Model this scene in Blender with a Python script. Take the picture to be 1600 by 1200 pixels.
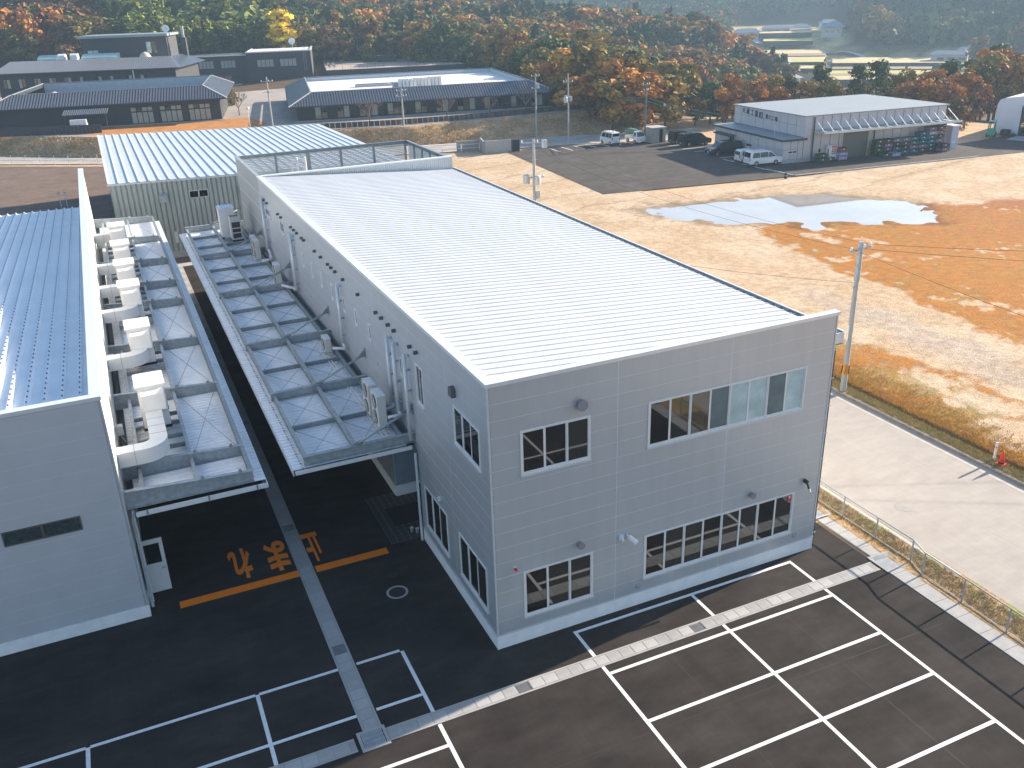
import bpy, math, random
import numpy as np
from mathutils import Vector, Matrix
from math import sin, cos, tan, radians, pi, sqrt, atan2

for o in list(bpy.data.objects):
    bpy.data.objects.remove(o)
scene = bpy.context.scene
col = scene.collection

# ------------------------------------------------------------------ camera
CAM = np.array([-9.55027489, -23.97700176, 21.51025026])
F_PX = 1412.152
YAW, PITCH, ROLL = radians(23.51295), radians(23.49724), radians(-1.96586)
_f = np.array([sin(YAW) * cos(PITCH), cos(YAW) * cos(PITCH), -sin(PITCH)])
_r = np.array([cos(YAW), -sin(YAW), 0.0])
_u = np.cross(_r, _f)
CR = cos(ROLL) * _r + sin(ROLL) * _u
CU = -sin(ROLL) * _r + cos(ROLL) * _u
CF = _f
cd = bpy.data.cameras.new('camera')
cam = bpy.data.objects.new('camera', cd)
col.objects.link(cam)
cd.sensor_width = 36.0
cd.lens = F_PX / 1600.0 * 36.0
cd.clip_start = 0.5
cd.clip_end = 6000
cam.matrix_world = Matrix(((CR[0], CU[0], -CF[0], CAM[0]), (CR[1], CU[1], -CF[1], CAM[1]),
                           (CR[2], CU[2], -CF[2], CAM[2]), (0, 0, 0, 1)))
scene.camera = cam

def ray(px, py):
    return (px - 800) / F_PX * CR - (py - 600) / F_PX * CU + CF
def gp(px, py, z=0.0):
    d = ray(px, py)
    return CAM + d * (z - CAM[2]) / d[2]
def dirD(px, D):
    """plan point at horizontal distance D in the direction of photo column px"""
    d = ray(px, 60)
    h = sqrt(d[0] ** 2 + d[1] ** 2)
    return CAM[0] + d[0] / h * D, CAM[1] + d[1] / h * D

# ------------------------------------------------------------------ light
SUN_AZ, SUN_EL = radians(7.5), radians(21.5)
world = bpy.data.worlds.new('World')
scene.world = world
world.use_nodes = True
wn = world.node_tree
bg = wn.nodes['Background']
sky = wn.nodes.new('ShaderNodeTexSky')
sky.sky_type = 'NISHITA'
sky.sun_disc = False
sky.sun_elevation = SUN_EL
sky.sun_rotation = pi / 2 - SUN_AZ
sky.altitude = 100
sky.air_density = 1.0
sky.dust_density = 1.0
sky.ozone_density = 2.0
wn.links.new(sky.outputs[0], bg.inputs[0])
bg.inputs[1].default_value = 0.088
sl = bpy.data.lights.new('sun', 'SUN')
sl.energy = 5.0
sl.angle = radians(0.5)
sl.color = (1.0, 0.86, 0.70)
sun = bpy.data.objects.new('sun', sl)
col.objects.link(sun)
sd = Vector((cos(SUN_EL) * cos(SUN_AZ), cos(SUN_EL) * sin(SUN_AZ), sin(SUN_EL)))
sun.rotation_euler = (-sd).to_track_quat('-Z', 'Y').to_euler()
sun.location = (60, 10, 60)
vs = scene.view_settings
vs.view_transform = 'Standard'
vs.look = 'None'
vs.exposure = 1.5
vs.gamma = 1.0
vs.use_curve_mapping = False

# ------------------------------------------------------------------ helpers
rng = np.random.default_rng(7)
random.seed(7)
SHIFT = {}

def tag(o, label=None, cat=None, group=None, kind=None):
    if label: o['label'] = label
    if cat: o['category'] = cat
    if group: o['group'] = group
    if kind: o['kind'] = kind
    return o

def thing(name, loc, label, cat, group=None, rz=0.0, shift=False):
    o = bpy.data.objects.new(name, None)
    col.objects.link(o)
    o.location = loc
    o.rotation_euler = (0, 0, rz)
    o.empty_display_size = 0.3
    SHIFT[o] = Vector(loc) if shift else Vector((0, 0, 0))
    return tag(o, label, cat, group)

class MB:
    """collects faces; build() links them as ONE mesh object"""
    def __init__(s):
        s.v = []; s.f = []
    def add(s, vs_, fs):
        n = len(s.v)
        s.v.extend([tuple(p) for p in vs_])
        s.f.extend([tuple(i + n for i in f) for f in fs])
        return s
    def box(s, x0, y0, z0, x1, y1, z1):
        if x0 > x1: x0, x1 = x1, x0
        if y0 > y1: y0, y1 = y1, y0
        if z0 > z1: z0, z1 = z1, z0
        return s.add([(x0, y0, z0), (x1, y0, z0), (x1, y1, z0), (x0, y1, z0), (x0, y0, z1), (x1, y0, z1), (x1, y1, z1), (x0, y1, z1)],
                     [(0, 3, 2, 1), (4, 5, 6, 7), (0, 1, 5, 4), (1, 2, 6, 5), (2, 3, 7, 6), (3, 0, 4, 7)])
    def cbox(s, c, sz):
        return s.box(c[0] - sz[0] / 2, c[1] - sz[1] / 2, c[2] - sz[2] / 2, c[0] + sz[0] / 2, c[1] + sz[1] / 2, c[2] + sz[2] / 2)
    def quad(s, a, b, c, d):
        return s.add([a, b, c, d], [(0, 1, 2, 3)])
    def beam(s, p, q, w, h, up=(0, 0, 1)):
        """rectangular bar from p to q, w across, h along up"""
        p = Vector(p); q = Vector(q); d = (q - p).normalized()
        u = Vector(up); sd_ = d.cross(u)
        if sd_.length < 1e-4: sd_ = d.cross(Vector((1, 0, 0)))
        sd_.normalize(); u = sd_.cross(d).normalized()
        a = sd_ * w / 2; b = u * h / 2
        return s.add([p - a - b, p + a - b, p + a + b, p - a + b, q - a - b, q + a - b, q + a + b, q - a + b],
                     [(0, 3, 2, 1), (4, 5, 6, 7), (0, 1, 5, 4), (1, 2, 6, 5), (2, 3, 7, 6), (3, 0, 4, 7)])
    def hbeam(s, p, q, w, h, t=0.02):
        """H section: two flanges and a web"""
        p = Vector(p); q = Vector(q); z = Vector((0, 0, 1))
        s.beam(p + z * (h / 2 - t / 2), q + z * (h / 2 - t / 2), w, t)
        s.beam(p - z * (h / 2 - t / 2), q - z * (h / 2 - t / 2), w, t)
        s.beam(p, q, t, h - 2 * t - 0.002)
        return s
    def tube(s, p, q, r, n=8, r2=None, caps=True):
        p = Vector(p); q = Vector(q); r2 = r if r2 is None else r2
        d = (q - p).normalized()
        a = d.orthogonal().normalized(); b = d.cross(a)
        vs_ = []
        for (c, rr) in ((p, r), (q, r2)):
            for i in range(n):
                t = 2 * pi * i / n
                vs_.append(c + (a * cos(t) + b * sin(t)) * rr)
        fs = [(i, (i + 1) % n, n + (i + 1) % n, n + i) for i in range(n)]
        if caps:
            fs += [tuple(range(n - 1, -1, -1)), tuple(range(n, 2 * n))]
        return s.add(vs_, fs)
    def path(s, pts, r, n=6):
        for i in range(len(pts) - 1):
            s.tube(pts[i], pts[i + 1], r, n)
        return s
    def prism(s, pts, z0, z1):
        n = len(pts)
        a = sum(pts[i][0] * pts[(i + 1) % n][1] - pts[(i + 1) % n][0] * pts[i][1] for i in range(n))
        if a < 0: pts = pts[::-1]
        return s.add([(p[0], p[1], z0) for p in pts] + [(p[0], p[1], z1) for p in pts],
                     [tuple(range(n - 1, -1, -1)), tuple(range(n, 2 * n))] + [(i, (i + 1) % n, n + (i + 1) % n, n + i) for i in range(n)])
    def xprism(s, pts, x0, x1):
        """profile of (y,z) points pushed along x"""
        n = len(pts)
        return s.add([(x0, p[0], p[1]) for p in pts] + [(x1, p[0], p[1]) for p in pts],
                     [tuple(range(n)), tuple(range(2 * n - 1, n - 1, -1))] + [(i, n + i, n + (i + 1) % n, (i + 1) % n) for i in range(n)])
    def lathe(s, prof, c=(0, 0, 0), n=16):
        vs_ = []; fs = []
        for (r, z) in prof:
            for i in range(n):
                t = 2 * pi * i / n
                vs_.append((c[0] + r * cos(t), c[1] + r * sin(t), c[2] + z))
        for k in range(len(prof) - 1):
            for i in range(n):
                j = (i + 1) % n
                fs.append((k * n + i, k * n + j, (k + 1) * n + j, (k + 1) * n + i))
        fs.append(tuple(range(n - 1, -1, -1)))
        fs.append(tuple(range((len(prof) - 1) * n, len(prof) * n)))
        return s.add(vs_, fs)
    def build(s, name, mat, parent=None, smooth=False):
        sh = Vector((0, 0, 0))
        if parent is not None and parent in SHIFT: sh = SHIFT[parent]
        me = bpy.data.meshes.new(name)
        me.from_pydata([(v[0] - sh.x, v[1] - sh.y, v[2] - sh.z) for v in s.v], [], s.f)
        if mat is not None: me.materials.append(mat)
        if smooth:
            me.polygons.foreach_set('use_smooth', [True] * len(me.polygons))
        me.update()
        return link(name, me, parent, sh)

def link(name, me, parent=None, sh=None):
    o = bpy.data.objects.new(name, me)
    col.objects.link(o)
    if parent is not None:
        o.parent = parent
        SHIFT[o] = sh if sh is not None else SHIFT.get(parent, Vector((0, 0, 0)))
    return o

def copy_tree(o, parent=None):
    c = o.copy()
    col.objects.link(c)
    SHIFT[c] = SHIFT.get(o, Vector((0, 0, 0)))
    if parent is not None: c.parent = parent
    for ch in [k for k in o.children]:
        copy_tree(ch, c)
    return c

def np_mesh(name, verts, quads, mat, colors=None, smooth=False):
    verts = np.asarray(verts, np.float32); quads = np.asarray(quads, np.int32)
    k = quads.shape[1]
    me = bpy.data.meshes.new(name)
    me.vertices.add(len(verts)); me.vertices.foreach_set('co', verts.ravel())
    me.loops.add(quads.size); me.loops.foreach_set('vertex_index', quads.ravel())
    me.polygons.add(len(quads))
    me.polygons.foreach_set('loop_start', np.arange(0, quads.size, k, dtype=np.int32))
    me.polygons.foreach_set('loop_total', np.full(len(quads), k, np.int32))
    if smooth: me.polygons.foreach_set('use_smooth', np.ones(len(quads), bool))
    if colors is not None:
        at = me.attributes.new('tint', 'FLOAT_COLOR', 'POINT')
        c4 = np.ones((len(verts), 4), np.float32); c4[:, :3] = colors
        at.data.foreach_set('color', c4.ravel())
    me.update(calc_edges=True)
    me.validate()
    if mat is not None: me.materials.append(mat)
    return me

# ------------------------------------------------------------------ materials
MATS = {}
def M(name, c, rough=0.6, metal=0.0, var=0.12, scale=3.0, bump=0.0, bscale=40.0, spec=0.5, var2=0.0, scale2=0.3, world_co=False, stretch=None, c2=None):
    if name in MATS: return MATS[name]
    m = bpy.data.materials.new(name); m.use_nodes = True
    nt = m.node_tree; N = nt.nodes; L = nt.links
    b = N['Principled BSDF']
    b.inputs['Roughness'].default_value = rough
    b.inputs['Metallic'].default_value = metal
    b.inputs['Specular IOR Level'].default_value = spec
    if world_co:
        co = N.new('ShaderNodeNewGeometry').outputs['Position']
    else:
        co = N.new('ShaderNodeTexCoord').outputs['Object']
    if stretch:
        mp = N.new('ShaderNodeMapping'); mp.inputs['Scale'].default_value = stretch
        L.new(co, mp.inputs['Vector']); co = mp.outputs[0]
    colr = None
    base = N.new('ShaderNodeRGB'); base.outputs[0].default_value = (*c, 1); colr = base.outputs[0]
    for (v_, s_, c_) in ((var, scale, None), (var2, scale2, c2)):
        if v_ <= 0: continue
        n = N.new('ShaderNodeTexNoise'); n.inputs['Scale'].default_value = s_; n.inputs['Detail'].default_value = 6
        n.inputs['Roughness'].default_value = 0.6
        L.new(co, n.inputs['Vector'])
        r = N.new('ShaderNodeMapRange'); r.inputs[1].default_value = 0.3; r.inputs[2].default_value = 0.7
        L.new(n.outputs['Fac'], r.inputs[0])
        mx = N.new('ShaderNodeMix'); mx.data_type = 'RGBA'
        if c_ is None:
            r.inputs[3].default_value = 1 - v_; r.inputs[4].default_value = 1 + v_
            mx.blend_type = 'MULTIPLY'; mx.inputs[0].default_value = 1
            L.new(colr, mx.inputs[6]); L.new(r.outputs[0], mx.inputs[7])
        else:
            r.inputs[3].default_value = 0; r.inputs[4].default_value = v_
            L.new(r.outputs[0], mx.inputs[0]); L.new(colr, mx.inputs[6]); mx.inputs[7].default_value = (*c_, 1)
        colr = mx.outputs[2]
    L.new(colr, b.inputs['Base Color'])
    if bump > 0:
        n = N.new('ShaderNodeTexNoise'); n.inputs['Scale'].default_value = bscale; n.inputs['Detail'].default_value = 5
        L.new(co, n.inputs['Vector'])
        bp = N.new('ShaderNodeBump'); bp.inputs['Strength'].default_value = bump; bp.inputs['Distance'].default_value = 0.05
        L.new(n.outputs['Fac'], bp.inputs['Height']); L.new(bp.outputs[0], b.inputs['Normal'])
    MATS[name] = m
    return m

def glass(name, c, ior=1.9, rough=0.02):
    if name in MATS: return MATS[name]
    m = M(name, c, rough, 0, 0.25, 1.2, 0, 40, 0.5)
    b = m.node_tree.nodes['Principled BSDF']
    b.inputs['IOR'].default_value = ior
    return m

mPANEL = M('wall_panel_grey', (0.505, 0.527, 0.553), 0.38, 0.36, 0.03, 0.8, 0.03, 120, 0.5, 0.02, 2.2, True, (2.5, 2.5, 0.22))
mSEAM = M('seam_light', (0.68, 0.71, 0.75), 0.5)
mTRIM = M('trim_light', (0.62, 0.63, 0.64), 0.4, 0.2, 0.05)
mPLINTH = M('plinth_concrete', (0.80, 0.80, 0.80), 0.8, 0, 0.08, 2.0, 0.1, 30)
mCOPING = M('coping_white', (0.74, 0.76, 0.78), 0.3, 0.3, 0.04)
mROOF = M('roof_white_steel', (0.60, 0.625, 0.65), 0.45, 0.1, 0.05, 0.5, 0, 40, 0.5, 0.05, 4.0)
mROOFB = M('roof_galv_steel', (0.80, 0.85, 0.90), 0.42, 0.0, 0.06, 0.6)
mROOFS = M('shed_roof_steel', (0.50, 0.56, 0.62), 0.42, 0.1, 0.06, 0.6)
mGALV = M('galvanised_steel', (0.35, 0.39, 0.41), 0.5, 0.3, 0.22, 5.0, 0, 40, 0.5)
mGALVD = M('galvanised_dull', (0.26, 0.30, 0.32), 0.5, 0.3, 0.2, 6.0)
mDECK = M('deck_sheet', (0.91, 0.92, 0.93), 0.5, 0.0, 0.08, 1.0)
mWHITE = M('white_sheet_metal', (0.75, 0.75, 0.74), 0.4, 0, 0.05, 1.5)
mIVORY = M('ivory_plastic', (0.62, 0.61, 0.57), 0.5, 0, 0.05, 3.0)
mCREAM = M('cream_panel', (0.66, 0.66, 0.64), 0.45, 0.1, 0.06, 0.7)
mBLACK = M('black_plastic', (0.015, 0.015, 0.017), 0.5, 0, 0.1)
mDARKGRILL = M('dark_grille', (0.03, 0.032, 0.035), 0.6, 0, 0.2)
mALU = M('aluminium_frame', (0.74, 0.73, 0.72), 0.45, 0.1, 0.05)
mGLASS = glass('window_glass', (0.006, 0.007, 0.008), 2.0)
mGLASSIN = glass('window_glass_backed', (0.025, 0.026, 0.024), 2.1, 0.03)
mFROST = glass('frosted_glass', (0.42, 0.54, 0.55), 1.5, 0.12)
mFROSTD = glass('screened_glass', (0.10, 0.15, 0.16), 1.5, 0.15)
mRED = M('red_plastic', (0.65, 0.02, 0.015), 0.4)
mPAINT = M('white_road_paint', (0.74, 0.74, 0.74), 0.7, 0, 0.12, 8, 0, 40, 0.4)
mORANGE = M('orange_road_paint', (1.0, 0.235, 0.004), 0.7, 0, 0.08, 5)
mCONC = M('concrete', (0.38, 0.375, 0.365), 0.85, 0, 0.12, 2.0, 0.15, 60)
mCONC2 = M('concrete_dark', (0.31, 0.295, 0.275), 0.85, 0, 0.15, 2.0, 0.15, 60)
mPOLE = M('pole_concrete', (0.36, 0.36, 0.34), 0.8, 0, 0.12, 1.0)
mWIRE = M('wire', (0.03, 0.03, 0.03), 0.6)
mGRATE = M('steel_grate', (0.20, 0.23, 0.25), 0.5, 0.5, 0.2, 4)

def rect_minus(rects, hole):
    hx0, hz0, hx1, hz1 = hole
    out = []
    for (x0, z0, x1, z1) in rects:
        if hx1 <= x0 or hx0 >= x1 or hz1 <= z0 or hz0 >= z1:
            out.append((x0, z0, x1, z1)); continue
        if hz0 > z0: out.append((x0, z0, x1, hz0))
        if hz1 < z1: out.append((x0, hz1, x1, z1))
        a0, a1 = max(z0, hz0), min(z1, hz1)
        if hx0 > x0: out.append((x0, a0, hx0, a1))
        if hx1 < x1: out.append((hx1, a0, x1, a1))
    return out

class Face:
    """a vertical wall plane: u runs along the wall, n points outwards"""
    def __init__(s, o, u, n):
        s.o = Vector(o); s.u = Vector(u); s.n = Vector(n)
    def p(s, u, z, d=0.0):
        return s.o + s.u * u + s.n * d + Vector((0, 0, z))
    def box(s, mb, u0, z0, u1, z1, d0, d1):
        if u0 > u1: u0, u1 = u1, u0
        P = [s.p(a, z, d) for d in (d0, d1) for (a, z) in ((u0, z0), (u1, z0), (u1, z1), (u0, z1))]
        f = [(0, 3, 2, 1), (4, 5, 6, 7), (0, 1, 5, 4), (1, 2, 6, 5), (2, 3, 7, 6), (3, 0, 4, 7)]
        if s.u.cross(Vector((0, 0, 1))).dot(s.n) * (d1 - d0) < 0:
            f = [t[::-1] for t in f]
        return mb.add(P, f)

def panel_wall(face, parent, us, zs, holes, mat, t=0.05, gu=0.012, gz=0.007, name='wall_panel', strips=True, smat=None):
    for i in range(len(us) - 1):
        for k in range(len(zs) - 1):
            rects = [(us[i] + gu, zs[k] + gz, us[i + 1] - gu, zs[k + 1] - gz)]
            for h in holes:
                rects = rect_minus(rects, h)
            rects = [r for r in rects if r[2] - r[0] > 0.02 and r[3] - r[1] > 0.02]
            groups = []
            for r in rects:      # pieces that touch stay one panel
                hit = [g_ for g_ in groups if any(min(r[2], q[2]) > max(r[0], q[0]) - 1e-6 and min(r[3], q[3]) > max(r[1], q[1]) - 1e-6 for q in g_)]
                for g_ in hit: groups.remove(g_)
                groups.append(sum(hit, []) + [r])
            for g_ in groups:
                mb = MB()
                for r in g_: face.box(mb, r[0], r[1], r[2], r[3], -t, 0.0)
                mb.build(name, mat, parent)
    if strips:
        mb = MB()
        for z in zs[1:-1]:
            rr = [(us[0], z - gz - 0.004, us[-1], z + gz + 0.004)]
            for h in holes: rr = rect_minus(rr, h)
            for r in rr: face.box(mb, r[0], r[1], r[2], r[3], -0.03, -0.003)
        for u in us[1:-1]:
            rr = [(u - gu - 0.006, zs[0], u + gu + 0.006, zs[-1])]
            for h in holes: rr = rect_minus(rr, h)
            for r in rr: face.box(mb, r[0], r[1], r[2], r[3], -0.028, -0.002)
        mb.build('joint_strip', smat or mSEAM, parent)['kind'] = 'stuff'

def window(face, parent, u0, z0, u1, z1, n, mats=None, sill=True, name='window', proud=0.03, fw=0.06):
    mb = MB()
    d0, d1 = -0.02, proud
    face.box(mb, u0, z0, u0 + fw, z1, d0, d1); face.box(mb, u1 - fw, z0, u1, z1, d0, d1)
    face.box(mb, u0 + fw, z1 - fw, u1 - fw, z1, d0, d1); face.box(mb, u0 + fw, z0, u1 - fw, z0 + fw, d0, d1)
    w = mb.build(name, mALU, parent)
    pw = (u1 - u0 - 2 * fw) / n
    for i in range(n):
        a = u0 + fw + i * pw; b = a + pw
        dep = -0.012 if i % 2 else 0.006
        st = MB()
        face.box(st, a, z0 + fw, a + 0.045, z1 - fw, dep - 0.02, dep + 0.012)
        face.box(st, b - 0.045, z0 + fw, b, z1 - fw, dep - 0.021, dep + 0.011)
        face.box(st, a + 0.045, z0 + fw, b - 0.045, z0 + fw + 0.06, dep - 0.02, dep + 0.01)
        face.box(st, a + 0.045, z1 - fw - 0.03, b - 0.045, z1 - fw, dep - 0.02, dep + 0.01)
        st.build('sash', mALU, w)
        pm = MB(); face.box(pm, a + 0.03, z0 + fw + 0.05, b - 0.03, z1 - fw - 0.02, dep - 0.016, dep - 0.006)
        pm.build('pane', mats[i % len(mats)] if mats else mGLASS, w)
    if sill:
        mb = MB(); face.box(mb, u0 - 0.03, z0 - 0.05, u1 + 0.03, z0 - 0.001, -0.02, 0.07)
        mb.build('sill', mTRIM, w)
    return w
# ================================================================== terrain
def vnoise(x, y, seed=0):
    """cheap smooth value noise on arrays"""
    xi = np.floor(x).astype(int); yi = np.floor(y).astype(int)
    xf = x - xi; yf = y - yi
    def h(a, b):
        n = (a * 374761393 + b * 668265263 + seed * 1442695041) & 0xffffffff
        n = ((n ^ (n >> 13)) * 1274126177) & 0xffffffff
        return ((n ^ (n >> 16)) & 0xffff) / 65535.0
    u = xf * xf * (3 - 2 * xf); v = yf * yf * (3 - 2 * yf)
    return (h(xi, yi) * (1 - u) + h(xi + 1, yi) * u) * (1 - v) + (h(xi, yi + 1) * (1 - u) + h(xi + 1, yi + 1) * u) * v
def fbm(x, y, seed=0, oct=4):
    s = 0; a = 0.5; t = 0
    for i in range(oct):
        s = s + a * vnoise(x * 2 ** i, y * 2 ** i, seed + i); t += a; a *= 0.5
    return s / t
def sstep(a, b, x):
    t = np.clip((x - a) / (b - a), 0, 1); return t * t * (3 - 2 * t)

TZ = 2.5      # terrace level of the dark tiled buildings
cps = [(-260, 60, 0), (-120, 80, 0), (-60, 100, 0), (0, 100, 0), (30, 90, 0), (60, 95, 0), (80, 70, 0), (100, 60, 0), (120, 66, -0.3),
       (100, 30, 0), (130, 20, 0), (170, -20, -1), (120, -80, 0), (0, -80, 0), (240, 0, -6), (300, -60, -8), (60, 30, 0), (40, 60, 0),
       (-120, 190, 2), (-60, 180, 2), (-20, 175, 2), (20, 150, 2), (50, 135, 2), (66, 128, 2), (20, 225, 2), (-20, 220, 2), (60, 180, 2),
       (74, 118, 1.0), (82, 112, -0.5), (88, 104, -0.6), (110, 95, -1.5), (130, 88, -2), (150, 80, -3)]
for (px, D, h) in [(-150, 300, 14), (-150, 420, 30), (0, 285, 10), (0, 330, 18), (0, 420, 30), (200, 275, 8), (200, 330, 16), (200, 420, 28), (400, 265, 6),
                   (400, 330, 13), (400, 420, 24), (600, 250, 3.5), (600, 300, 6), (600, 400, 14), (720, 230, 2.5), (720, 300, 4), (720, 380, 10),
                   (800, 215, 2.5), (800, 270, 2.5), (800, 360, 8), (880, 200, 2), (880, 260, -1), (880, 360, 6), (936, 192, 1), (960, 250, -4), (960, 350, 4),
                   (1000, 168, -1), (1040, 155, -2), (1050, 350, 1.5), (1060, 200, -6), (1060, 240, -7), (1130, 230, -8), (1130, 340, -2.5), (1180, 310, -8),
                   (1215, 275, -11), (1215, 200, -8), (1300, 220, -9), (1400, 230, -10), (1600, 230, -10), (1750, 230, -10),
                   (1250, 330, -13), (1400, 380, -13), (1600, 380, -12), (1750, 380, -12), (1230, 450, -11), (1250, 560, -7), (1320, 600, -5), (1400, 430, -12),
                   (1400, 470, -6), (1400, 560, 15), (1500, 470, -4), (1500, 560, 20), (1600, 440, -8), (1600, 520, 12), (1750, 520, 20), (1180, 620, -3), (1250, 680, 6),
                   (1330, 680, 10), (1100, 560, -6), (1100, 700, 14), (1000, 560, -5), (1000, 720, 20), (850, 600, 4), (850, 760, 30), (700, 560, 16), (400, 600, 40), (0, 600, 50),
                   (1250, 850, 50), (1400, 800, 60), (1600, 760, 70), (1100, 900, 60), (800, 950, 70), (400, 900, 80), (0, 900, 80), (1750, 700, 60)]:
    x, y = dirD(px, D); cps.append((x, y, h))
CP = np.array(cps, float)
def hgt(x, y):
    x = np.asarray(x, float); y = np.asarray(y, float)
    num = np.zeros_like(x); den = np.zeros_like(x)
    for (cx, cy, ch) in CP:
        w = 1.0 / ((x - cx) ** 2 + (y - cy) ** 2 + 60.0) ** 1.7
        num += w * ch; den += w
    h = num / den
    yfar = np.where(x < 21, 118 - 0.62 * (x - 21), 118 - 0.26 * (x - 21))
    flat = sstep(0, 25, np.maximum(y - yfar - 2, (x - 112)))
    h = h * flat
    return h
xs = np.unique(np.concatenate([np.arange(-300, -60, 20), np.arange(-60, 160, 5), np.arange(160, 420, 10), np.arange(420, 1500, 40)]))
ys = np.unique(np.concatenate([np.arange(-160, 100, 20), np.arange(100, 300, 5), np.arange(300, 520, 10), np.arange(520, 1500, 40)]))
GX, GY = np.meshgrid(xs, ys)
GZ = hgt(GX, GY) - 0.08
nx, ny = len(xs), len(ys)
idx = np.arange(nx * ny).reshape(ny, nx)
quads = np.stack([idx[:-1, :-1], idx[:-1, 1:], idx[1:, 1:], idx[1:, :-1]], -1).reshape(-1, 4)
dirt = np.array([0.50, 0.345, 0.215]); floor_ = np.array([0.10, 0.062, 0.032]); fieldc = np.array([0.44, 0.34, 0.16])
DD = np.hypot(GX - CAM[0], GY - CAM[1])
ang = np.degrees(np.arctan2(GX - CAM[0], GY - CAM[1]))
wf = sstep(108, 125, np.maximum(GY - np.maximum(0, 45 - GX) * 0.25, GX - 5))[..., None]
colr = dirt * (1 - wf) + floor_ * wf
vv = (sstep(33, 36, ang) * sstep(300, 330, DD) * (1 - sstep(440 + 160 * (1 - sstep(42, 44, ang)), 470 + 160 * (1 - sstep(42, 44, ang)), DD)))[..., None]
stripes = (0.55 + 0.7 * (np.sin(DD * 0.33) > 0.1))[..., None]
colr = colr * (1 - vv) + fieldc * stripes * vv

def attr_mat(name, rough=0.9, var=0.2, scale=1.5, bump=0.3, bscale=8.0, fine=0.25, fscale=25.0):
    m = bpy.data.materials.new(name); m.use_nodes = True
    nt = m.node_tree; N = nt.nodes; L = nt.links; b = N['Principled BSDF']
    b.inputs['Roughness'].default_value = rough; b.inputs['Specular IOR Level'].default_value = 0.2
    a = N.new('ShaderNodeAttribute'); a.attribute_name = 'tint'
    pos = N.new('ShaderNodeNewGeometry').outputs['Position']
    c = a.outputs['Color']
    for (v_, s_) in ((var, scale), (fine, fscale)):
        n = N.new('ShaderNodeTexNoise'); n.inputs['Scale'].default_value = s_; n.inputs['Detail'].default_value = 6; n.inputs['Roughness'].default_value = 0.65
        L.new(pos, n.inputs['Vector'])
        r = N.new('ShaderNodeMapRange'); r.inputs[1].default_value = 0.3; r.inputs[2].default_value = 0.7; r.inputs[3].default_value = 1 - v_; r.inputs[4].default_value = 1 + v_
        L.new(n.outputs['Fac'], r.inputs[0])
        mx = N.new('ShaderNodeMix'); mx.data_type = 'RGBA'; mx.blend_type = 'MULTIPLY'; mx.inputs[0].default_value = 1
        L.new(c, mx.inputs[6]); L.new(r.outputs[0], mx.inputs[7]); c = mx.outputs[2]
    L.new(c, b.inputs['Base Color'])
    n = N.new('ShaderNodeTexNoise'); n.inputs['Scale'].default_value = bscale; n.inputs['Detail'].default_value = 8; n.inputs['Roughness'].default_value = 0.7
    L.new(pos, n.inputs['Vector'])
    bp = N.new('ShaderNodeBump'); bp.inputs['Strength'].default_value = bump; bp.inputs['Distance'].default_value = 0.1
    L.new(n.outputs['Fac'], bp.inputs['Height']); L.new(bp.outputs[0], b.inputs['Normal'])
    return m
mEARTH = attr_mat('earth', 0.95, 0.25, 0.4, 0.3, 3.0)
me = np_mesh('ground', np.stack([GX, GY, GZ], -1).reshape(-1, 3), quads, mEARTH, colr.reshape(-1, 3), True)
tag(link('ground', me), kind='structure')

# ------------------------------------------------------------------ asphalt
def asphalt(name, dark, brown, tracks=0.5, amp=0.3):
    m = bpy.data.materials.new(name); m.use_nodes = True
    nt = m.node_tree; N = nt.nodes; L = nt.links; b = N['Principled BSDF']
    b.inputs['Roughness'].default_value = 0.9; b.inputs['Specular IOR Level'].default_value = 0.08
    pos = N.new('ShaderNodeNewGeometry').outputs['Position']
    def noise(sc, det, st=None, rgh=0.6):
        co = pos
        if st:
            mp = N.new('ShaderNodeMapping'); mp.inputs['Scale'].default_value = st; L.new(pos, mp.inputs[0]); co = mp.outputs[0]
        n = N.new('ShaderNodeTexNoise'); n.inputs['Scale'].default_value = sc; n.inputs['Detail'].default_value = det; n.inputs['Roughness'].default_value = rgh
        L.new(co, n.inputs['Vector']); return n.outputs['Fac']
    def mr(x, a, b_, c, d):
        r = N.new('ShaderNodeMapRange'); r.inputs[1].default_value = a; r.inputs[2].default_value = b_; r.inputs[3].default_value = c; r.inputs[4].default_value = d
        L.new(x, r.inputs[0]); return r.outputs[0]
    mx = N.new('ShaderNodeMix'); mx.data_type = 'RGBA'
    L.new(mr(noise(0.25, 5, (1, 1.6, 1)), 0.35, 0.7, 0, 1), mx.inputs[0])
    mx.inputs[6].default_value = (*dark, 1); mx.inputs[7].default_value = (*brown, 1)
    c = mx.outputs[2]
    for f in (mr(noise(1.3, 7, (0.6, 1.5, 1)), 0.3, 0.75, 1 - amp * 0.87, 1 + amp * 1.07), mr(noise(45, 4), 0.3, 0.7, 0.78, 1.25), mr(noise(0.9, 8, (8, 0.25, 1)), 0.45, 0.8, 1.0, 1 + 0.25 * tracks)):
        m2 = N.new('ShaderNodeMix'); m2.data_type = 'RGBA'; m2.blend_type = 'MULTIPLY'; m2.inputs[0].default_value = 1
        L.new(c, m2.inputs[6]); L.new(f, m2.inputs[7]); c = m2.outputs[2]
    L.new(c, b.inputs['Base Color'])
    bp = N.new('ShaderNodeBump'); bp.inputs['Strength'].default_value = 0.25; bp.inputs['Distance'].default_value = 0.02
    L.new(noise(70, 4), bp.inputs['Height']); L.new(bp.outputs[0], b.inputs['Normal'])
    return m
mASPH = asphalt('asphalt_new', (0.027, 0.0242, 0.0228), (0.053, 0.0455, 0.0415), 0.5, 0.2)
mASPH2 = asphalt('asphalt_lot', (0.070, 0.062, 0.058), (0.098, 0.085, 0.078), 1.5)
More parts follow.
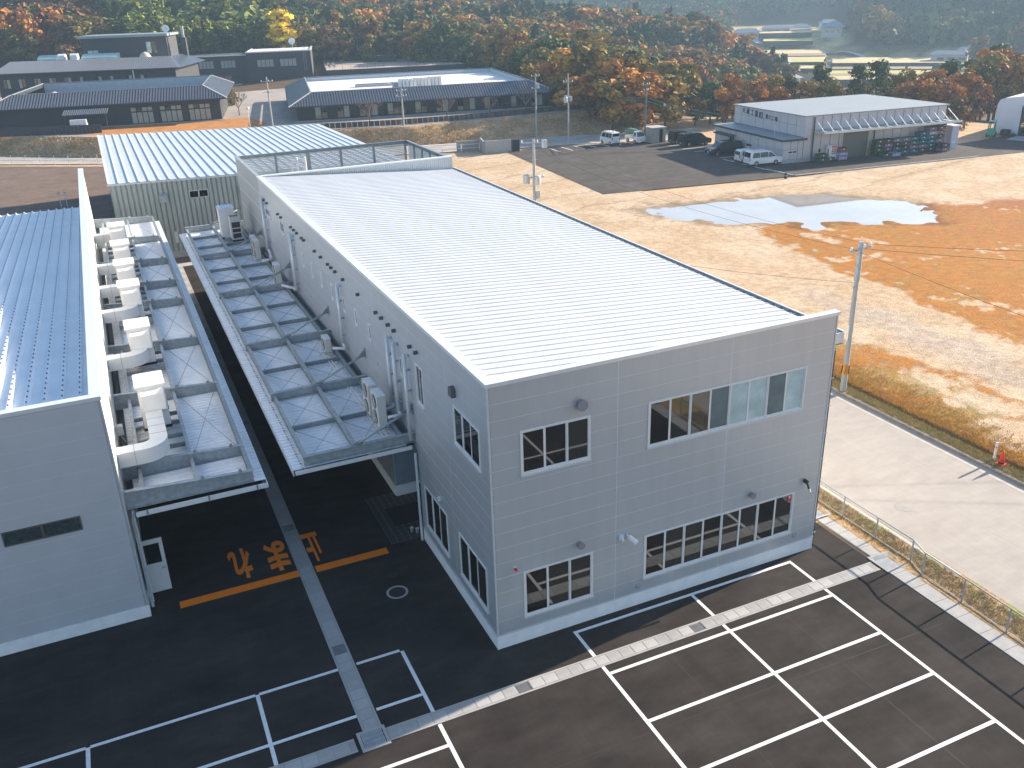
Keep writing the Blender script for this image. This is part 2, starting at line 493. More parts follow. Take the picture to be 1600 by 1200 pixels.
mASPHB = asphalt('asphalt_rear', (0.15, 0.112, 0.092), (0.19, 0.142, 0.115))
mROAD = asphalt('asphalt_road_worn', (0.36, 0.33, 0.30), (0.40, 0.367, 0.33), 0.4, 0.09)

def sheet(name, poly, z, mat, parent=None, kind='structure'):
    me = bpy.data.meshes.new(name)
    a = sum(poly[i][0] * poly[(i + 1) % len(poly)][1] - poly[(i + 1) % len(poly)][0] * poly[i][1] for i in range(len(poly)))
    if a < 0: poly = poly[::-1]
    me.from_pydata([(p[0], p[1], z) for p in poly], [], [tuple(range(len(poly)))])
    me.materials.append(mat)
    o = link(name, me, parent)
    if parent is None: tag(o, kind=kind)
    return o
yard = sheet('yard_asphalt', [(-70, -60), (15.62, -60), (15.62, 60), (-70, 60)], 0.0, mASPH)
sheet('rear_yard_asphalt', [(-90, 60), (19, 60), (19, 104), (-9.7, 122), (-23.6, 131.2), (-90, 170)], 0.0, mASPHB)
sheet('concrete_apron', [(-9.6, 59.2), (14, 59.2), (14, 60.4), (-9.6, 60.4)], 0.004, mCONC)
sheet('side_road', [(17.95, -60), (25.95, -60), (25.95, 98), (17.95, 98)], 0.0, mROAD)
sheet('parking_lot', [(41.6, 65.7), (66.3, 62.2), (93.5, 59.4), (125, 56.2), (125, 71), (94, 67.5), (72, 88), (68, 94.5), (52, 99.2), (44.4, 99.2)], 0.015, mASPH2)

# painted lines, each a strip 4 mm above the asphalt
def strip(x0, y0, x1, y1, w, name='marking_line', mat=mPAINT, z=0.004, parent=yard):
    d = Vector((x1 - x0, y1 - y0, 0)).normalized(); n = Vector((-d.y, d.x, 0)) * w / 2
    return sheet(name, [(x0 + n.x, y0 + n.y), (x1 + n.x, y1 + n.y), (x1 - n.x, y1 - n.y), (x0 - n.x, y0 - n.y)], z, mat, parent)
LW = 0.13
XA, XB, XC = 2.88, 7.92, 12.68
YS = [-2.84, -5.29, -7.64, -10.05, -12.5]
for x in (XA, XB, XC):
    strip(x, -0.47, x, -1.86, LW)
    strip(x, -2.44, x, YS[0] - LW / 2, LW)
    strip(x, YS[0] + LW / 2 - LW, x, -15, LW)
strip(XA - LW / 2, -0.41, XC + LW / 2, -0.41, LW)
for y in YS:
    for (a, b_) in ((XA, XB), (XB, XC)):
        strip(a + LW / 2 + 0.001, y, b_ - LW / 2 - 0.001, y, LW)
XL = [-3.13, -8.22, -13.5, -18.7]
for x in XL:
    strip(x, 1.52, x, -1.80 if x == XL[0] else -15, LW) if x != XL[0] else strip(x, 1.46, x, -1.85, LW)
strip(XL[0], -2.46, XL[0], -15, LW)
for y in (1.52, -0.93):
    strip(-3.2 + (0 if y > 0 else 0), y, -4.78, y, LW)
    for i in range(1, len(XL)):
        a = -5.45 if i == 1 else XL[i - 1] - LW / 2 - 0.001
        strip(a, y, XL[i] + LW / 2 + 0.001, y, LW)
for y in (-3.42, -5.9, -8.3):
    for i in range(1, len(XL)):
        strip(XL[i - 1] - LW / 2 - 0.001, y, XL[i] + LW / 2 + 0.001, y, LW)
for (a, b_, c, d) in ((0.4, -0.2, 1.6, -1.8), (-20, -5.4, 15, -5.9), (-20, 5.2, -5.6, 4.9), (5.2, -15, 5.3, -2.6), (10.4, -15, 10.3, -2.6), (-6.6, -15, -6.7, -2.6)):
    strip(a, b_, c, d, 0.025, 'paving_joint', M('joint_bitumen', (0.016, 0.016, 0.017), 0.7), 0.002)
# stop line, broken by the drain
strip(-10.09, 7.89, -5.40, 7.89, 0.46, 'stop_line', mORANGE)
strip(-4.76, 7.86, -1.70, 7.84, 0.46, 'stop_line', mORANGE)

def text_mesh(body, size, offset=0.0, extrude=0.0):
    cu = bpy.data.curves.new('lettering', 'FONT')
    cu.body = body; cu.size = size; cu.align_x = 'CENTER'; cu.offset = offset; cu.extrude = extrude
    cu.resolution_u = 3
    ob = bpy.data.objects.new('lettering', cu); col.objects.link(ob)
    dg = bpy.context.evaluated_depsgraph_get()
    me = bpy.data.meshes.new_from_object(ob.evaluated_get(dg))
    bpy.data.objects.remove(ob)
    return me
def fit_text(body, w, h, offset=0.0, extrude=0.0):
    me = text_mesh(body, 1.0, offset, extrude)
    if len(me.vertices) == 0: return me
    co = np.array([v.co[:] for v in me.vertices])
    mn = co.min(0); mx_ = co.max(0)
    for v in me.vertices:
        v.co.x = (v.co.x - (mn[0] + mx_[0]) / 2) / (mx_[0] - mn[0]) * w
        v.co.y = (v.co.y - (mn[1] + mx_[1]) / 2) / (mx_[1] - mn[1]) * h
    return me
for ch, x, y, w, h in (('\u6b62', -4.48, 9.55, 0.68, 2.35), ('\u307e', -6.02, 9.58, 0.88, 2.35), ('\u308c', -7.50, 9.68, 0.88, 2.35)):
    me = fit_text(ch, w, h, 0.036)
    me.materials.clear(); me.materials.append(mORANGE)
    o = link('stop_lettering', me, yard)
    o.location = (x, y, 0.0045); o.rotation_euler = (0, 0, pi)
# manhole with a painted ring and a small dark one
def ring(cx, cy, r0, r1, z, mat, name, parent, n=40):
    mb = MB()
    for i in range(n):
        a, b_ = 2 * pi * i / n, 2 * pi * (i + 1) / n
        mb.quad((cx + r0 * cos(a), cy + r0 * sin(a), z), (cx + r1 * cos(a), cy + r1 * sin(a), z), (cx + r1 * cos(b_), cy + r1 * sin(b_), z), (cx + r0 * cos(b_), cy + r0 * sin(b_), z))
    return mb.build(name, mat, parent)
mIRON = M('cast_iron', (0.03, 0.03, 0.03), 0.6, 0.3, 0.3, 10)
ring(-2.22, 4.86, 0.335, 0.43, 0.004, mCONC, 'manhole_ring', yard)
ring(-2.22, 4.86, 0.0, 0.33, 0.005, mIRON, 'manhole_cover', yard)
ring(-2.05, 6.05, 0.0, 0.22, 0.005, mIRON, 'manhole_cover', yard)

# ------------------------------------------------------------------ drains: one concrete channel, each cover a piece of its own
def drain(name, origin, dx, dy, length, width, pitch, grates):
    s = thing(name, (origin[0], origin[1], 0), None, None); s['kind'] = 'structure'
    u = Vector((dx, dy, 0)); v = Vector((-dy, dx, 0))
    def bar(a0, b0, a1, b1, z0, z1, nm, mat):
        mb = MB(); P = [u * a + v * b_ for (a, b_) in ((a0, b0), (a1, b0), (a1, b1), (a0, b1))]
        mb.prism([(p.x, p.y) for p in P], z0, z1); return mb.build(nm, mat, s)
    bar(0, -width / 2, length, -width / 2 + 0.07, -0.05, 0.012, 'channel_wall', mCONC)
    bar(0, width / 2 - 0.07, length, width / 2, -0.05, 0.012, 'channel_wall', mCONC)
    bar(0, -width / 2 + 0.07, length, width / 2 - 0.07, -0.05, 0.002, 'channel_bed', mCONC2)
    n = int(length / pitch)
    cache = {}
    for i in range(n):
        kind = 'g' if i in grates else ('a' if (i // 2) % 2 == 0 else 'b')
        if kind not in cache:
            mb = MB(); g_ = 0.012; hw = width / 2 - 0.085
            def lb(a0, b0, a1, b1, z0, z1):
                P = [u * a + v * b_ for (a, b_) in ((a0, b0), (a1, b0), (a1, b1), (a0, b1))]
                mb.prism([(p.x, p.y) for p in P], z0, z1)
            if kind == 'g':
                for k in range(9):
                    b0 = -hw + k * 2 * hw / 9
                    lb(g_, b0, pitch - g_, b0 + 0.018, -0.01, 0.016)
                lb(g_, -hw, g_ + 0.02, hw, -0.01, 0.015); lb(pitch - g_ - 0.02, -hw, pitch - g_, hw, -0.01, 0.015)
            else:
                lb(g_, -hw, pitch - g_, hw, -0.02, 0.010 if kind == 'a' else 0.013)
                if kind == 'a':
                    for k in range(7):
                        a0 = 0.05 + k * (pitch - 0.1) / 7
                        lb(a0, -hw + 0.03, a0 + 0.03, hw - 0.03, 0.0101, 0.0125)
                else:
                    lb(g_ + 0.05, -hw + 0.05, pitch - g_ - 0.05, hw - 0.05, 0.0131, 0.0145)
            o = mb.build('drain_grate' if kind == 'g' else 'drain_cover', {'g': mGRATE, 'a': mCONC, 'b': M('concrete_light', (0.41, 0.405, 0.395), 0.85, 0, 0.1, 3.0, 0.1, 60)}[kind], s)
            cache[kind] = o.data
        else:
            o = link('drain_grate' if kind == 'g' else 'drain_cover', cache[kind], s)
        o.location = u * (i * pitch)
    return s
drain('drain_channel', (-19.0, -2.14, 0), 1, 0, 13.2, 0.58, 0.5, {8})
drain('drain_channel', (-4.75, -2.14, 0), 1, 0, 20.25, 0.58, 0.5, {9, 23})
drain('drain_channel', (-5.14, -1.72, 0), 0, 1, 61.0, 0.62, 0.5, {8, 26, 50, 80})
def pit(cx, cy, w, d, name='drain_pit'):
    s = thing(name, (cx, cy, 0), None, None); s['kind'] = 'structure'
    mb = MB(); t = 0.1
    mb.box(-w / 2, -d / 2, -0.05, w / 2, -d / 2 + t, 0.03); mb.box(-w / 2, d / 2 - t, -0.05, w / 2, d / 2, 0.03)
    mb.box(-w / 2, -d / 2 + t, -0.05, -w / 2 + t, d / 2 - t, 0.03); mb.box(w / 2 - t, -d / 2 + t, -0.05, w / 2, d / 2 - t, 0.03)
    mb.build('pit_frame', mCONC, s)
    MB().box(-w / 2 + t, -d / 2 + t, -0.05, w / 2 - t, d / 2 - t, -0.01).build('pit_bed', mBLACK, s)
    mb = MB(); n = 14
    for k in range(n):
        x = -w / 2 + t + 0.02 + k * (w - 2 * t - 0.04) / n
        mb.box(x, -d / 2 + t + 0.005, 0.0, x + 0.035, d / 2 - t - 0.005, 0.024)
    for k in range(4):
        y = -d / 2 + t + 0.02 + k * (d - 2 * t - 0.06) / 3
        mb.box(-w / 2 + t + 0.005, y, 0.0, w / 2 - t - 0.005, y + 0.02, 0.022)
    mb.build('pit_grate', M('steel_grate_light', (0.40, 0.43, 0.44), 0.5, 0.4, 0.15, 4), s)
pit(-5.22, -2.12, 0.92, 0.86)
pit(16.16, -2.14, 1.12, 1.12)
pit(16.25, 2.15, 0.9, 1.1)
# concrete slabs beside the fence
slab = thing('slab_path', (16.25, 0, 0), None, None); slab['kind'] = 'structure'
for y in np.arange(-1.56, 1.5, 0.62):
    MB().box(-0.43, y, -0.05, 0.37, min(y + 0.605, 1.58), 0.02).build('path_slab', mCONC, slab)
for i, y in enumerate(np.arange(-14.9, -2.75, 1.0)):
    o = MB().box(-0.6, y, -0.05, 0.12, y + 0.985, 0.02).build('path_slab', mCONC, slab)
# kerbs of the side road
kb = thing('road_kerb', (26.05, 0, 0), None, None); kb['kind'] = 'structure'
for i in range(34):
    y = -1.3 + i * 2.0
    if y > 64: break
    MB().box(-0.08, y, -0.05, 0.1, y + 1.985, 0.13).build('kerb_stone', M('kerb_weathered', (0.27, 0.225, 0.185), 0.9, 0, 0.25, 3.0, 0.2, 40), kb)
for i in range(6):
    y = -13.3 + i * 2.0
    MB().box(-0.1, y, -0.05, 0.12, y + 1.985, 0.06).build('kerb_stone', mCONC, kb)
kb = thing('road_edge', (17.9, 0, 0), None, None); kb['kind'] = 'structure'
for i in range(34):
    y = -4.1 + i * 2.0
    MB().box(-0.09, y, -0.05, 0.09, y + 1.985, 0.03).build('edge_stone', M('edge_concrete', (0.50, 0.48, 0.45), 0.85, 0, 0.1), kb)
ring(19.91, 0.64, 0.0, 0.42, 0.006, mCONC2, 'road_manhole', None).__setitem__('kind', 'structure')
sheet('road_gutter', [(25.45, -60), (25.95, -60), (25.95, 64), (25.45, 64)], 0.004, M('gutter_concrete', (0.44, 0.40, 0.355), 0.85, 0, 0.12, 2.0))

# grass strip under the wire fence, dry grass verge and field
def grid_sheet(name, x0, x1, y0, y1, st, zf, cf, mat):
    xs_ = np.arange(x0, x1 + st / 2, st); ys_ = np.arange(y0, y1 + st / 2, st)
    X, Y = np.meshgrid(xs_, ys_)
    Z = zf(X, Y); Cc = cf(X, Y)
    k = np.arange(X.size).reshape(X.shape)
    q = np.stack([k[:-1, :-1], k[:-1, 1:], k[1:, 1:], k[1:, :-1]], -1).reshape(-1, 4)
    me = np_mesh(name, np.stack([X, Y, Z], -1).reshape(-1, 3), q, mat, Cc.reshape(-1, 3), True)
    return tag(link(name, me), kind='structure')
mFIELD = attr_mat('field_grass_dirt', 0.95, 0.25, 1.6, 0.7, 7.0, 0.5, 14.0)
cDIRT = np.array([0.46, 0.335, 0.215]); cSAND = np.array([0.52, 0.40, 0.28]); cORG = np.array([0.36, 0.145, 0.022]); cOLV = np.array([0.27, 0.165, 0.035])
cRED = np.array([0.30, 0.105, 0.03]); cGRV = np.array([0.36, 0.31, 0.26]); cDRY = np.array([0.32, 0.18, 0.075]); cGRN = np.array([0.12, 0.16, 0.03])
def mixc(a, b, t): return a * (1 - t[..., None]) + b * t[..., None]
def field_col(X, Y):
    n1 = fbm(X * 0.35, Y * 0.35, 3); n2 = fbm(X * 1.3, Y * 1.3, 11); n3 = fbm(X * 0.12, Y * 0.12, 5); n4 = fbm(X * 2.6, Y * 2.6, 31, 3)
    c = np.zeros(X.shape + (3,)) + cDIRT
    c = mixc(c, cSAND, sstep(0.4, 0.65, n1))
    wob = (n1 - 0.5) * 5 + (n2 - 0.5) * 2.2
    # grass west of the track
    bw = np.interp(Y, [-20, 5, 13, 21, 32, 42, 50, 60], [33.0, 33.0, 33.2, 32.0, 31.5, 30.5, 28.5, 27.5])
    g1 = sstep(0.45, -0.45, X - bw + wob) * sstep(64, 52, Y + wob)
    patchy = sstep(0.50, 0.62, n2 * 0.65 + n1 * 0.35)
    g1 = g1 * (1 - 0.8 * sstep(0.56, 0.64, n2 * 0.65 + n1 * 0.35) * sstep(28.8, 32.5, X))
    for (cx, cy, rx_, ry_) in ((33.4, 14.5, 1.0, 1.8), (31.4, 10.0, 1.1, 1.5), (31.3, 6.4, 1.5, 2.0), (30.2, 3.0, 1.9, 1.7), (32.8, 1.5, 1.4, 2.0)):
        g1 = g1 * (1 - 0.9 * sstep(1.15, 0.8, np.hypot((X - cx) / rx_, (Y - cy) / ry_) + (n2 - 0.5) * 1.6))
    gcol = mixc(np.zeros(c.shape) + cORG, cOLV, sstep(0.42, 0.68, n1))
    gcol = mixc(gcol, cDRY, sstep(0.45, 0.75, n4))
    c = mixc(c, gcol, g1)
    # grass east of the track
    be = np.interp(Y, [-20, 11, 20, 30, 40, 47], [40.0, 40.7, 41.5, 42.8, 44.7, 48.0])
    g2 = sstep(-0.4, 0.45, X - be + wob * 0.8) * sstep(46.5, 44.5, Y + wob * 0.8 + np.clip((X - 60) * 0.35, 0, 8))
    bare = sstep(0.62, 0.68, n1 * 0.5 + n2 * 0.5)
    g2 = g2 * (1 - 0.8 * bare)
    gc2 = mixc(np.zeros(c.shape) + cORG, cRED, sstep(55, 75, X) * sstep(0.3, 0.55, n3 + 0.1) * 0.9)
    gc2 = mixc(gc2, cOLV, sstep(0.5, 0.75, n2) * 0.6)
    c = mixc(c, gc2, g2)
    # gravel in the track
    t = np.abs(X - np.interp(Y, [-20, 5, 15, 25, 35], [36, 36, 36.5, 37, 37.2]) - (n1 - 0.5) * 3)
    c = mixc(c, cGRV, sstep(2.4, 0.6, t) * sstep(33, 20, Y) * (0.35 + 0.5 * n4))
    # wheel ruts across the sand
    rut = np.abs(((Y - 0.22 * X) % 7.0) - 3.5 + (n1 - 0.5) * 3)
    c = c * (1 - 0.26 * sstep(0.5, 0.1, rut) * sstep(50, 56, Y))[..., None]
    # damp ground round the pool and scorched patches on the east grass
    c = mixc(c, cGRN, sstep(0.62, 0.74, n2) * g1 * 0.4)
    wet = sstep(1.6, -0.3, pool_sd(X, Y) + (n2 - 0.5) * 3)
    c = c * (1 - 0.45 * wet)[..., None]
    vg = sstep(27.25, 26.95, X) * (Y < 60)
    c = mixc(c, mixc(np.zeros(c.shape) + np.array([0.34, 0.25, 0.14]), np.array([0.19, 0.20, 0.07]), sstep(0.54, 0.66, n2)), vg)
    c = mixc(c, np.array([0.13, 0.08, 0.04]), sstep(0.25, 0.05, np.abs(X - 27.05)) * (Y < 34) * 0.8)  # shadow line of the ditch step, painted into the ground colour
    return c
# pool of rain water: a level sheet lying in a shallow hollow of the field, the shore is where the ground rises through it
pts = [(40.0, 57.2), (43.2, 57.6), (46.3, 57.0), (50.0, 56.2), (53.5, 55.8), (58, 54.6), (62, 52.6), (64.5, 48.6), (66.6, 45.4), (66.9, 43.4), (65.2, 41.6), (63.4, 38.9), (61.7, 36.7),
       (60.0, 38.0), (58.4, 39.3), (56.6, 39.6), (55.2, 41.2), (53.2, 42.0), (52.0, 41.2), (50.6, 41.1), (49.6, 42.6), (50.0, 44.2), (47.6, 45.4), (45.2, 46.9), (42.9, 48.6), (42.0, 51.0), (41.0, 53.6), (40.2, 55.6)]
def pool_sd(X, Y):
    P_ = np.array(pts); n = len(P_); d = np.full(X.shape, 1e9); ins = np.zeros(X.shape, bool)
    for i in range(n):
        a = P_[i]; b_ = P_[(i + 1) % n]; e = b_ - a
        t = np.clip(((X - a[0]) * e[0] + (Y - a[1]) * e[1]) / (e @ e), 0, 1)
        d = np.minimum(d, np.hypot(X - a[0] - t * e[0], Y - a[1] - t * e[1]))
        c = ((a[1] > Y) != (b_[1] > Y)); ins ^= c & (X < (b_[0] - a[0]) * (Y - a[1]) / (b_[1] - a[1] + 1e-9) + a[0])
    return np.where(ins, -d, d)
def pool_z(X, Y):
    sd = pool_sd(X, Y)
    return np.where(sd < 7, (0.05 * np.clip(sd / 2.2, -1, 1) - 0.008) * (1 - sstep(3, 7, sd)) + (fbm(X * 0.55, Y * 0.55, 61) - 0.5) * 0.085 * (1 - sstep(2.5, 4.5, sd)), 0)
def field_z(X, Y):
    near = sstep(34, 20, Y)
    b = 0.26 * sstep(27.05, 27.2, X) * near
    b = np.where(X < 26.9, 0.13 + 0.03 * fbm(X * 4, Y * 4, 12), b)
    b = np.where((X >= 26.9) & (X < 27.05), -0.03, b)
    return b + 0.02 * fbm(X * 1.5, Y * 1.5, 2) * sstep(27.3, 28, X) - 0.01 + pool_z(X, Y)
grid_sheet('field', 26.15, 46.15, -16, 65, 0.2, field_z, field_col, mFIELD)
grid_sheet('field_east', 46.15, 140, -16, 61.6, 0.3, lambda X, Y: 0.26 * sstep(34, 20, Y) * sstep(70, 46.15, X) + pool_z(X, Y) - 0.004 - 0.02 * sstep(60, 61.6, Y), field_col, mFIELD)
grid_sheet('bare_ground', 14.2, 46, 62, 104, 0.6, lambda X, Y: X * 0 - 0.02 * sstep(0, 1, X * 0 + 1), field_col, mFIELD)
def verge_col(X, Y):
    n1 = fbm(X * 1.5, Y * 1.5, 8); n2 = fbm(X * 5, Y * 5, 9)
    c = mixc(np.zeros(X.shape + (3,)) + np.array([0.40, 0.26, 0.13]), np.array([0.27, 0.26, 0.06]), sstep(0.42, 0.62, n1) * sstep(17.0, 17.6, X))
    return c * (0.75 + 0.5 * n2)[..., None]
grid_sheet('grass_verge', 16.37, 18.1, -16, 60, 0.1, lambda X, Y: 0.012 + 0.03 * fbm(X * 4, Y * 4, 2) * (X < 17.8), verge_col, mFIELD)
wat = M('rain_water', (0.36, 0.33, 0.30), 0.02, 0, 0.15, 0.15)
wat.node_tree.nodes['Principled BSDF'].inputs['IOR'].default_value = 2.6
sheet('rain_pool', [(37, 34), (70, 34), (70, 57.5), (37, 59)], -0.02, wat)
# ================================================================== main building
BW, BH, BL, TL = 14.1, 10.3, 41.0, 51.0
main = thing('office_building', (0, 0, 0), 'long two-storey grey panel building with a white ribbed roof and flat corner facade', 'building')
FR = Face((0, 0, 0), (1, 0, 0), (0, -1, 0))       # front
LS = Face((0, 0, 0), (0, 1, 0), (-1, 0, 0))       # long west side
zs = [0.56] + [0.56 + 0.6 * i for i in range(1, 16)] + [10.18]
zs = [z for z in zs if z <= 10.19]
wF = [(1.09, 6.78, 3.70, 8.43), (5.97, 6.63, 12.85, 8.40), (1.06, 1.06, 3.82, 2.98), (5.97, 1.12, 12.90, 3.0)]
panel_wall(FR, main, [0.06, 4.76, 9.40, 14.04], zs, wF, mPANEL)
smalls = [30.0, 27.7, 25.35, 23.15, 20.78, 18.45, 16.2, 13.85, 9.3]
wL = [(0.78, 6.82, 3.2, 8.34), (0.74, 1.08, 3.42, 2.95), (4.70, 1.04, 7.34, 2.99), (6.48, 6.76, 7.32, 8.44)]
wL += [(y - 0.2, 7.15, y + 0.2, 7.98) for y in smalls] + [(37.6, 7.95, 39.2, 8.56), (32.9, 7.85, 34.2, 8.65)]
recess = (8.0, 0.0, 12.0, 4.3)
ub = [0.06, 3.95, 7.98, 12.43, 17.05, 21.7, 26.25, 30.85, 35.6, 41.0]
panel_wall(LS, main, ub, zs, wL + [recess], mPANEL)
# terrace side: perforated panels with open joints
mPERF = M('perforated_panel', (0.34, 0.35, 0.36), 0.5, 0.3, 0.12, 30)
panel_wall(LS, main, [41.0, 51.0], [4.6, 5.6, 6.75, 7.9, 9.05, 10.18], [], mPERF, gz=0.02, name='screen_panel')
mb = MB()
mb.box(0.05, 0.05, 0.4, BW - 0.05, 8.0, 9.1)
mb.box(2.2, 8.0, 0.02, BW - 0.05, 12.0, 9.1)
mb.box(0.05, 8.0, 4.3, 2.2, 12.0, 9.1)
mb.box(0.05, 0.05, 9.1, 0.3, 12.0, 10.1)
mb.box(0.05, 12.0, 0.4, BW - 0.05, BL, 9.1)
mb.box(0.05, 12.0, 9.1, 0.3, BL, 10.1)
mb.box(0.05, BL, 0.4, BW - 0.05, TL, 8.3)
core = mb.build('core_wall', mSEAM, main)
mb = MB()
mb.box(-0.02, -0.02, 0, BW + 0.02, 0.3, 0.55); mb.box(-0.02, 0.3, 0, 0.3, 7.98, 0.55); mb.box(-0.02, 12.02, 0, 0.3, TL, 0.55); mb.box(BW - 0.3, 0.3, 0, BW + 0.02, TL, 0.55)
mb.build('plinth', mPLINTH, main)
mb = MB(); mb.box(-0.03, -0.03, 0.551, BW + 0.03, 0.0, 0.585); mb.box(-0.03, 0.0, 0.551, 0.0, 7.98, 0.585)
mb.build('base_flashing', mTRIM, main)
MB().box(BW - 0.05, 0.06, 0.56, BW, BL, 9.2).build('east_wall', mPANEL, main)
MB().box(BW - 0.06, -0.0, 0.56, BW, 0.06, 10.18).build('parapet_end', mPANEL, main)
# corner trims
mb = MB(); mb.box(-0.012, -0.012, 0.586, 0.055, 0.05, 10.17); mb.build('corner_trim', mTRIM, main)
MB().box(BW - 0.045, -0.012, 0.586, BW + 0.012, 0.03, 10.17).build('corner_trim', mTRIM, main)
# copings
MB().box(-0.05, -0.05, 10.18, BW + 0.06, 0.25, 10.31).build('coping', mCOPING, main)
MB().box(-0.05, 0.252, 10.18, 0.28, 41.0, 10.31).build('coping', mCOPING, main)
MB().box(-0.04, 41.002, 10.18, 0.22, 51.05, 10.30).build('coping', mGALV, main)
# parapet inner wall at front
MB().box(0.3, 0.06, 9.2, BW - 0.06, 0.22, 10.18).build('parapet_wall', mPANEL, main)
# ribbed roof sheets, each 0.48 m wide, falling east
def roofz(x): return 10.24 - (x - 0.28) * 0.0635
P = 0.482
mb = MB()
prof = [(0, 0), (0.035, 0.0), (0.055, 0.045), (0.095, 0.045), (0.115, 0.0), (0.27, 0.0), (0.275, 0.008), (0.30, 0.008), (0.305, 0.0), (P - 0.003, 0.0)]
for (y0, z0), (y1, z1) in zip(prof[:-1], prof[1:]):
    mb.quad((0.28, y0, roofz(0.28) + z0), (14.35, y0, roofz(14.35) + z0), (14.35, y1, roofz(14.35) + z1), (0.28, y1, roofz(0.28) + z1))
# turned-down end and stop at the gutter
mb.quad((14.351, 0, roofz(14.35)), (14.351, 0, roofz(14.35) - 0.06), (14.351, P, roofz(14.35) - 0.06), (14.351, P, roofz(14.35)))
mb.add([(14.35, 0.035, roofz(14.35)), (14.35, 0.055, roofz(14.35) + .055), (14.35, .095, roofz(14.35) + .055), (14.35, .115, roofz(14.35))], [(0, 1, 2, 3)])
me0 = None
for i in range(84):
    if me0 is None:
        o = mb.build('roof_sheet', mROOF, main); me0 = o.data
    else:
        o = link('roof_sheet', me0, main)
    o.location = (0, 0.262 + i * P, 0)
# gutter
mb = MB(); gz = 8.82
mb.box(14.14, 0.30, gz, 14.78, 41.6, gz + 0.03)
mb.box(14.75, 0.35, gz + 0.03, 14.79, 41.6, 9.30); mb.box(14.14, 0.35, gz + 0.03, 14.18, 41.6, 9.16)
mb.box(14.18, 0.35, gz + 0.03, 14.75, 0.38, 9.27); mb.box(14.18, 41.57, gz + 0.03, 14.75, 41.6, 9.27)
gut = mb.build('gutter', M('gutter_bluegrey', (0.30, 0.36, 0.42), 0.4, 0.4, 0.1), main)
MB().box(14.74, 0.33, 9.301, 14.82, 41.6, 9.33).build('gutter_lip', mCOPING, gut)
mb = MB()
for i in range(84):
    y = 0.45 + i * P
    mb.beam((14.33, y, 9.28), (14.75, y, 9.28), 0.03, 0.02)
mb.build('gutter_strap', mGALVD, gut)['kind'] = 'stuff'
MB().box(14.16, 0.30, 8.8, 14.80, 0.345, 9.28).build('gutter_end', mTRIM, gut)
# dark rain pipe on the east corner
mb = MB(); mb.tube((14.2, 0.11, 8.8), (14.2, 0.11, 0.05), 0.07, 10); mb.build('rain_pipe', M('pipe_navy', (0.02, 0.025, 0.04), 0.4), main)
mb = MB()
for z in np.arange(0.7, 8.8, 1.15): mb.cbox((14.19, 0.11, z), (0.19, 0.17, 0.025))
mb.build('pipe_bracket', mGALV, main)
# windows
UR = [mGLASS, mGLASSIN, mGLASSIN, mFROSTD, mFROST, mFROST, mFROSTD, mFROST]
window(FR, main, *wF[0], 3, [mGLASS, mGLASS, mGLASSIN]); window(FR, main, *wF[1], 8, UR)
window(FR, main, *wF[2], 3, [mGLASS, mGLASSIN, mGLASSIN]); w = window(FR, main, *wF[3], 8, [mGLASS, mGLASSIN, mGLASSIN, mGLASS, mGLASSIN, mGLASSIN, mGLASS, mGLASSIN])
mb = MB(); FR.box(mb, 12.60, 2.62, 12.76, 2.92, -0.004, 0.0); sg = mb.build('fire_access_mark', mRED, w)
mb = MB(); mb.add([FR.p(12.63, 2.86, 0.002), FR.p(12.73, 2.86, 0.002), FR.p(12.68, 2.72, 0.002)], [(0, 2, 1)]); 
for u0 in (1,): mb.build('mark_triangle', mWHITE, w)
for h, n in zip(wL[:4], (3, 3, 3, 2)):
    window(LS, main, *h, n, [mGLASSIN, mGLASS, mGLASSIN])
for h in wL[4:]:
    window(LS, main, *h, 1 if h[2] - h[0] < 0.6 else 2, [mFROSTD, mGLASS])
# round vent caps on the front
def vent_cap(face, u, z, r, d=0.14, parent=main):
    mb = MB(); mb.tube(face.p(u, z, 0.0), face.p(u, z, d), r * 0.82, 20); mb.tube(face.p(u, z, d), face.p(u, z, d + 0.05), r, 20)
    mb.build('vent_cap', M('vent_grey', (0.27, 0.28, 0.30), 0.45, 0.3, 0.05), parent)
for u, z, r in ((3.32, 8.92, 0.20), (10.73, 3.47, 0.13), (3.27, 3.46, 0.14)): vent_cap(FR, u, z, r)
def hood(face, u, z, r, parent=main):
    """half-round weather hood"""
    mb = MB(); n = 8
    for i in range(n):
        a, b_ = pi * i / n, pi * (i + 1) / n
        A = [face.p(u + r * cos(t), z + r * sin(t), d) for t in (a, b_) for d in (0, 0.16)]
        mb.quad(A[0], A[1], A[3], A[2])
        mb.add([face.p(u, z, 0.16), A[1], A[3]], [(0, 1, 2)])
    face.box(mb, u - r, z - r * 1.3, u - r + 0.012, z, 0, 0.15); face.box(mb, u + r - 0.012, z - r * 1.3, u + r, z, 0, 0.15)
    face.box(mb, u - r, z - r * 1.3, u + r, z, 0.151, 0.16)
    mb.build('vent_hood', M('hood_grey', (0.11, 0.115, 0.125), 0.45, 0.3, 0.05), parent)
for y in (39.06, 37.96, 34.18, 33.15, 30.17, 29.34, 28.45, 27.17, 26.57, 23.9, 22.5, 20.94, 20.22, 19.41, 17.88, 15.19, 12.29, 11.48, 10.51, 9.71, 7.67, 6.94):
    hood(LS, y, 9.0, 0.062)
hood(LS, 3.04, 8.93, 0.17)
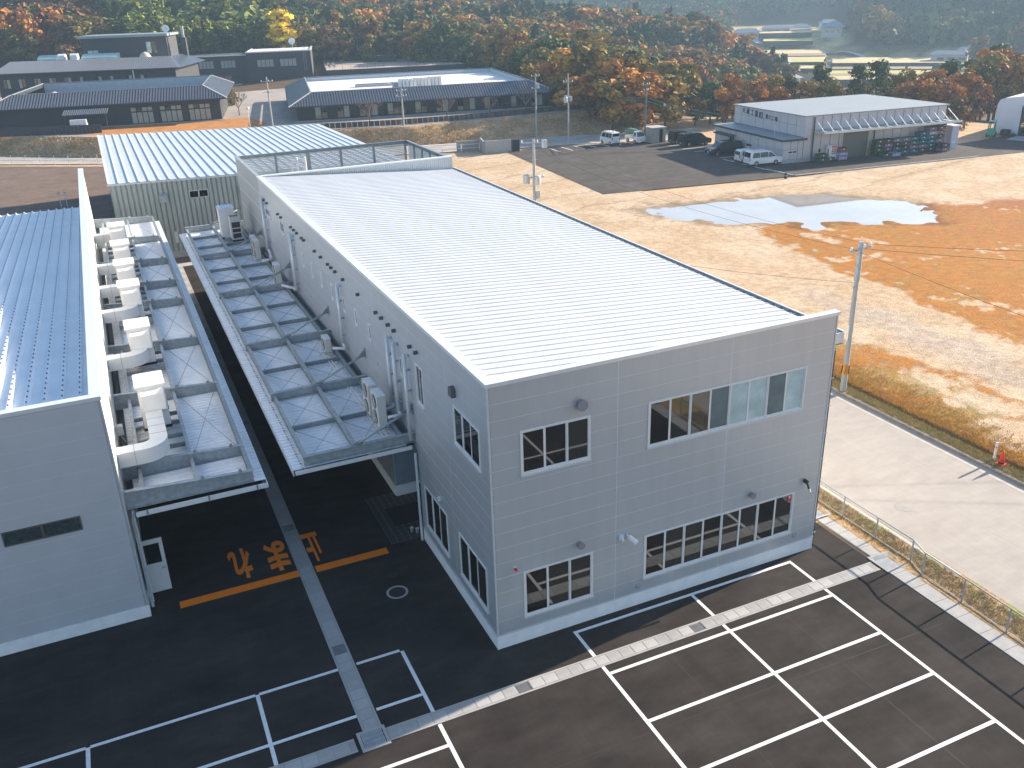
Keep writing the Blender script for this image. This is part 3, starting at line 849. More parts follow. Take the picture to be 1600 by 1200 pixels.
# wall fittings
mb = MB(); FR.box(mb, 0.69, 3.18, 0.79, 3.30, 0, 0.06); a = mb.build('alarm_base', mWHITE, main)
mb = MB(); mb.tube(FR.p(0.74, 3.24, 0.06), FR.p(0.74, 3.24, 0.15), 0.055, 12); mb.build('red_lens', mRED, main)
mb = MB(); FR.box(mb, 4.88, 3.16, 5.04, 3.36, 0, 0.1); mb.tube(FR.p(4.96, 3.24, 0.1), FR.p(4.96, 3.18, 0.22), 0.06, 12); mb.build('sensor_lamp', mWHITE, main)
mb = MB(); mb.tube(FR.p(5.22, 3.26, 0.0), FR.p(5.24, 3.24, 0.14), 0.05, 12); mb.tube(FR.p(5.20, 3.28, 0.16), FR.p(5.42, 3.06, 0.36), 0.10, 16, 0.105); mb.build('security_camera', mWHITE, main)
for u, z in ((5.74, 0.86), (13.10, 0.92)):
    mb = MB(); FR.box(mb, u - 0.07, z - 0.08, u + 0.07, z + 0.08, 0, 0.07); mb.tube(FR.p(u, z - 0.02, 0.07), FR.p(u, z - 0.02, 0.10), 0.05, 10); mb.build('outdoor_socket', M('socket_grey', (0.35, 0.37, 0.38), 0.5), main)
mb = MB(); mb.tube(FR.p(13.36, 3.38, 0), FR.p(13.36, 3.38, 0.16), 0.085, 12); mb.tube(FR.p(13.36, 3.38, 0.14), FR.p(13.42, 3.10, 0.22), 0.04, 10); mb.build('spot_lamp', mBLACK, main)
mb = MB(); mb.tube(FR.p(13.42, 3.10, 0.22), FR.p(13.45, 2.97, 0.25), 0.055, 12); mb.build('spot_lamp_head', mWHITE, main)
mb = MB(); LS.box(mb, 5.35, 3.28, 5.47, 3.42, 0, 0.1); mb.build('wall_sensor', mWHITE, main)
mb = MB(); LS.box(mb, 12.9, 6.25, 13.1, 6.45, 0, 0.06); mb.build('junction_box', M('box_cream', (0.55, 0.53, 0.42), 0.5), main)
# entrance recess
ent = MB().box(0.05, 11.99, 0.55, 2.2, 12.05, 4.28).build('recess_wall', M('recess_bluegrey', (0.24, 0.29, 0.35), 0.5), main)
MB().box(0.02, 11.93, 0.02, 1.0, 11.988, 0.55).build('recess_plinth', mPLINTH, main)
mb = MB()
for y in (8.1, 9.3, 10.55, 11.8): mb.box(2.1, y - 0.05, 0.02, 2.19, y + 0.05, 3.0)
mb.box(2.1, 8.05, 2.9, 2.19, 11.85, 3.1)
dr = mb.build('entrance_frame', mALU, main)
for a, b_ in ((8.15, 9.25), (9.35, 10.5), (10.6, 11.75)): MB().box(2.14, a, 0.1, 2.16, b_, 2.88).build('pane', mGLASSIN, dr)
# paved doorstep: tiles and mat
step = thing('entrance_paving', (-0.2, 10.3, 0), None, None, shift=True); step['kind'] = 'structure'
mTILE = M('tile_dark', (0.055, 0.052, 0.05), 0.7, 0, 0.2, 4)
MB().box(-1.4, 8.2, -0.02, 2.2, 12.4, 0.006).build('tile_bed', M('grout', (0.20, 0.21, 0.22), 0.8), step)
tm = None
for i in range(12):
    for j in range(14):
        x, y = -1.395 + i * 0.3, 8.205 + j * 0.3
        if x > 2.1: continue
        if tm is None:
            o = MB().box(-1.395 + 0.008, 8.205 + 0.008, 0.0, -1.395 + 0.286, 8.205 + 0.286, 0.012).build('paving_tile', mTILE, step); tm = o.data
        else:
            o = link('paving_tile', tm, step)
        o.location = (i * 0.3, j * 0.3, 0)
mat_ = thing('door_mat', (-0.1, 10.3, 0.012), 'black ribbed mat lying on the tiled doorstep under the canopy', 'door mat', shift=True)
MB().box(-0.84, 9.5, 0.013, 0.9, 11.05, 0.03).build('mat_base', M('rubber_mat', (0.012, 0.014, 0.016), 0.8, 0, 0.3, 20), mat_)
mb = MB()
for k in range(22): mb.box(-0.80 + k * 0.076, 9.54, 0.0301, -0.77 + k * 0.076, 11.01, 0.036)
mb.build('mat_rib', M('rubber_rib', (0.02, 0.024, 0.028), 0.7), mat_)
for i, (x, y) in enumerate(((-0.32, 8.72), (-0.12, 8.55))):
    t = thing('flower_pot', (x, y, 0.012), 'small white pot standing on the tiles by the downpipe', 'pot', 'white pots at the entrance')
    MB().lathe([(0.055, 0), (0.075, 0.2), (0.08, 0.2), (0.08, 0.22), (0.065, 0.22), (0.06, 0.17)], n=16).build('pot_body', mWHITE, t, True)
    MB().lathe([(0.062, 0.16), (0.0, 0.19)], n=12).build('soil', mBLACK, t)
# west wall pipes
mPIPE = M('pipe_pvc_grey', (0.66, 0.69, 0.72), 0.4, 0.1, 0.05)
mb = MB(); mb.path([(-0.12, 7.92, 4.2), (-0.12, 7.92, 0.0)], 0.055, 10); mb.build('rain_pipe', mPIPE, main)
def wall_pipe(y, ztop, zbot, r=0.10, elbow=None):
    mb = MB(); x = -0.2
    mb.tube((x, y, ztop), (x, y, zbot), r, 10); mb.lathe([(r, 0), (r * 0.9, r * 0.5), (r * 0.4, r * 0.9)], (x, y, ztop), 10)
    mb.tube((x, y, ztop - 0.05), (0.0, y, ztop - 0.05), r * 0.8, 8)
    if elbow:
        pts = [(x, y, zbot)] + elbow
        mb.path(pts, r * 0.85, 8)
    w_ = mb.build('duct_pipe', mPIPE, main, True)
    b2 = MB()
    for z in np.arange(zbot + 0.4, ztop - 0.2, 0.9): b2.box(-0.2, y - r - 0.02, z, 0.0, y + r + 0.02, z + 0.03)
    b2.build('pipe_clip', mGALV, w_)['kind'] = 'stuff'
wall_pipe(39.2, 9.1, 5.6, 0.115, [(-0.2, 38.6, 5.4), (-0.3, 37.8, 5.2), (-0.9, 38.0, 5.1)])
wall_pipe(30.05, 8.55, 5.1, 0.11, [(-0.25, 30.6, 5.1), (-0.8, 31.6, 5.1)])
wall_pipe(18.75, 8.5, 5.45, 0.09, [(-0.2, 18.4, 5.25), (-0.7, 18.9, 5.2)])
wall_pipe(10.42, 8.5, 5.5, 0.085, [(-0.2, 10.2, 5.4), (-0.7, 10.3, 5.3)])
wall_pipe(9.55, 8.5, 5.5, 0.085, [(-0.2, 9.3, 5.4), (-0.7, 9.5, 5.3)])
wall_pipe(8.08, 8.5, 4.75, 0.08)
# plant terrace at the back: ribbed parapet, steel frame and louvre screens
mb = MB(); n = 90; w_ = (14.45 - 0.28) / n
for i in range(n):
    x = 0.28 + i * w_; a = w_ * 0.18
    z0 = roofz(x) - 0.02
    mb.quad((x, 41.0, z0), (x + w_ * 0.5 - a, 41.0, z0), (x + w_ * 0.5 - a, 41.0, 10.2), (x, 41.0, 10.2))
    mb.quad((x + w_ * .5 - a, 41.0, z0), (x + w_ * .5, 41.03, z0), (x + w_ * .5, 41.03, 10.2), (x + w_ * .5 - a, 41.0, 10.2))
    mb.quad((x + w_ * .5, 41.03, z0), (x + w_ - a, 41.03, z0), (x + w_ - a, 41.03, 10.2), (x + w_ * .5, 41.03, 10.2))
    mb.quad((x + w_ - a, 41.03, z0), (x + w_, 41.0, z0), (x + w_, 41.0, 10.2), (x + w_ - a, 41.03, 10.2))
mb.box(0.28, 41.04, 8.3, 14.45, 41.25, 10.2)
mb.build('ribbed_parapet', mROOF, main)
MB().box(0.285, 40.9, 10.201, 14.5, 41.35, 10.28).build('parapet_cap', mCOPING, main)
MB().box(0.3, 41.3, 8.3, BW, TL, 8.34).build('terrace_floor', mCONC2, main)
mb = MB()
for x in (0.35, 3.1, 5.7, 8.4, 11.2, 13.95): mb.cbox((x, 50.9, 9.25), (0.16 if x != 5.7 else 0.3, 0.16, 1.85))
mb.hbeam((0.2, 50.9, 10.15), (14.2, 50.9, 10.15), 0.2, 0.25)
for y in (43.2, 45.1, 47.0, 49.0): mb.cbox((14.1, y, 9.25), (0.14, 0.14, 1.85))
mb.hbeam((14.1, 41.4, 10.15), (14.1, 51.0, 10.15), 0.2, 0.25)
mb.build('screen_frame', mGALVD, main)
mb = MB()
for z in np.arange(8.45, 10.0, 0.13):
    mb.add([(0.3, 51.02, z), (14.1, 51.02, z), (14.1, 51.08, z + 0.09), (0.3, 51.08, z + 0.09)], [(0, 1, 2, 3)])
    mb.add([(14.22, 41.4, z), (14.22, 51.0, z), (14.28, 51.0, z + 0.09), (14.28, 41.4, z + 0.09)], [(0, 1, 2, 3)])
lv = mb.build('louvre', M('louvre_steel', (0.42, 0.46, 0.48), 0.45, 0.3, 0.08), main); lv['kind'] = 'stuff'
mb = MB(); mb.tube((4.55, 49.8, 8.34), (4.55, 49.8, 9.9), 0.09, 10); mb.tube((5.2, 49.8, 8.34), (5.2, 49.8, 9.9), 0.09, 10); mb.tube((4.55, 49.8, 9.55), (4.1, 49.8, 9.55), 0.07, 8); mb.tube((4.1, 49.8, 9.55), (4.1, 49.8, 8.34), 0.07, 8)
mb.build('vent_pipe', mWHITE, main)
# ================================================================== canopies
def corr(mb, x0, x1, y0, y1, z, pitch=0.3, h=0.075):
    n = max(1, int(round((y1 - y0) / pitch))); p = (y1 - y0) / n
    for i in range(n):
        y = y0 + i * p
        pr = [(y, z), (y + p * .3, z), (y + p * .42, z + h), (y + p * .78, z + h), (y + p * .9, z), (y + p, z)]
        for (a, za), (b_, zb) in zip(pr[:-1], pr[1:]):
            mb.quad((x0, a, za), (x1, a, za), (x1, b_, zb), (x0, b_, zb))
    return mb
can = thing('steel_canopy', (0, 8.2, 4.5), 'galvanised steel canopy with diagonal struts on the long side of the white-roofed building', 'canopy', shift=True)
YM = [8.25, 15.15, 22.3, 32.35, 42.3, 51.9]
YS2 = [11.5, 18.5, 25.4, 28.75, 35.25, 38.55, 45.4, 48.6]
ZB, ZD = 4.78, 4.52
for a, b_ in zip(YM[:-1], YM[1:]):
    corr(MB(), -5.05, -0.35, a + 0.01, b_ - 0.002, ZD - 0.05).build('deck_sheet', mDECK, can)
for y in YM:
    MB().hbeam((-4.58, y, ZB + 0.02), (-0.0, y, ZB + 0.02), 0.2, 0.40).build('main_beam', mGALV, can)
for y in YS2:
    MB().hbeam((-4.38, y, ZB - 0.03), (-2.52, y, ZB - 0.03), 0.10, 0.2).build('joist', mGALVD, can)
    MB().hbeam((-2.36, y, ZB - 0.03), (-0.55, y, ZB - 0.03), 0.10, 0.2).build('joist', mGALVD, can)
for a, b_ in zip(YM[:-1], YM[1:]):
    MB().hbeam((-2.44, a + .11, ZB + 0.02), (-2.44, b_ - .11, ZB + 0.02), 0.16, 0.30).build('purlin', mGALV, can)
    MB().hbeam((-4.45, a + .11, ZB - 0.02), (-4.45, b_ - .11, ZB - 0.02), 0.14, 0.25).build('edge_beam', mGALV, can)
    MB().hbeam((-0.48, a + .11, ZB - 0.02), (-0.48, b_ - .11, ZB - 0.02), 0.12, 0.22).build('wall_beam', mGALVD, can)
# tie rods in every cell
yy = sorted(YM + YS2)
mb = MB()
for a, b_ in zip(yy[:-1], yy[1:]):
    for x0, x1 in ((-4.38, -2.52), (-2.36, -0.56)):
        mb.tube((x0, a + .1, ZB - 0.06), (x1, b_ - .1, ZB - 0.06), 0.011, 4); mb.tube((x1, a + .1, ZB - 0.06), (x0, b_ - .1, ZB - 0.06), 0.011, 4)
rods = mb.build('tie_rod', mGALVD, can); rods['kind'] = 'stuff'
for y in YM:
    mb = MB(); mb.tube((-2.35, y, 5.06), (-0.12, y, 6.02), 0.055, 10); st_ = mb.build('strut', mGALV, can, True)
    MB().add([(-2.66, y - .012, 4.99), (-2.16, y - .012, 4.99), (-2.16, y - .012, 5.2), (-2.4, y - .012, 5.12), (-2.66, y + .012, 4.99), (-2.16, y + .012, 4.99), (-2.16, y + .012, 5.2), (-2.4, y + .012, 5.12)],
             [(0, 1, 2, 3), (7, 6, 5, 4), (0, 4, 5, 1), (1, 5, 6, 2), (2, 6, 7, 3), (3, 7, 4, 0)]).build('strut_plate', mGALVD, st_)
    mb = MB(); mb.box(-0.03, y - 0.12, 5.85, -0.002, y + 0.12, 6.35); mb.add([(-0.03, y, 6.3), (-0.03, y, 5.92), (-0.35, y, 5.9), (-0.35, y, 6.0)], [(0, 1, 2, 3)]); mb.build('wall_plate', mGALVD, st_)
MB().box(-5.0, 8.0, 4.37, -0.2, 8.06, 4.53).build('fascia', mWHITE, can)
mb = MB(); mb.box(-5.09, 7.98, 4.36, -5.055, 51.9, 4.52); mb.build('edge_flashing', mCOPING, can)
mb = MB()
for y in np.arange(8.2, 51.5, 0.22): mb.cbox((-4.66, y, 4.53), (0.05, 0.05, 0.05))
mb.build('edge_closer', mGALVD, can)['kind'] = 'stuff'
mb = MB(); mb.box(-0.34, 8.2, 4.45, -0.06, 51.8, 4.5); mb.build('wall_gutter', M('gutter_dark', (0.05, 0.06, 0.06), 0.5), can)
mb = MB()
for x in (-0.95, -1.1): mb.beam((x, 8.4, 4.72), (x, 14.8, 4.72), 0.05, 0.05); mb.beam((x, 16.5, 4.72), (x, 21.9, 4.72), 0.05, 0.05)
mb.build('unit_rail', mALU, can)

# ------------------------------------------------------------------ outdoor units on the canopy
def fan_unit(name, loc, w, d, h, label, rz=0, group=None, nf=2):
    """front (fan side) faces -x; w along y"""
    t = thing(name, loc, label, 'air conditioner', group, rz)
    mb = MB(); mb.box(-d / 2, -w / 2, 0.08, d / 2, w / 2, h); mb.build('casing', mIVORY, t)
    MB().box(-d / 2 - 0.01, -w / 2 - 0.01, h, d / 2 + 0.01, w / 2 + 0.01, h + 0.025).build('lid', mWHITE, t)
    for k in range(nf):
        zc = 0.08 + (h - 0.08) * (k + 0.5) / nf
        r = min(w * 0.42, (h - 0.1) / nf * 0.45)
        f = MB(); f.tube((-d / 2 - 0.002, 0, zc), (-d / 2 - 0.02, 0, zc), r, 20)
        g_ = f.build('fan_recess', mDARKGRILL, t)
        gr = MB()
        for a in range(12):
            th = pi * a / 12
            gr.tube((-d / 2 - 0.03, cos(th) * r, zc + sin(th) * r), (-d / 2 - 0.03, -cos(th) * r, zc - sin(th) * r), 0.006, 4)
        gr.build('fan_grille', mIVORY, t)
    mb = MB(); mb.box(-d / 2, -w / 2 + .08, 0, d / 2, -w / 2 + .16, 0.079); mb.box(-d / 2, w / 2 - .16, 0, d / 2, w / 2 - .08, 0.079); mb.build('foot', mGALVD, t)
    return t
zU = 4.76
fan_unit('outdoor_unit', (-0.92, 11.35, zU), 0.95, 0.36, 1.5, 'tall ivory outdoor unit on canopy rails, the one nearer the small unit', group='pair of tall outdoor units')
fan_unit('outdoor_unit', (-0.90, 10.05, zU), 0.95, 0.36, 1.5, 'tall ivory outdoor unit on canopy rails next to the paved entrance', group='pair of tall outdoor units')
fan_unit('outdoor_unit', (-0.85, 19.75, zU), 0.78, 0.32, 0.78, 'small low ivory outdoor unit standing alone on the strutted canopy', nf=1)
fan_unit('outdoor_unit', (-0.80, 32.9, zU), 0.95, 0.34, 1.4, 'single tall ivory outdoor unit beside the third strut of the canopy')
fan_unit('outdoor_unit', (-0.85, 40.1, zU), 0.9, 0.34, 1.35, 'ivory outdoor unit close to the louvred terrace, front of its pair', group='far pair of outdoor units')
fan_unit('outdoor_unit', (-0.85, 41.3, zU), 0.9, 0.34, 1.35, 'ivory outdoor unit close to the louvred terrace, rear of its pair', group='far pair of outdoor units')
# refrigerant hoses
mHOSE = M('hose_cream', (0.50, 0.46, 0.38), 0.6)
for i, (x, y) in enumerate(((-1.05, 10.9), (-1.02, 9.6), (-1.0, 19.4), (-0.95, 40.0), (-0.95, 32.4))):
    mb = MB(); pts = [(x + 0.25 * cos(t) - 0.1, y - 0.5 + 0.35 * t / pi, zU + 0.22 * sin(t)) for t in np.linspace(0, pi, 9)]
    mb.path([tuple(p) for p in pts], 0.02, 5)
    o = mb.build('refrigerant_hose', mHOSE)
    o['label'] = ['looped cream hose at the foot of the tall unit beside the small unit', 'looped cream hose at the foot of the tall unit by the entrance', 'cream hose under the small low outdoor unit', 'cream hose below the far pair of outdoor units', 'cream hose below the single tall outdoor unit'][i]
    o['category'] = 'hose'
# cabinets at the far end of the canopy
t = thing('electrical_cabinet', (-1.75, 47.6, 4.8), 'white steel cabinet with ribbed top at the far end of the strutted canopy', 'cabinet')
MB().box(-0.55, -0.55, 0.15, 0.55, 0.55, 2.3).build('casing', mWHITE, t)
mb = MB(); mb.box(-0.6, -0.6, 2.3, 0.6, 0.6, 2.36); 
for k in range(4): mb.box(-0.45 + k * .27, -0.58, 2.36, -0.37 + k * .27, 0.58, 2.42)
mb.build('ribbed_top', mROOFB, t)
mb = MB(); mb.box(-0.6, -0.5, 0, -0.4, 0.5, 0.15); mb.box(0.4, -0.5, 0, 0.6, 0.5, 0.15); mb.build('base_frame', mBLACK, t)
t = thing('chiller_unit', (-1.32, 46.3, 4.8), 'ivory upright chiller with dark square grilles standing before the white cabinet', 'outdoor unit')
MB().box(-0.4, -0.4, 0.12, 0.4, 0.4, 1.85).build('casing', mIVORY, t)
for z0, z1 in ((0.25, 0.6), (0.68, 0.95), (1.03, 1.45)):
    MB().box(-0.3, -0.42, z0, 0.3, -0.401, z1).build('grille', mDARKGRILL, t)
mb = MB()
for i in range(3):
    for j in range(2): mb.box(-0.3 + i * .2, -0.25 + j * .28, 1.851, -0.14 + i * .2, -0.03 + j * .28, 1.86)
mb.build('top_grille', mDARKGRILL, t)
MB().box(-0.42, -0.5, 0, 0.42, 0.5, 0.12).build('base_frame', mBLACK, t)

# ================================================================== workshop (west building)
LX, LY, LH = -11.19, 7.72, 9.22
ws = thing('workshop_building', (LX, LY, 0), 'grey panel workshop with pale blue ribbed roof behind a white parapet and one slot window', 'building', shift=True)
WF = Face((-40, LY, 0), (1, 0, 0), (0, -1, 0))
WE = Face((LX, LY, 0), (0, 1, 0), (1, 0, 0))
win = (40 - 15.2, 4.33, 40 - 12.68, 4.90)
zw = [0.5 + 0.607 * i for i in range(15)] + [9.1]
zw = [z for z in zw if z < 9.0] + [9.1]
panel_wall(WF, ws, [0.0, 7.0, 14.0, 21.0, 28.74], zw, [win], M('workshop_panel', (0.49, 0.495, 0.515), 0.5, 0.05, 0.05, 0.8), smat=M('workshop_seam', (0.60, 0.61, 0.63), 0.5))
zc = [4.2, 5.2, 6.2, 7.2, 8.2, 9.1]
panel_wall(WE, ws, [0.06] + [5.8 * i for i in range(1, 9)] + [51.8], [0.5, 1.4, 2.3, 3.2] + zc, [(1.0, 0.0, 1.95, 2.4)], mCREAM, smat=M('cream_seam', (0.56, 0.56, 0.54), 0.5))
mb = MB(); mb.box(-40, LY + 0.05, 0.3, LX - 0.05, 59.4, 5.8); mb.box(LX - 0.3, LY + 0.06, 5.8, LX - 0.05, 59.4, 9.05); mb.box(-40, LY + 0.05, 5.8, LX - 0.3, LY + 0.3, 9.05)
mb.build('core_wall', mSEAM, ws)
mb = MB(); mb.box(-40, LY - 0.04, 0, LX + 0.04, LY + 0.1, 0.5); mb.box(LX - 0.1, LY + 0.1, 0, LX + 0.04, 59.5, 0.5); mb.build('plinth', mPLINTH, ws)
MB().box(-40, LY - 0.05, 9.10, LX + 0.05, LY + 0.3, LH + 0.02).build('coping', mCOPING, ws)
MB().box(LX - 0.33, LY + 0.302, 9.10, LX + 0.05, 59.5, LH + 0.02).build('coping', mCOPING, ws)
MB().box(LX - 0.06, LY - 0.012, 0.5, LX + 0.012, LY + 0.055, 9.1).build('corner_trim', M('trim_grey', (0.45, 0.45, 0.47), 0.4), ws)
mTIN = M('frame_bronze', (0.16, 0.14, 0.125), 0.4, 0.5)
wmb = MB(); u0, z0, u1, z1 = win
for a in ((u0, z0, u1, z0 + .05), (u0, z1 - .05, u1, z1), (u0, z0 + .05, u0 + .05, z1 - .05), (u1 - .05, z0 + .05, u1, z1 - .05), ((u0 + u1) / 2 - .04, z0 + .05, (u0 + u1) / 2 + .04, z1 - .05)):
    WF.box(wmb, *a, -0.02, 0.03)
w = wmb.build('slot_window', mTIN, ws)
for a, b_ in ((u0 + .05, (u0 + u1) / 2 - .04), ((u0 + u1) / 2 + .04, u1 - .05)):
    pm = MB(); WF.box(pm, a, z0 + .05, b_, z1 - .05, -0.015, -0.003)
    pm.build('pane', M('film_glass', (0.012, 0.014, 0.015), 0.1, 0, 0.5, 6, 0, 40, 0.5, 0.35, 7.0, False, None, (0.16, 0.24, 0.24)), w)
# roof: 0.6 m sheets, falling to the north
def wroof(y): return 8.25 - (y - 8.0) * 0.041
P6 = 0.6; mb = MB()
pr = [(0, 0), (0.04, 0.0), (0.10, 0.14), (0.20, 0.14), (0.26, 0.0), (P6, 0.0)]
for (xa, za), (xb, zb) in zip(pr[:-1], pr[1:]):
    ysg = np.linspace(8.05, 59.0, 2)
    mb.quad((xa, 8.05, wroof(8.05) + za), (xb, 8.05, wroof(8.05) + zb), (xb, 59.0, wroof(59.0) + zb), (xa, 59.0, wroof(59.0) + za))
bolt = MB()
for y in np.arange(8.4, 59, 0.62): bolt.cbox((0.15, y, wroof(y) + 0.165), (0.05, 0.06, 0.05))
rm = bm_ = None
for i in range(44):
    x = LX - 0.33 - (i + 1) * P6
    if rm is None:
        o = mb.build('roof_sheet', mROOFB, ws); b2 = bolt.build('roof_bolts', M('bolt_dark', (0.10, 0.13, 0.17), 0.5), o); b2['kind'] = 'stuff'; rm, bm_ = o.data, b2.data
    else:
        o = link('roof_sheet', rm, ws)
        b2 = link('roof_bolts', bm_, o); b2['kind'] = 'stuff'
    o.location = (x, 0, 0)
mb = MB()
mb.box(-40, 59.0, wroof(59) - 0.15, LX - 0.33, 59.06, wroof(59) + 0.02); mb.build('eaves_flashing', mCOPING, ws)
mb = MB()
for x in (-13.3, -12.85):
    mb.tube((x, 58.3, wroof(58) + 0.1), (x, 58.3, wroof(58) + 1.3), 0.03, 6); mb.cbox((x, 58.3, wroof(58) + 1.4), (0.16, 0.16, 0.25))
mb.build('roof_sensor', mGALV, ws)
# open door and pipe on the east wall
dt = MB().box(-11.08, 9.18, 0.02, -10.26, 9.225, 2.42)
dr = dt.build('door_leaf', mWHITE, ws)
MB().box(-10.97, 9.165, 1.35, -10.40, 9.179, 2.22).build('door_glass', mGLASS, dr)
mb = MB(); mb.tube((-10.36, 9.16, 1.1), (-10.36, 9.1, 1.1), 0.025, 8); mb.tube((-10.36, 9.1, 1.1), (-10.48, 9.1, 1.1), 0.015, 8); mb.build('door_handle', mGALV, dr)
MB().box(LX + 0.005, 8.75, 0.02, LX + 0.03, 9.62, 2.4).build('doorway', mBLACK, ws)
mb = MB(); mb.path([(-10.98, 8.3, 4.3), (-11.05, 8.3, 3.9), (-11.05, 8.3, 0.0)], 0.06, 10); mb.tube((-10.98, 8.15, 4.2), (-10.98, 8.15, 0.3), 0.03, 8); mb.build('rain_pipe', mPIPE, ws)
# ------------------------------------------------------------------ west canopy
cl = thing('duct_canopy', (-8.8, 8.3, 4.4), 'galvanised steel canopy carrying white ventilation units along the workshop wall', 'canopy', shift=True)
YC = [8.3, 10.7, 18.05, 25.1, 32.9, 37.3, 43.4, 50.8, 58.4]
ZL = 4.86
for a, b_ in zip(YC[:-1], YC[1:]):
    corr(MB(), -10.85, -6.12, a + 0.012, b_ - 0.002, 4.36).build('deck_sheet', mDECK, cl)
    for x, w_, h_ in ((-6.6, .16, .32), (-8.58, .14, .3), (-10.52, .14, .3)):
        MB().hbeam((x, a + .03, ZL - 0.16), (x, b_ - .03, ZL - 0.16), w_, h_).build('purlin', mGALV if x < -7 else mGALVD, cl)
for y in YC:
    mb = MB(); mb.add([(-11.15, y - .012, 4.45), (-6.56, y - .012, 4.45), (-6.56, y - .012, 4.86), (-11.15, y - .012, 5.14), (-11.15, y + .012, 4.45), (-6.56, y + .012, 4.45), (-6.56, y + .012, 4.86), (-11.15, y + .012, 5.14)],
                      [(0, 1, 2, 3), (7, 6, 5, 4), (0, 4, 5, 1), (1, 5, 6, 2), (2, 6, 7, 3), (3, 7, 4, 0)])
    mb.beam((-11.15, y, 5.15), (-6.54, y, 4.87), 0.2, 0.022, (0, 0, 1)); mb.beam((-11.15, y, 4.44), (-6.54, y, 4.44), 0.2, 0.02)
    bmn = mb.build('main_beam', mGALV, cl)
    mb = MB()
    for x in (-7.0, -8.4): mb.lathe([(0.07, 0), (0.07, 0.01), (0.05, 0.09), (0.0, 0.1)], (x, y, 4.93 if x > -8 else 5.0), 8)
    mb.build('lifting_eye', mGALVD, bmn)
mb = MB()
for i, (a, b_) in enumerate(zip(YC[:-1], YC[1:])):
    if b_ - a < 3: continue
    for (x0, x1) in ((-6.7, -8.5),):
        mb.tube((x0, a + .1, 4.72), (x1, b_ - .1, 4.72), 0.012, 4); mb.tube((x1, a + .1, 4.72), (x0, b_ - .1, 4.72), 0.012, 4)
mb.build('tie_rod', mGALVD, cl)['kind'] = 'stuff'
MB().box(-10.9, 7.98, 4.16, -6.08, 8.06, 4.34).build('fascia', mWHITE, cl)
MB().box(-6.12, 8.06, 4.2, -6.09, 58.5, 4.36).build('edge_flashing', mCOPING, cl)
mb = MB()
for x in (-10.5, -8.3, -6.5): MB().box(x - .03, 7.94, 4.16, x + .03, 7.979, 4.38).build('fascia_clip', mGALVD, cl)
MB().box(-11.1, 8.4, 4.32, -10.88, 58.4, 4.35).build('wall_gutter', M('gutter_dark2', (0.03, 0.03, 0.035), 0.6), cl)
mb = MB()
for y in (12.2, 13.2, 14.6, 15.6, 21.5, 22.7, 24.0, 29.2, 30.6, 32.0, 34.4, 35.6, 36.8, 40.0, 41.4, 42.6, 46.0, 47.4, 48.8):
    mb.hbeam((-10.45, y, 4.76), (-8.65, y, 4.76), 0.09, 0.18)
mb.build('support_beam', mGALVD, cl)['kind'] = 'stuff'
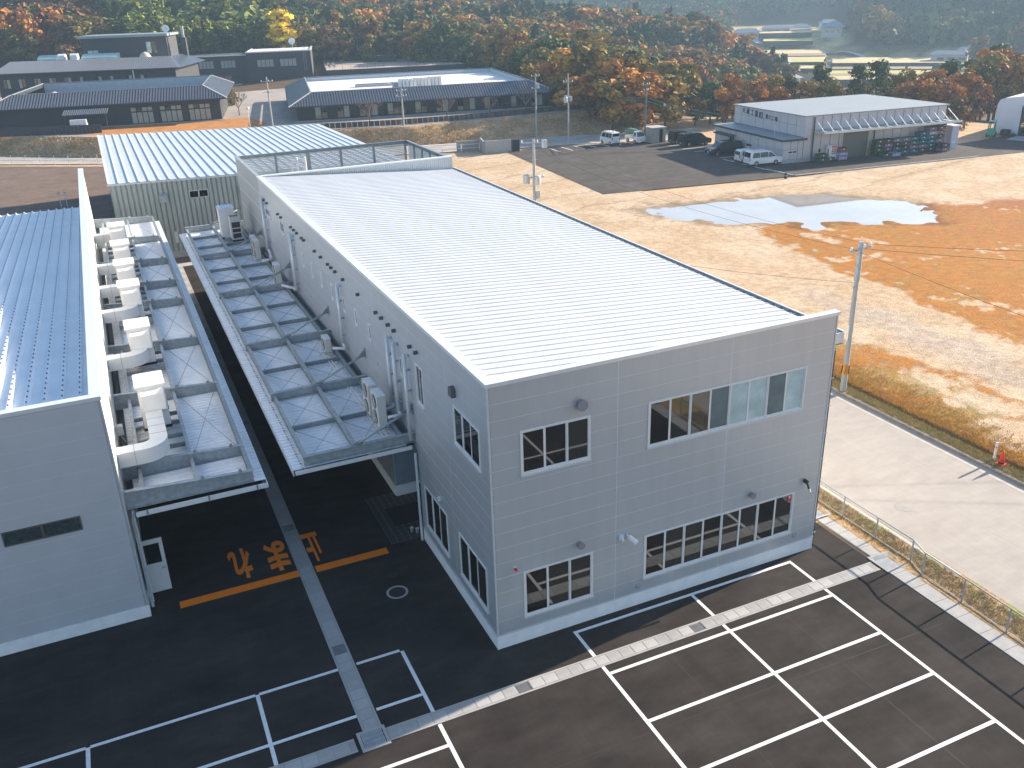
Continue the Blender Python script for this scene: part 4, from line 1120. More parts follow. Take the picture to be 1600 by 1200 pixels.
# ------------------------------------------------------------------ ventilation units with ducts
mDUCT = M('duct_white', (0.70, 0.715, 0.72), 0.42, 0.15, 0.05, 1.0)
def duct_bend(mb, cx, cy, ri, ro, a0, a1, z0, z1, n=10):
    for i in range(n):
        t0 = a0 + (a1 - a0) * i / n; t1 = a0 + (a1 - a0) * (i + 1) / n
        P = [(cx + r * cos(t), cy + r * sin(t)) for r in (ri, ro) for t in (t0, t1)]
        mb.quad((*P[0], z1), (*P[2], z1), (*P[3], z1), (*P[1], z1)); mb.quad((*P[0], z0), (*P[1], z0), (*P[3], z0), (*P[2], z0))
        mb.quad((*P[2], z0), (*P[3], z0), (*P[3], z1), (*P[2], z1)); mb.quad((*P[0], z0), (*P[0], z1), (*P[1], z1), (*P[1], z0))
def vent_unit(y, label, duct):
    t = thing('ventilation_unit', (-9.55, y, 4.86), label, 'ventilation unit', 'ventilation units on the workshop canopy')
    MB().box(-0.52, -0.75, 0.12, 0.56, 0.75, 1.95).build('casing', mWHITE, t)
    MB().box(-0.60, -0.80, 1.95, 0.60, 0.80, 2.03).build('lid', mWHITE, t)
    mb = MB(); mb.xprism([(-0.75, 1.85), (-1.12, 1.72), (-1.16, 1.0), (-1.02, 0.92), (-0.75, 1.0)], -0.42, 0.50)
    h = mb.build('rain_hood', mWHITE, t)
    MB().box(-0.40, -1.0, 0.90, 0.48, -0.76, 0.985).build('hood_mesh', M('mesh_brown', (0.20, 0.17, 0.14), 0.7), h)
    mb = MB(); mb.box(-0.45, 0.76, 1.6, 0.4, 1.0, 1.96); mb.build('exhaust_box', mIVORY, t)
    mb = MB()
    for k in range(12): mb.box(-0.42 + k * .068, 0.77, 1.9601, -0.39 + k * .068, 0.98, 1.975)
    mb.build('exhaust_louvre', M('louvre_cream', (0.40, 0.36, 0.27), 0.6), t)
    MB().box(-0.55, -0.8, 0.0, 0.58, 0.8, 0.119).build('base_frame', mBLACK, t)
    sm0 = MB()
    for y_ in (-.25, .25): sm0.box(.561, y_ - .006, .16, .566, y_ + .006, 1.93)
    sm0.box(.561, -.74, 1.02, .566, .74, 1.032); sm0.build('door_seam', mGALVD, t)
    hd = MB()
    for y_ in (-.32, .18): hd.box(.567, y_, .62, .59, y_ + .03, .78)
    hd.build('door_handle', mBLACK, t)
    MB().box(.567, .42, 1.35, .57, .66, 1.55).build('rating_label', mGALV, t)
    cb = MB(); cb.path([(.5, .3, .3), (.7, .5, .05), (.75, .9, -.02)], .02, 5); cb.build('cable', mBLACK, t)
    z0, z1 = 0.45, 1.05
    mb = MB()
    if duct[0] == 'long':
        L_ = duct[1]
        mb.box(-0.38, -0.75 - L_, z0, 0.28, -0.751, z1)
        duct_bend(mb, -0.68, -0.75 - L_, 0.30, 0.96, 0, -pi / 2, z0, z1)
        mb.box(-1.62, -0.75 - L_ - 0.96, z0, -0.68, -0.75 - L_ - 0.30, z1)
        sm = MB()
        for k in np.arange(0.5, L_, 0.75): sm.box(-0.387, -0.75 - k - .012, z0 - .005, 0.287, -0.75 - k + .012, z1 + .006)
        sm.box(-1.0 - .012, -0.75 - L_ - .967, z0 - .005, -1.0 + .012, -0.75 - L_ - .293, z1 + .006)
    else:
        sgn = -1 if duct[1] == 'front' else 1
        mb.box(-0.38, sgn * 0.751, z0, 0.28, sgn * 1.05, z1)
        duct_bend(mb, -0.68, sgn * 1.05, 0.30, 0.96, 0, sgn * pi / 2, z0, z1)
        mb.box(-1.62, sgn * (1.05 + 0.30), z0, -0.68, sgn * (1.05 + 0.96), z1)
        sm = MB(); sm.box(-1.0 - .012, sgn * 1.05 + (-.967 if sgn < 0 else .293), z0 - .005, -1.0 + .012, sgn * 1.05 + (-.293 if sgn < 0 else .967), z1 + .006)
    d = mb.build('duct', mDUCT, t); sm.build('duct_seam', mGALV, d)
    return t
for y, lb, dc in ((14.75, 'white ventilation unit with the longest bent duct, at the canopy end', ('long', 3.1)),
                  (22.8, 'second white ventilation unit from the long-ducted one on the workshop canopy', ('short', 'front')),
                  (30.6, 'third white ventilation unit from the long-ducted one on the workshop canopy', ('short', 'front')),
                  (35.75, 'fourth white ventilation unit from the long-ducted one on the workshop canopy', ('short', 'front')),
                  (41.2, 'fifth white ventilation unit from the long-ducted one, duct bending back to the wall', ('short', 'front')),
                  (47.2, 'last white ventilation unit on the workshop canopy, nearest the ribbed shed', ('short', 'back'))):
    vent_unit(y, lb, dc)
for i, y in enumerate((14.0, 23.1)):
    t = thing('switch_box', (-11.05, y, 4.95), ['small beige switch box on the workshop wall beside the long duct', 'small beige switch box on the workshop wall by the second unit'][i], 'switch box')
    MB().box(-0.13, -0.15, 0, 0.15, 0.15, 0.4).build('casing', mIVORY, t)
    mb = MB(); mb.path([(0.0, 0, 0), (0.15, -0.2, -0.3), (0.5, -0.4, -0.25), (0.9, -0.1, 0.1)], 0.02, 5); mb.build('cable', mHOSE, t)

# ================================================================== ribbed shed behind
sh = thing('ribbed_shed', (4, 63, 0), 'grey-green corrugated steel shed with pale blue standing-seam roof and a double slot window', 'shed', shift=True)
mSHED = M('shed_wall_steel', (0.38, 0.42, 0.40), 0.45, 0.3, 0.06, 0.5)
SX0, SX1, SY0, SY1 = -9.4, 17.3, 62.8, 99.0
def shz(x, y):
    u = (x - SX0) / (SX1 - SX0); v = (y - SY0) / (SY1 - SY0)
    return (7.12 * (1 - u) + 6.6 * u) * (1 - v) + (7.0 * (1 - u) + 6.15 * u) * v
mb = MB(); n = int((SX1 - SX0) / 0.42); p = (SX1 - SX0) / n
for i in range(n):
    x = SX0 + i * p
    pr = [(x, 0), (x + p * .14, 0), (x + p * .26, .13), (x + p * .88, .13), (x + p, 0)]
    for (a, da), (b_, db) in zip(pr[:-1], pr[1:]):
        mb.quad((a, SY0 - da, 0.6), (b_, SY0 - db, 0.6), (b_, SY0 - db, shz(b_, SY0)), (a, SY0 - da, shz(a, SY0)))
for (x, sg_) in ((SX0, -1), (SX1, 1)):
    mb.quad((x, SY0, 0.6), (x, SY1, 0.6), (x, SY1, shz(x, SY1) - .02), (x, SY0, shz(x, SY0) - .02))
mb.quad((SX0, SY1, 0.6), (SX1, SY1, 0.6), (SX1, SY1, 6.0), (SX0, SY1, 6.0))
mb.build('ribbed_wall', mSHED, sh)
MB().box(SX0 - .03, SY0 - .17, 0, SX1 + .03, SY1 + .03, 0.6).build('concrete_base', mCONC, sh)
P8 = 0.845; me8 = None
n = int((SX1 - SX0 + 0.3) / P8)
for i in range(n + 1):
    x = SX0 - 0.15 + i * P8; x1 = min(x + P8, SX1 + 0.15)
    if x1 - x < 0.1: break
    mb = MB()
    def rp(xx, yy, dz): return (xx, yy, shz(xx, yy) + 0.06 + dz)
    mb.quad(rp(x + .03, SY0 - .2, 0), rp(x1, SY0 - .2, 0), rp(x1, SY1, 0), rp(x + .03, SY1, 0))
    A = [rp(x, SY0 - .2, 0), rp(x, SY0 - .2, .08), rp(x + .1, SY0 - .2, .08), rp(x + .15, SY0 - .2, 0)]; B = [rp(x, SY1, 0), rp(x, SY1, .08), rp(x + .1, SY1, .08), rp(x + .15, SY1, 0)]
    mb.quad(A[0], A[1], B[1], B[0]); mb.quad(A[1], A[2], B[2], B[1]); mb.quad(A[2], A[3], B[3], B[2]); mb.quad(*A)
    mb.build('roof_sheet', mROOFS, sh)
mb = MB(); mb.add([(SX0 - .2, SY0 - .24, shz(SX0, SY0) - .1), (SX1 + .2, SY0 - .24, shz(SX1, SY0) - .1), (SX1 + .2, SY0 - .24, shz(SX1, SY0) + .05), (SX0 - .2, SY0 - .24, shz(SX0, SY0) + .05)], [(0, 1, 2, 3)])
mb.quad((SX0 - .2, SY0 - .24, shz(SX0, SY0) - .1), (SX0 - .2, SY1, shz(SX0, SY1) - .1), (SX0 - .2, SY1, shz(SX0, SY1) + .2), (SX0 - .2, SY0 - .24, shz(SX0, SY0) + .2))
mb.build('eaves_trim', mTRIM, sh)
SF = Face((0, SY0 - .13, 0), (1, 0, 0), (0, -1, 0))
wmb = MB()
for a in ((-3.0, 5.22, -1.3, 5.28), (-3.0, 5.84, -1.3, 5.9), (-3.0, 5.28, -2.93, 5.84), (-1.37, 5.28, -1.3, 5.84), (-2.2, 5.28, -2.1, 5.84)): SF.box(wmb, *a, -0.05, 0.05)
w = wmb.build('slot_window', mTRIM, sh)
for a, b_ in ((-2.93, -2.2), (-2.1, -1.37)):
    pm = MB(); SF.box(pm, a, 5.28, b_, 5.84, -0.02, 0.0); pm.build('pane', mGLASS, w)
for u in (-5.25, 1.75):
    mb = MB(); mb.xprism([(SY0 - .05, 5.15), (SY0 - .05, 5.95), (SY0 - .55, 5.75), (SY0 - .55, 5.15)], u - .34, u + .34); h = mb.build('vent_hood', mGALV, sh)
mb = MB(); mb.cbox((-4.7, SY0 - .2, 1.9), (0.25, 0.2, 1.0)); mb.build('meter_box', mTRIM, sh)
# ================================================================== terrace with the dark tiled buildings
base = [(-90, 172), (-60, 157), (-24.3, 143.5), (-9.5, 131), (21, 118), (36.4, 113.3), (51, 110), (64, 107), (74, 105), (80, 103.5)]
top = [(-90, 178), (-60, 162.5), (-23.8, 148.2), (-9.7, 136), (22.3, 120.4), (35, 116.2), (53, 116.2), (64, 116.8), (71, 117.5), (76, 120)]
def resample(pl, n):
    pl = np.array(pl, float); d = np.concatenate([[0], np.cumsum(np.hypot(*np.diff(pl, axis=0).T))]); t = np.linspace(0, d[-1], n)
    return np.stack([np.interp(t, d, pl[:, 0]), np.interp(t, d, pl[:, 1])], 1)
nb = 240
B_, T_ = resample(base, nb), resample(top, nb)
rows = []
K = 12
for k in range(K + 1):
    f = k / K
    P_ = B_ * (1 - f) + T_ * f
    z = TZ * f + (fbm(P_[:, 0] * 0.5, P_[:, 1] * 0.5, 77) - 0.5) * 0.35 * (1 if 0 < k < K else 0) + (-0.05 if k == 0 else 0.01 if k == K else 0)
    rows.append(np.column_stack([P_, z + np.zeros(nb)]))
V = np.concatenate(rows); k = np.arange((K + 1) * nb).reshape(K + 1, nb)
q = np.stack([k[:-1, :-1], k[:-1, 1:], k[1:, 1:], k[1:, :-1]], -1).reshape(-1, 4)
nz = fbm(V[:, 0] * 0.6, V[:, 1] * 0.6, 21)
ec = mixc(np.zeros((len(V), 3)) + np.array([0.50, 0.35, 0.22]), np.array([0.36, 0.25, 0.14]), sstep(0.4, 0.6, nz))
me = np_mesh('embankment', V, q, mFIELD, ec, True)
tag(link('embankment', me), kind='structure')
mTERR = M('terrace_paving', (0.34, 0.30, 0.27), 0.9, 0, 0.2, 0.3, 0, 40, 0.3, 0, 1, True)
sheet('terrace', [tuple(p) for p in T_[::8]] + [tuple(T_[-1]), (80, 140), (78, 200), (70, 262), (-30, 262), (-90, 240)], TZ, mTERR)
sheet('lawn', [(-22, 149), (-9, 138.2), (10.2, 129), (17.0, 133), (15.5, 146), (-22, 152.5)], TZ + 0.004, M('lawn_dry', (0.42, 0.19, 0.06), 0.95, 0, 0.25, 1.0, 0.3, 10, 0.2, 0, 1, True))
# public road in front of the embankment
near = [(-90, 162), (-23.5, 133.5), (-9.6, 124.4), (19, 109.5), (36, 104.5), (45, 101.5), (54, 99.8), (66, 96.3), (72, 93)]
far = [(-90, 170.5), (-24.3, 142.9), (-9.5, 130.4), (21, 117.4), (36.4, 112.7), (51, 109.4), (64, 106.4), (80, 102.8)]
sheet('back_road', near + far[::-1], 0.01, asphalt('asphalt_back', (0.33, 0.30, 0.28), (0.42, 0.38, 0.34)))
for off, nm in ((0.6, 'road_line'), (0.0, 'road_line')):
    pl = near if off else far
    for a, b_ in zip(pl[:-1], pl[1:]):
        sg = 1 if off else -1
        d = np.array(b_) - np.array(a); nrm = np.array([-d[1], d[0]]) / np.hypot(*d) * sg * 0.7
        o = strip(a[0] + nrm[0], a[1] + nrm[1], b_[0] + nrm[0], b_[1] + nrm[1], 0.2, nm, mPAINT, 0.014, None)
        o['kind'] = 'structure'

mDARK = M('charcoal_cladding', (0.035, 0.036, 0.042), 0.6, 0.1, 0.12, 0.6)
mDARK2 = M('charcoal_render', (0.055, 0.055, 0.062), 0.8, 0, 0.1, 0.8)
mTILE2 = M('tile_slate', (0.05, 0.057, 0.075), 0.38, 0.15, 0.15, 2.0)
mTROLL = M('tile_roll_slate', (0.15, 0.165, 0.20), 0.35, 0.15, 0.15, 2.0)
mFLATR = M('membrane_white', (0.66, 0.64, 0.64), 0.7, 0, 0.05, 0.3)
mCURT = M('curtain_pale', (0.36, 0.36, 0.31), 0.6, 0, 0.15, 2)
mCURTO = M('curtain_ochre', (0.34, 0.22, 0.12), 0.6, 0, 0.15, 2)
mWOODB = M('wood_brown', (0.11, 0.07, 0.05), 0.6, 0, 0.2, 3)
def ring_house(name, O, th, L, D, ze, zt, zb, label, ins=3.9, wi=1.3, deck=0.7, roll=0.46, side_rolls=True):
    t = thing(name, (O[0], O[1], 0), label, 'building', None, th)
    q_ = lambda x, y, z: (x, y, z)
    # four roof slopes
    o = [(0, 0), (L, 0), (L, D), (0, D)]; i = [(ins, ins), (L - ins, ins), (L - ins, D - ins), (ins, D - ins)]
    for k in range(4):
        a, b_ = o[k], o[(k + 1) % 4]; c, d = i[(k + 1) % 4], i[k]
        mb = MB(); mb.quad((*a, ze), (*b_, ze), (*c, zt), (*d, zt)); mb.quad((*a, ze - .12), (*d, zt - .12), (*c, zt - .12), (*b_, ze - .12))
        mb.quad((*a, ze - .12), (*b_, ze - .12), (*b_, ze), (*a, ze)); mb.quad((*d, zt), (*c, zt), (*c, zt - .6), (*d, zt - .6))
        r = mb.build('roof_slope', mTILE2, t)
        A = Vector((*a, ze)); Bv = Vector((*b_, ze)); E = (Bv - A); n = int(E.length / roll)
        sl_ = Vector((*d, zt)) - A; inner = (E.normalized())
        up = Vector((d[0] - a[0], d[1] - a[1], 0)); up = up - inner * up.dot(inner); upn = Vector((up.x, up.y, zt - ze))
        rb = MB()
        if k != 2:
            for j in range(1, n):
                s_ = j * roll; f = min(1.0, s_ / ins, (E.length - s_) / ins)
                p = A + inner * s_ + Vector((0, 0, .03)); rb.beam(p, p + upn * f, 0.2, 0.16)
            rb.build('tile_roll', mTROLL, r)['kind'] = 'stuff'
        mb = MB(); mb.beam((*a, ze + .06), (*d, zt + .06), 0.22, 0.18); mb.build('hip_ridge', M('ridge_pale', (0.45, 0.44, 0.44), 0.5), r)
    mb = MB(); mb.box(ins - .05, ins - .05, zt, L - ins + .05, ins + .15, zt + .12); mb.box(ins - .05, D - ins - .15, zt, L - ins + .05, D - ins + .05, zt + .12)
    mb.box(ins - .05, ins + .15, zt, ins + .15, D - ins - .15, zt + .12); mb.box(L - ins - .15, ins + .15, zt, L - ins + .05, D - ins - .15, zt + .12); mb.build('ridge_cap', mGALVD, t)
    MB().box(ins + .2, ins + .2, zt - deck - .2, L - ins - .2, D - ins - .2, zt - deck).build('flat_roof', mFLATR, t)
    mb = MB(); mb.box(ins + .16, D - ins - .3, zt - deck, L - ins - .16, D - ins - .16, zt - .05); mb.box(L - ins - .3, ins + .2, zt - deck, L - ins - .16, D - ins - .3, zt - .05); mb.build('inner_parapet', M('parapet_blue', (0.5, 0.54, 0.58), 0.5), t)
    wm_ = MB().box(wi, wi, zb, L - wi, D - wi, ze - .02); wm_.box(ins + .02, ins + .02, ze - .02, L - ins - .02, D - ins - .02, zt - deck - .2); wm_.build('wall', mDARK, t)
    mb = MB(); mb.box(wi - .6, wi - .7, zb - .2, L - wi + .6, wi - .02, zb + .12); mb.build('veranda', mCONC, t)
    mb = MB(); mb.tube((0, -.08, ze - .06), (L, -.08, ze - .06), .08, 8); mb.tube((-.08, 0, ze - .06), (-.08, D, ze - .06), .08, 8); mb.build('eaves_gutter', mDARK2, t)
    return t
def bay(t, x0, x1, y, z0, z1, mats, nm='window', fr=None):
    """glazed bay on a wall facing -y: frame + panes"""
    mb = MB(); f = 0.07
    mb.box(x0, y - .05, z0, x1, y + .01, z0 + f); mb.box(x0, y - .05, z1 - f, x1, y + .01, z1)
    n = len(mats); w_ = (x1 - x0) / n
    for i in range(n + 1): mb.box(x0 + i * w_ - (f / 2 if 0 < i < n else 0 if i == 0 else f), y - .05, z0 + f, x0 + i * w_ + (f / 2 if 0 < i < n else f if i == 0 else 0), y + .01, z1 - f)
    w = mb.build(nm, fr or mDARK2, t)
    for i, m_ in enumerate(mats):
        MB().box(x0 + i * w_ + f, y - .02, z0 + f, x0 + (i + 1) * w_ - f, y - .001, z1 - f).build('pane', m_, w)
    return w
th = radians(-10.6)
b2 = ring_house('tiled_hall', (20.1, 132.6), th, 46.2, 40.0, 5.0, 6.8, TZ, 'wide low dark hall with slate roof around a white flat centre')
x = 4.2
for j in range(11):
    mats = [[mCURT, mGLASS], [mGLASSIN, mCURT], [mGLASS, mWOODB, mCURT], [mCURT, mGLASSIN, mGLASS]][j % 4]
    w_ = 1.05 * len(mats)
    bay(b2, x, x + w_, 1.3, TZ + 0.25, 4.75, mats)
    MB().box(x, 1.262, TZ + 0.32, x + 1.0, 1.279, TZ + 0.9).build('lower_panel', mCURTO, b2)
    mb = MB(); mb.box(x + w_ + .35, 0.85, TZ + .13, x + w_ + 1.1, 1.25, TZ + 1.0); mb.build('wall_unit', mDARKGRILL, b2)
    x += w_ + 1.6
    if x > 42: break
for (a, b_, c, d) in ((9.5, 15.0, 6.5, 7.8), (15.5, 21.5, 4.4, 5.4), (27.5, 32.5, 6.8, 8.0), (28.0, 33.5, 4.5, 5.4), (12.5, 19.5, 17, 18.4)):
    mb = MB(); mb.box(a, c, 6.1, b_, d, 6.55); s_ = mb.build('skylight', M('kerb_grey', (0.42, 0.45, 0.48), 0.5), b2)
    MB().box(a + .12, c + .12, 6.551, b_ - .12, d - .12, 6.57).build('skylight_glass', mGLASS, s_)
mb = MB(); mb.box(18.6, 9.2, 6.1, 21.6, 11.2, 7.25); mb.build('roof_hutch', mGALVD, b2)
c_, s_ = cos(th), sin(th)
unit0 = None
for i in range(14):
    bl = i // 5
    lx = 19.6 + (i % 5) * 0.62 + bl * 2.7 - (0.0 if bl < 2 else 0); ly = 7.6 + bl * 0.9 - 0.15 * (i % 5)
    wx, wy = 20.1 + c_ * lx - s_ * ly, 132.6 + s_ * lx + c_ * ly
    lb = 'tall white roof unit with black fan side, in the row on the flat hall roof'
    if unit0 is None:
        unit0 = thing('roof_unit', (wx, wy, 6.1), lb, 'outdoor unit', 'row of white units on the hall roof', th)
        MB().box(-.24, -.5, .1, .24, .5, 1.75).build('casing', mWHITE, unit0)
        MB().box(-.23, -.49, .0, .23, .49, .1).build('base', mDARKGRILL, unit0)
        MB().box(.241, -.42, .25, .25, .42, 1.6).build('grille', mDARKGRILL, unit0)
        MB().box(-.25, -.3, 1.751, .25, .3, 1.8).build('fan_guard', mGALVD, unit0)
    else:
        o = copy_tree(unit0); o.location = (wx, wy, 6.1)
b1 = ring_house('tiled_house', (-26.0, 151.15), radians(-10.8), 38.6, 31.0, 6.2, 8.1, TZ, 'dark tiled house with three paned bays, facing a dry orange lawn', deck=2.1)
for j, x in enumerate((22.6, 27.3, 32.0)):
    bay(b1, x, x + 3.6, 1.3, TZ + 0.2, 4.6, [mCURT] * 4, fr=mDARK)
    bay(b1, x, x + 3.6, 1.28, 4.65, 5.4, [mCURT, mGLASSIN, mCURT, mCURT], 'fanlight', mDARK)
    mb = MB(); mb.box(x + 3.75, 0.95, TZ + .13, x + 4.5, 1.25, TZ + 1.5); u_ = mb.build('stacked_unit', mDARKGRILL, b1)
    mb = MB()
    for z in np.arange(TZ + .3, TZ + 1.4, .14): mb.box(x + 3.8, .93, z, x + 4.45, .949, z + .05)
    mb.build('slat', mDARK2, u_)
mb = MB(); mb.lathe([(1.0, 0), (0.95, .35), (0.7, .7), (0.35, .92), (0, 1.0)], (10.5, 4.9, 7.3), 20); mb.build('skylight_dome', mFLATR, b1, True)
# lean-to with a white tank
t = thing('lean_to', (-10.7, 146.3, TZ), 'low tiled lean-to on posts beside the dark house', 'shelter', None, radians(-10.8))
mb = MB(); mb.add([(-3.4, -1.2, 2.6), (3.6, -1.2, 2.6), (3.6, 1.0, 3.2), (-3.4, 1.0, 3.2), (-3.4, -1.2, 2.5), (3.6, -1.2, 2.5), (3.6, 1.0, 3.1), (-3.4, 1.0, 3.1)], [(0, 1, 2, 3), (7, 6, 5, 4), (0, 4, 5, 1), (1, 5, 6, 2), (2, 6, 7, 3), (3, 7, 4, 0)]); r = mb.build('roof', mTILE2, t)
rb = MB()
for x in np.arange(-3.2, 3.6, .32): rb.beam((x, -1.2, 2.63), (x, 1.0, 3.23), .1, .08)
rb.build('tile_roll', mTROLL, r)['kind'] = 'stuff'
for x in (-3.1, 0.2, 3.3): MB().box(x - .06, -1.1, 0, x + .06, -.98, 2.5).build('post', mDARK2, t)
t = thing('white_tank', (-11.9, 144.6, TZ), 'rounded white tank cover under the tiled lean-to', 'tank', None, radians(-10.8))
MB().xprism([(-.5, 0), (-.6, .3), (-.55, 1.6), (-.35, 1.95), (.35, 1.95), (.55, 1.6), (.6, .3), (.5, 0)], -1.25, 1.25).build('shell', mWHITE, t)
MB().box(-1.3, -.66, .75, 1.3, .66, .82).build('strap', mGALVD, t)
t = thing('board_fence', (-20, 145.2, TZ), 'black board fence in front of the lean-to', 'fence', None, radians(-20))
for i in range(34): MB().box(-9 + i * .62, -.04, 0, -9 + i * .62 + .58, .04, 1.35).build('board', mDARK, t)
MB().box(-9, .045, .9, 12.1, .09, 1.0).build('rail', mDARK, t)
# two-storey tiled block behind with penthouse
b3 = thing('tiled_block', (-26.5, 191.0, 0), 'two-storey dark block with long tiled front roof and a boxy penthouse', 'building', None, radians(-20))
mb = MB(); L3 = 37.0; mb.quad((0, 0, 9.5), (L3, 0, 9.5), (L3 - 4, 9.5, 11.2), (0, 9.5, 11.2)); mb.quad((L3, 0, 9.5), (L3, 22, 9.5), (L3 - 4, 18, 11.2), (L3 - 4, 9.5, 11.2)); mb.quad((0, 0, 9.4), (0, 9.5, 11.1), (L3 - 4, 9.5, 11.1), (L3, 0, 9.4)); mb.quad((0, 0, 9.4), (L3, 0, 9.4), (L3, 0, 9.5), (0, 0, 9.5))
r = mb.build('roof', mTILE2, b3)
rb = MB()
for x in np.arange(.3, L3 - .3, .46): rb.beam((x, 0, 9.53), (min(x, L3 - 4 * (1 if x > L3 - 4 else 0) - 0) if x < L3 - 4 else x, 9.5 * min(1, (L3 - x) / 4), 9.53 + 1.7 * min(1, (L3 - x) / 4)), .2, .16)
rb.build('tile_roll', mTROLL, r)['kind'] = 'stuff'
MB().box(.5, 1.2, TZ, L3 - 1.4, 20, 9.3).build('wall', mDARK, b3)
MB().box(0.5, 9.6, 9.3, L3 - 4.2, 20, 10.4).build('flat_roof', mFLATR, b3)
for i in range(10): bay(b3, 1.5 + i * 3.0, 2.9 + i * 3.0, 1.2, 6.6, 8.4, [mCURT, mGLASS] if i % 2 else [mGLASS, mCURT])
mb = MB(); mb.tube((27.3, .95, 9.4), (27.3, .95, 6.0), .12, 8); mb.build('rain_pipe', mWHITE, b3)
mb = MB(); mb.box(12.5, 17, 10.4, 30.5, 25, 15.0); p_ = mb.build('penthouse', mDARK2, b3)
MB().box(12.0, 16.2, 15.0, 31.0, 25.5, 15.5).build('penthouse_roof', mGALVD, p_)
bay(b3, 26.0, 28.2, 17.0, 11.6, 14.0, [mFROST, mGLASS]); bay(b3, 13.5, 15.8, 17.0, 11.2, 12.6, [mFROST, mFROST])
mb = MB(); mb.tube((29.5, 20, 15.5), (29.5, 20, 18.4), .06, 6); mb.beam((28.2, 20, 17.9), (31.2, 20, 17.9), .05, .05); mb.build('antenna', mGALV, b3)
mb = MB(); mb.lathe([(.1, 0), (.5, .12), (.75, .3), (.72, .3), (.45, .14), (0, .05)], (0, 0, 0), 16); d_ = mb.build('dish', mWHITE, b3, True); d_.location = (30.0, 19.6, 16.3); d_.rotation_euler = (radians(75), 0, radians(10))
mb = MB(); mb.box(33.0, 19, 10.0, 34.0, 20, 14.5); p_ = mb.build('chimney_base', mDARK2, b3)
MB().box(33.25, 19.2, 14.5, 33.75, 19.7, 16.8).build('flue', mGALV, p_)
for (a, b_, lbx) in ((5.0, 9.0, 'a'), (14.0, 21.0, 'b')):
    mb = MB(); mb.xprism([(11.2, 10.4), (11.2, 11.4), (12.4, 12.1), (14.5, 12.1), (14.5, 10.4)], a, b_); mb.build('copper_skylight', M('patina_green', (0.30, 0.45, 0.46), 0.5), b3)
for x in (9.6, 12.1):
    MB().xprism([(10.2, 10.4), (10.2, 12.1), (11.0, 12.4), (11.4, 12.1), (11.4, 10.4)], x, x + 1.5).build('roof_vent', mWHITE, b3)
mb = MB(); mb.lathe([(1.3, 0), (1.25, .7), (.9, 1.3), (.3, 1.7), (0, 1.75)], (26.8, 12.5, 10.4), 14); mb.build('exhaust_cowl', M('cowl_tan', (.52, .46, .38), .6), b3, True)
# flat-roofed wing with ribbon windows
b4 = thing('flat_wing', (8.0, 224.0, 0), 'charcoal flat-roofed wing with ribbon windows at the foot of the wooded hill', 'building', None, radians(-14))
MB().box(0, 0, TZ, 21, 14, 9.0).build('wall', mDARK2, b4); MB().box(20.5, -2.5, TZ, 36, 16, 9.6).build('east_block', mDARK2, b4)
mb = MB(); mb.box(-.2, -.2, 9.0, 20.5, .3, 9.2); mb.box(-.2, .3, 9.0, .3, 14, 9.2); mb.build('coping', mCOPING, b4)
mb = MB(); mb.box(20.4, -2.6, 9.6, 36.1, -2.2, 9.85); mb.box(35.7, -2.2, 9.6, 36.1, 16, 9.85); mb.box(20.4, -2.2, 9.6, 20.8, 16, 9.85); mb.build('coping', mCOPING, b4)
MB().box(20.9, -2.1, 9.6, 35.6, 15.9, 9.63).build('flat_roof', mFLATR, b4)
for x in (5.2, 10.4, 15.6): bay(b4, x - 1.6, x + 1.9, 0.0, 6.2, 8.0, [mCURT] * 4)
for x in (24.5, 30.0): bay(b4, x - 1.6, x + 2.4, -2.5, 6.2, 8.0, [mCURT] * 4)
mb = MB(); mb.tube((31.5, 4, 9.6), (31.5, 4, 12.2), .07, 6); mb.build('dish_post', mGALV, b4)
mb = MB(); mb.lathe([(.1, 0), (.5, .12), (.8, .3), (.75, .3), (.45, .14), (0, .05)], (0, 0, 0), 16); d_ = mb.build('dish', mWHITE, b4, True); d_.location = (31.5, 3.7, 11.6); d_.rotation_euler = (radians(75), 0, 0)
mb = MB()
for x in (34.2, 34.8): mb.tube((x, -2.75, 5.0), (x, -2.75, 10.6), .04, 6)
for z in np.arange(5.3, 10.5, .5): mb.tube((34.2, -2.75, z), (34.8, -2.75, z), .03, 6)
mb.build('ladder', mGALV, b4)
# upper sun deck east of the wing
t = thing('sun_deck', (48, 205, 0), 'tan roof deck with dark planters and chairs between hall and forest', 'deck', None, radians(-12))
MB().box(-4, 0, TZ, 30, 40, 5.2).build('deck_block', mDARK2, t); MB().box(-3.9, .1, 5.2, 29.9, 39.9, 5.24).build('deck_floor', M('deck_tan', (.40, .33, .27), .8, 0, .15, .5), t)
for (x, y, w_, d_, h_) in ((10, 20, 5, 4, 1.6), (2, 30, 7, 2, 1.2), (14, 32, 9, 2, 1.2), (22, 10, 6, 3, .8)): 
    MB().box(x, y, 5.24, x + w_, y + d_, 5.24 + h_).build('planter', mDARK, t)
mb = MB()
for i in range(18): mb.box(-4 + i * 2, -.04, 5.2, -3.95 + i * 2, .04, 6.3)
mb.box(-4, -.04, 6.3, 30, .04, 6.36); mb.build('railing', mDARK2, t)
for i in range(2):
    ch = thing('deck_chair', (47.0 + i * 1.2, 214.0, 5.24), 'dark slatted chair on the tan roof deck', 'chair', 'chairs on the roof deck', .4)
    MB().box(-.3, -.3, .35, .3, .3, .42).build('seat', mDARK, ch); MB().beam((0, .3, .42), (0, .6, 1.1), .6, .05, (0, -1, 0)).build('backrest', mDARK, ch)
    for a in (-.25, .25):
        for b_ in (-.25, .25): MB().box(a - .03, b_ - .03, 0, a + .03, b_ + .03, .35).build('leg', mDARK, ch)
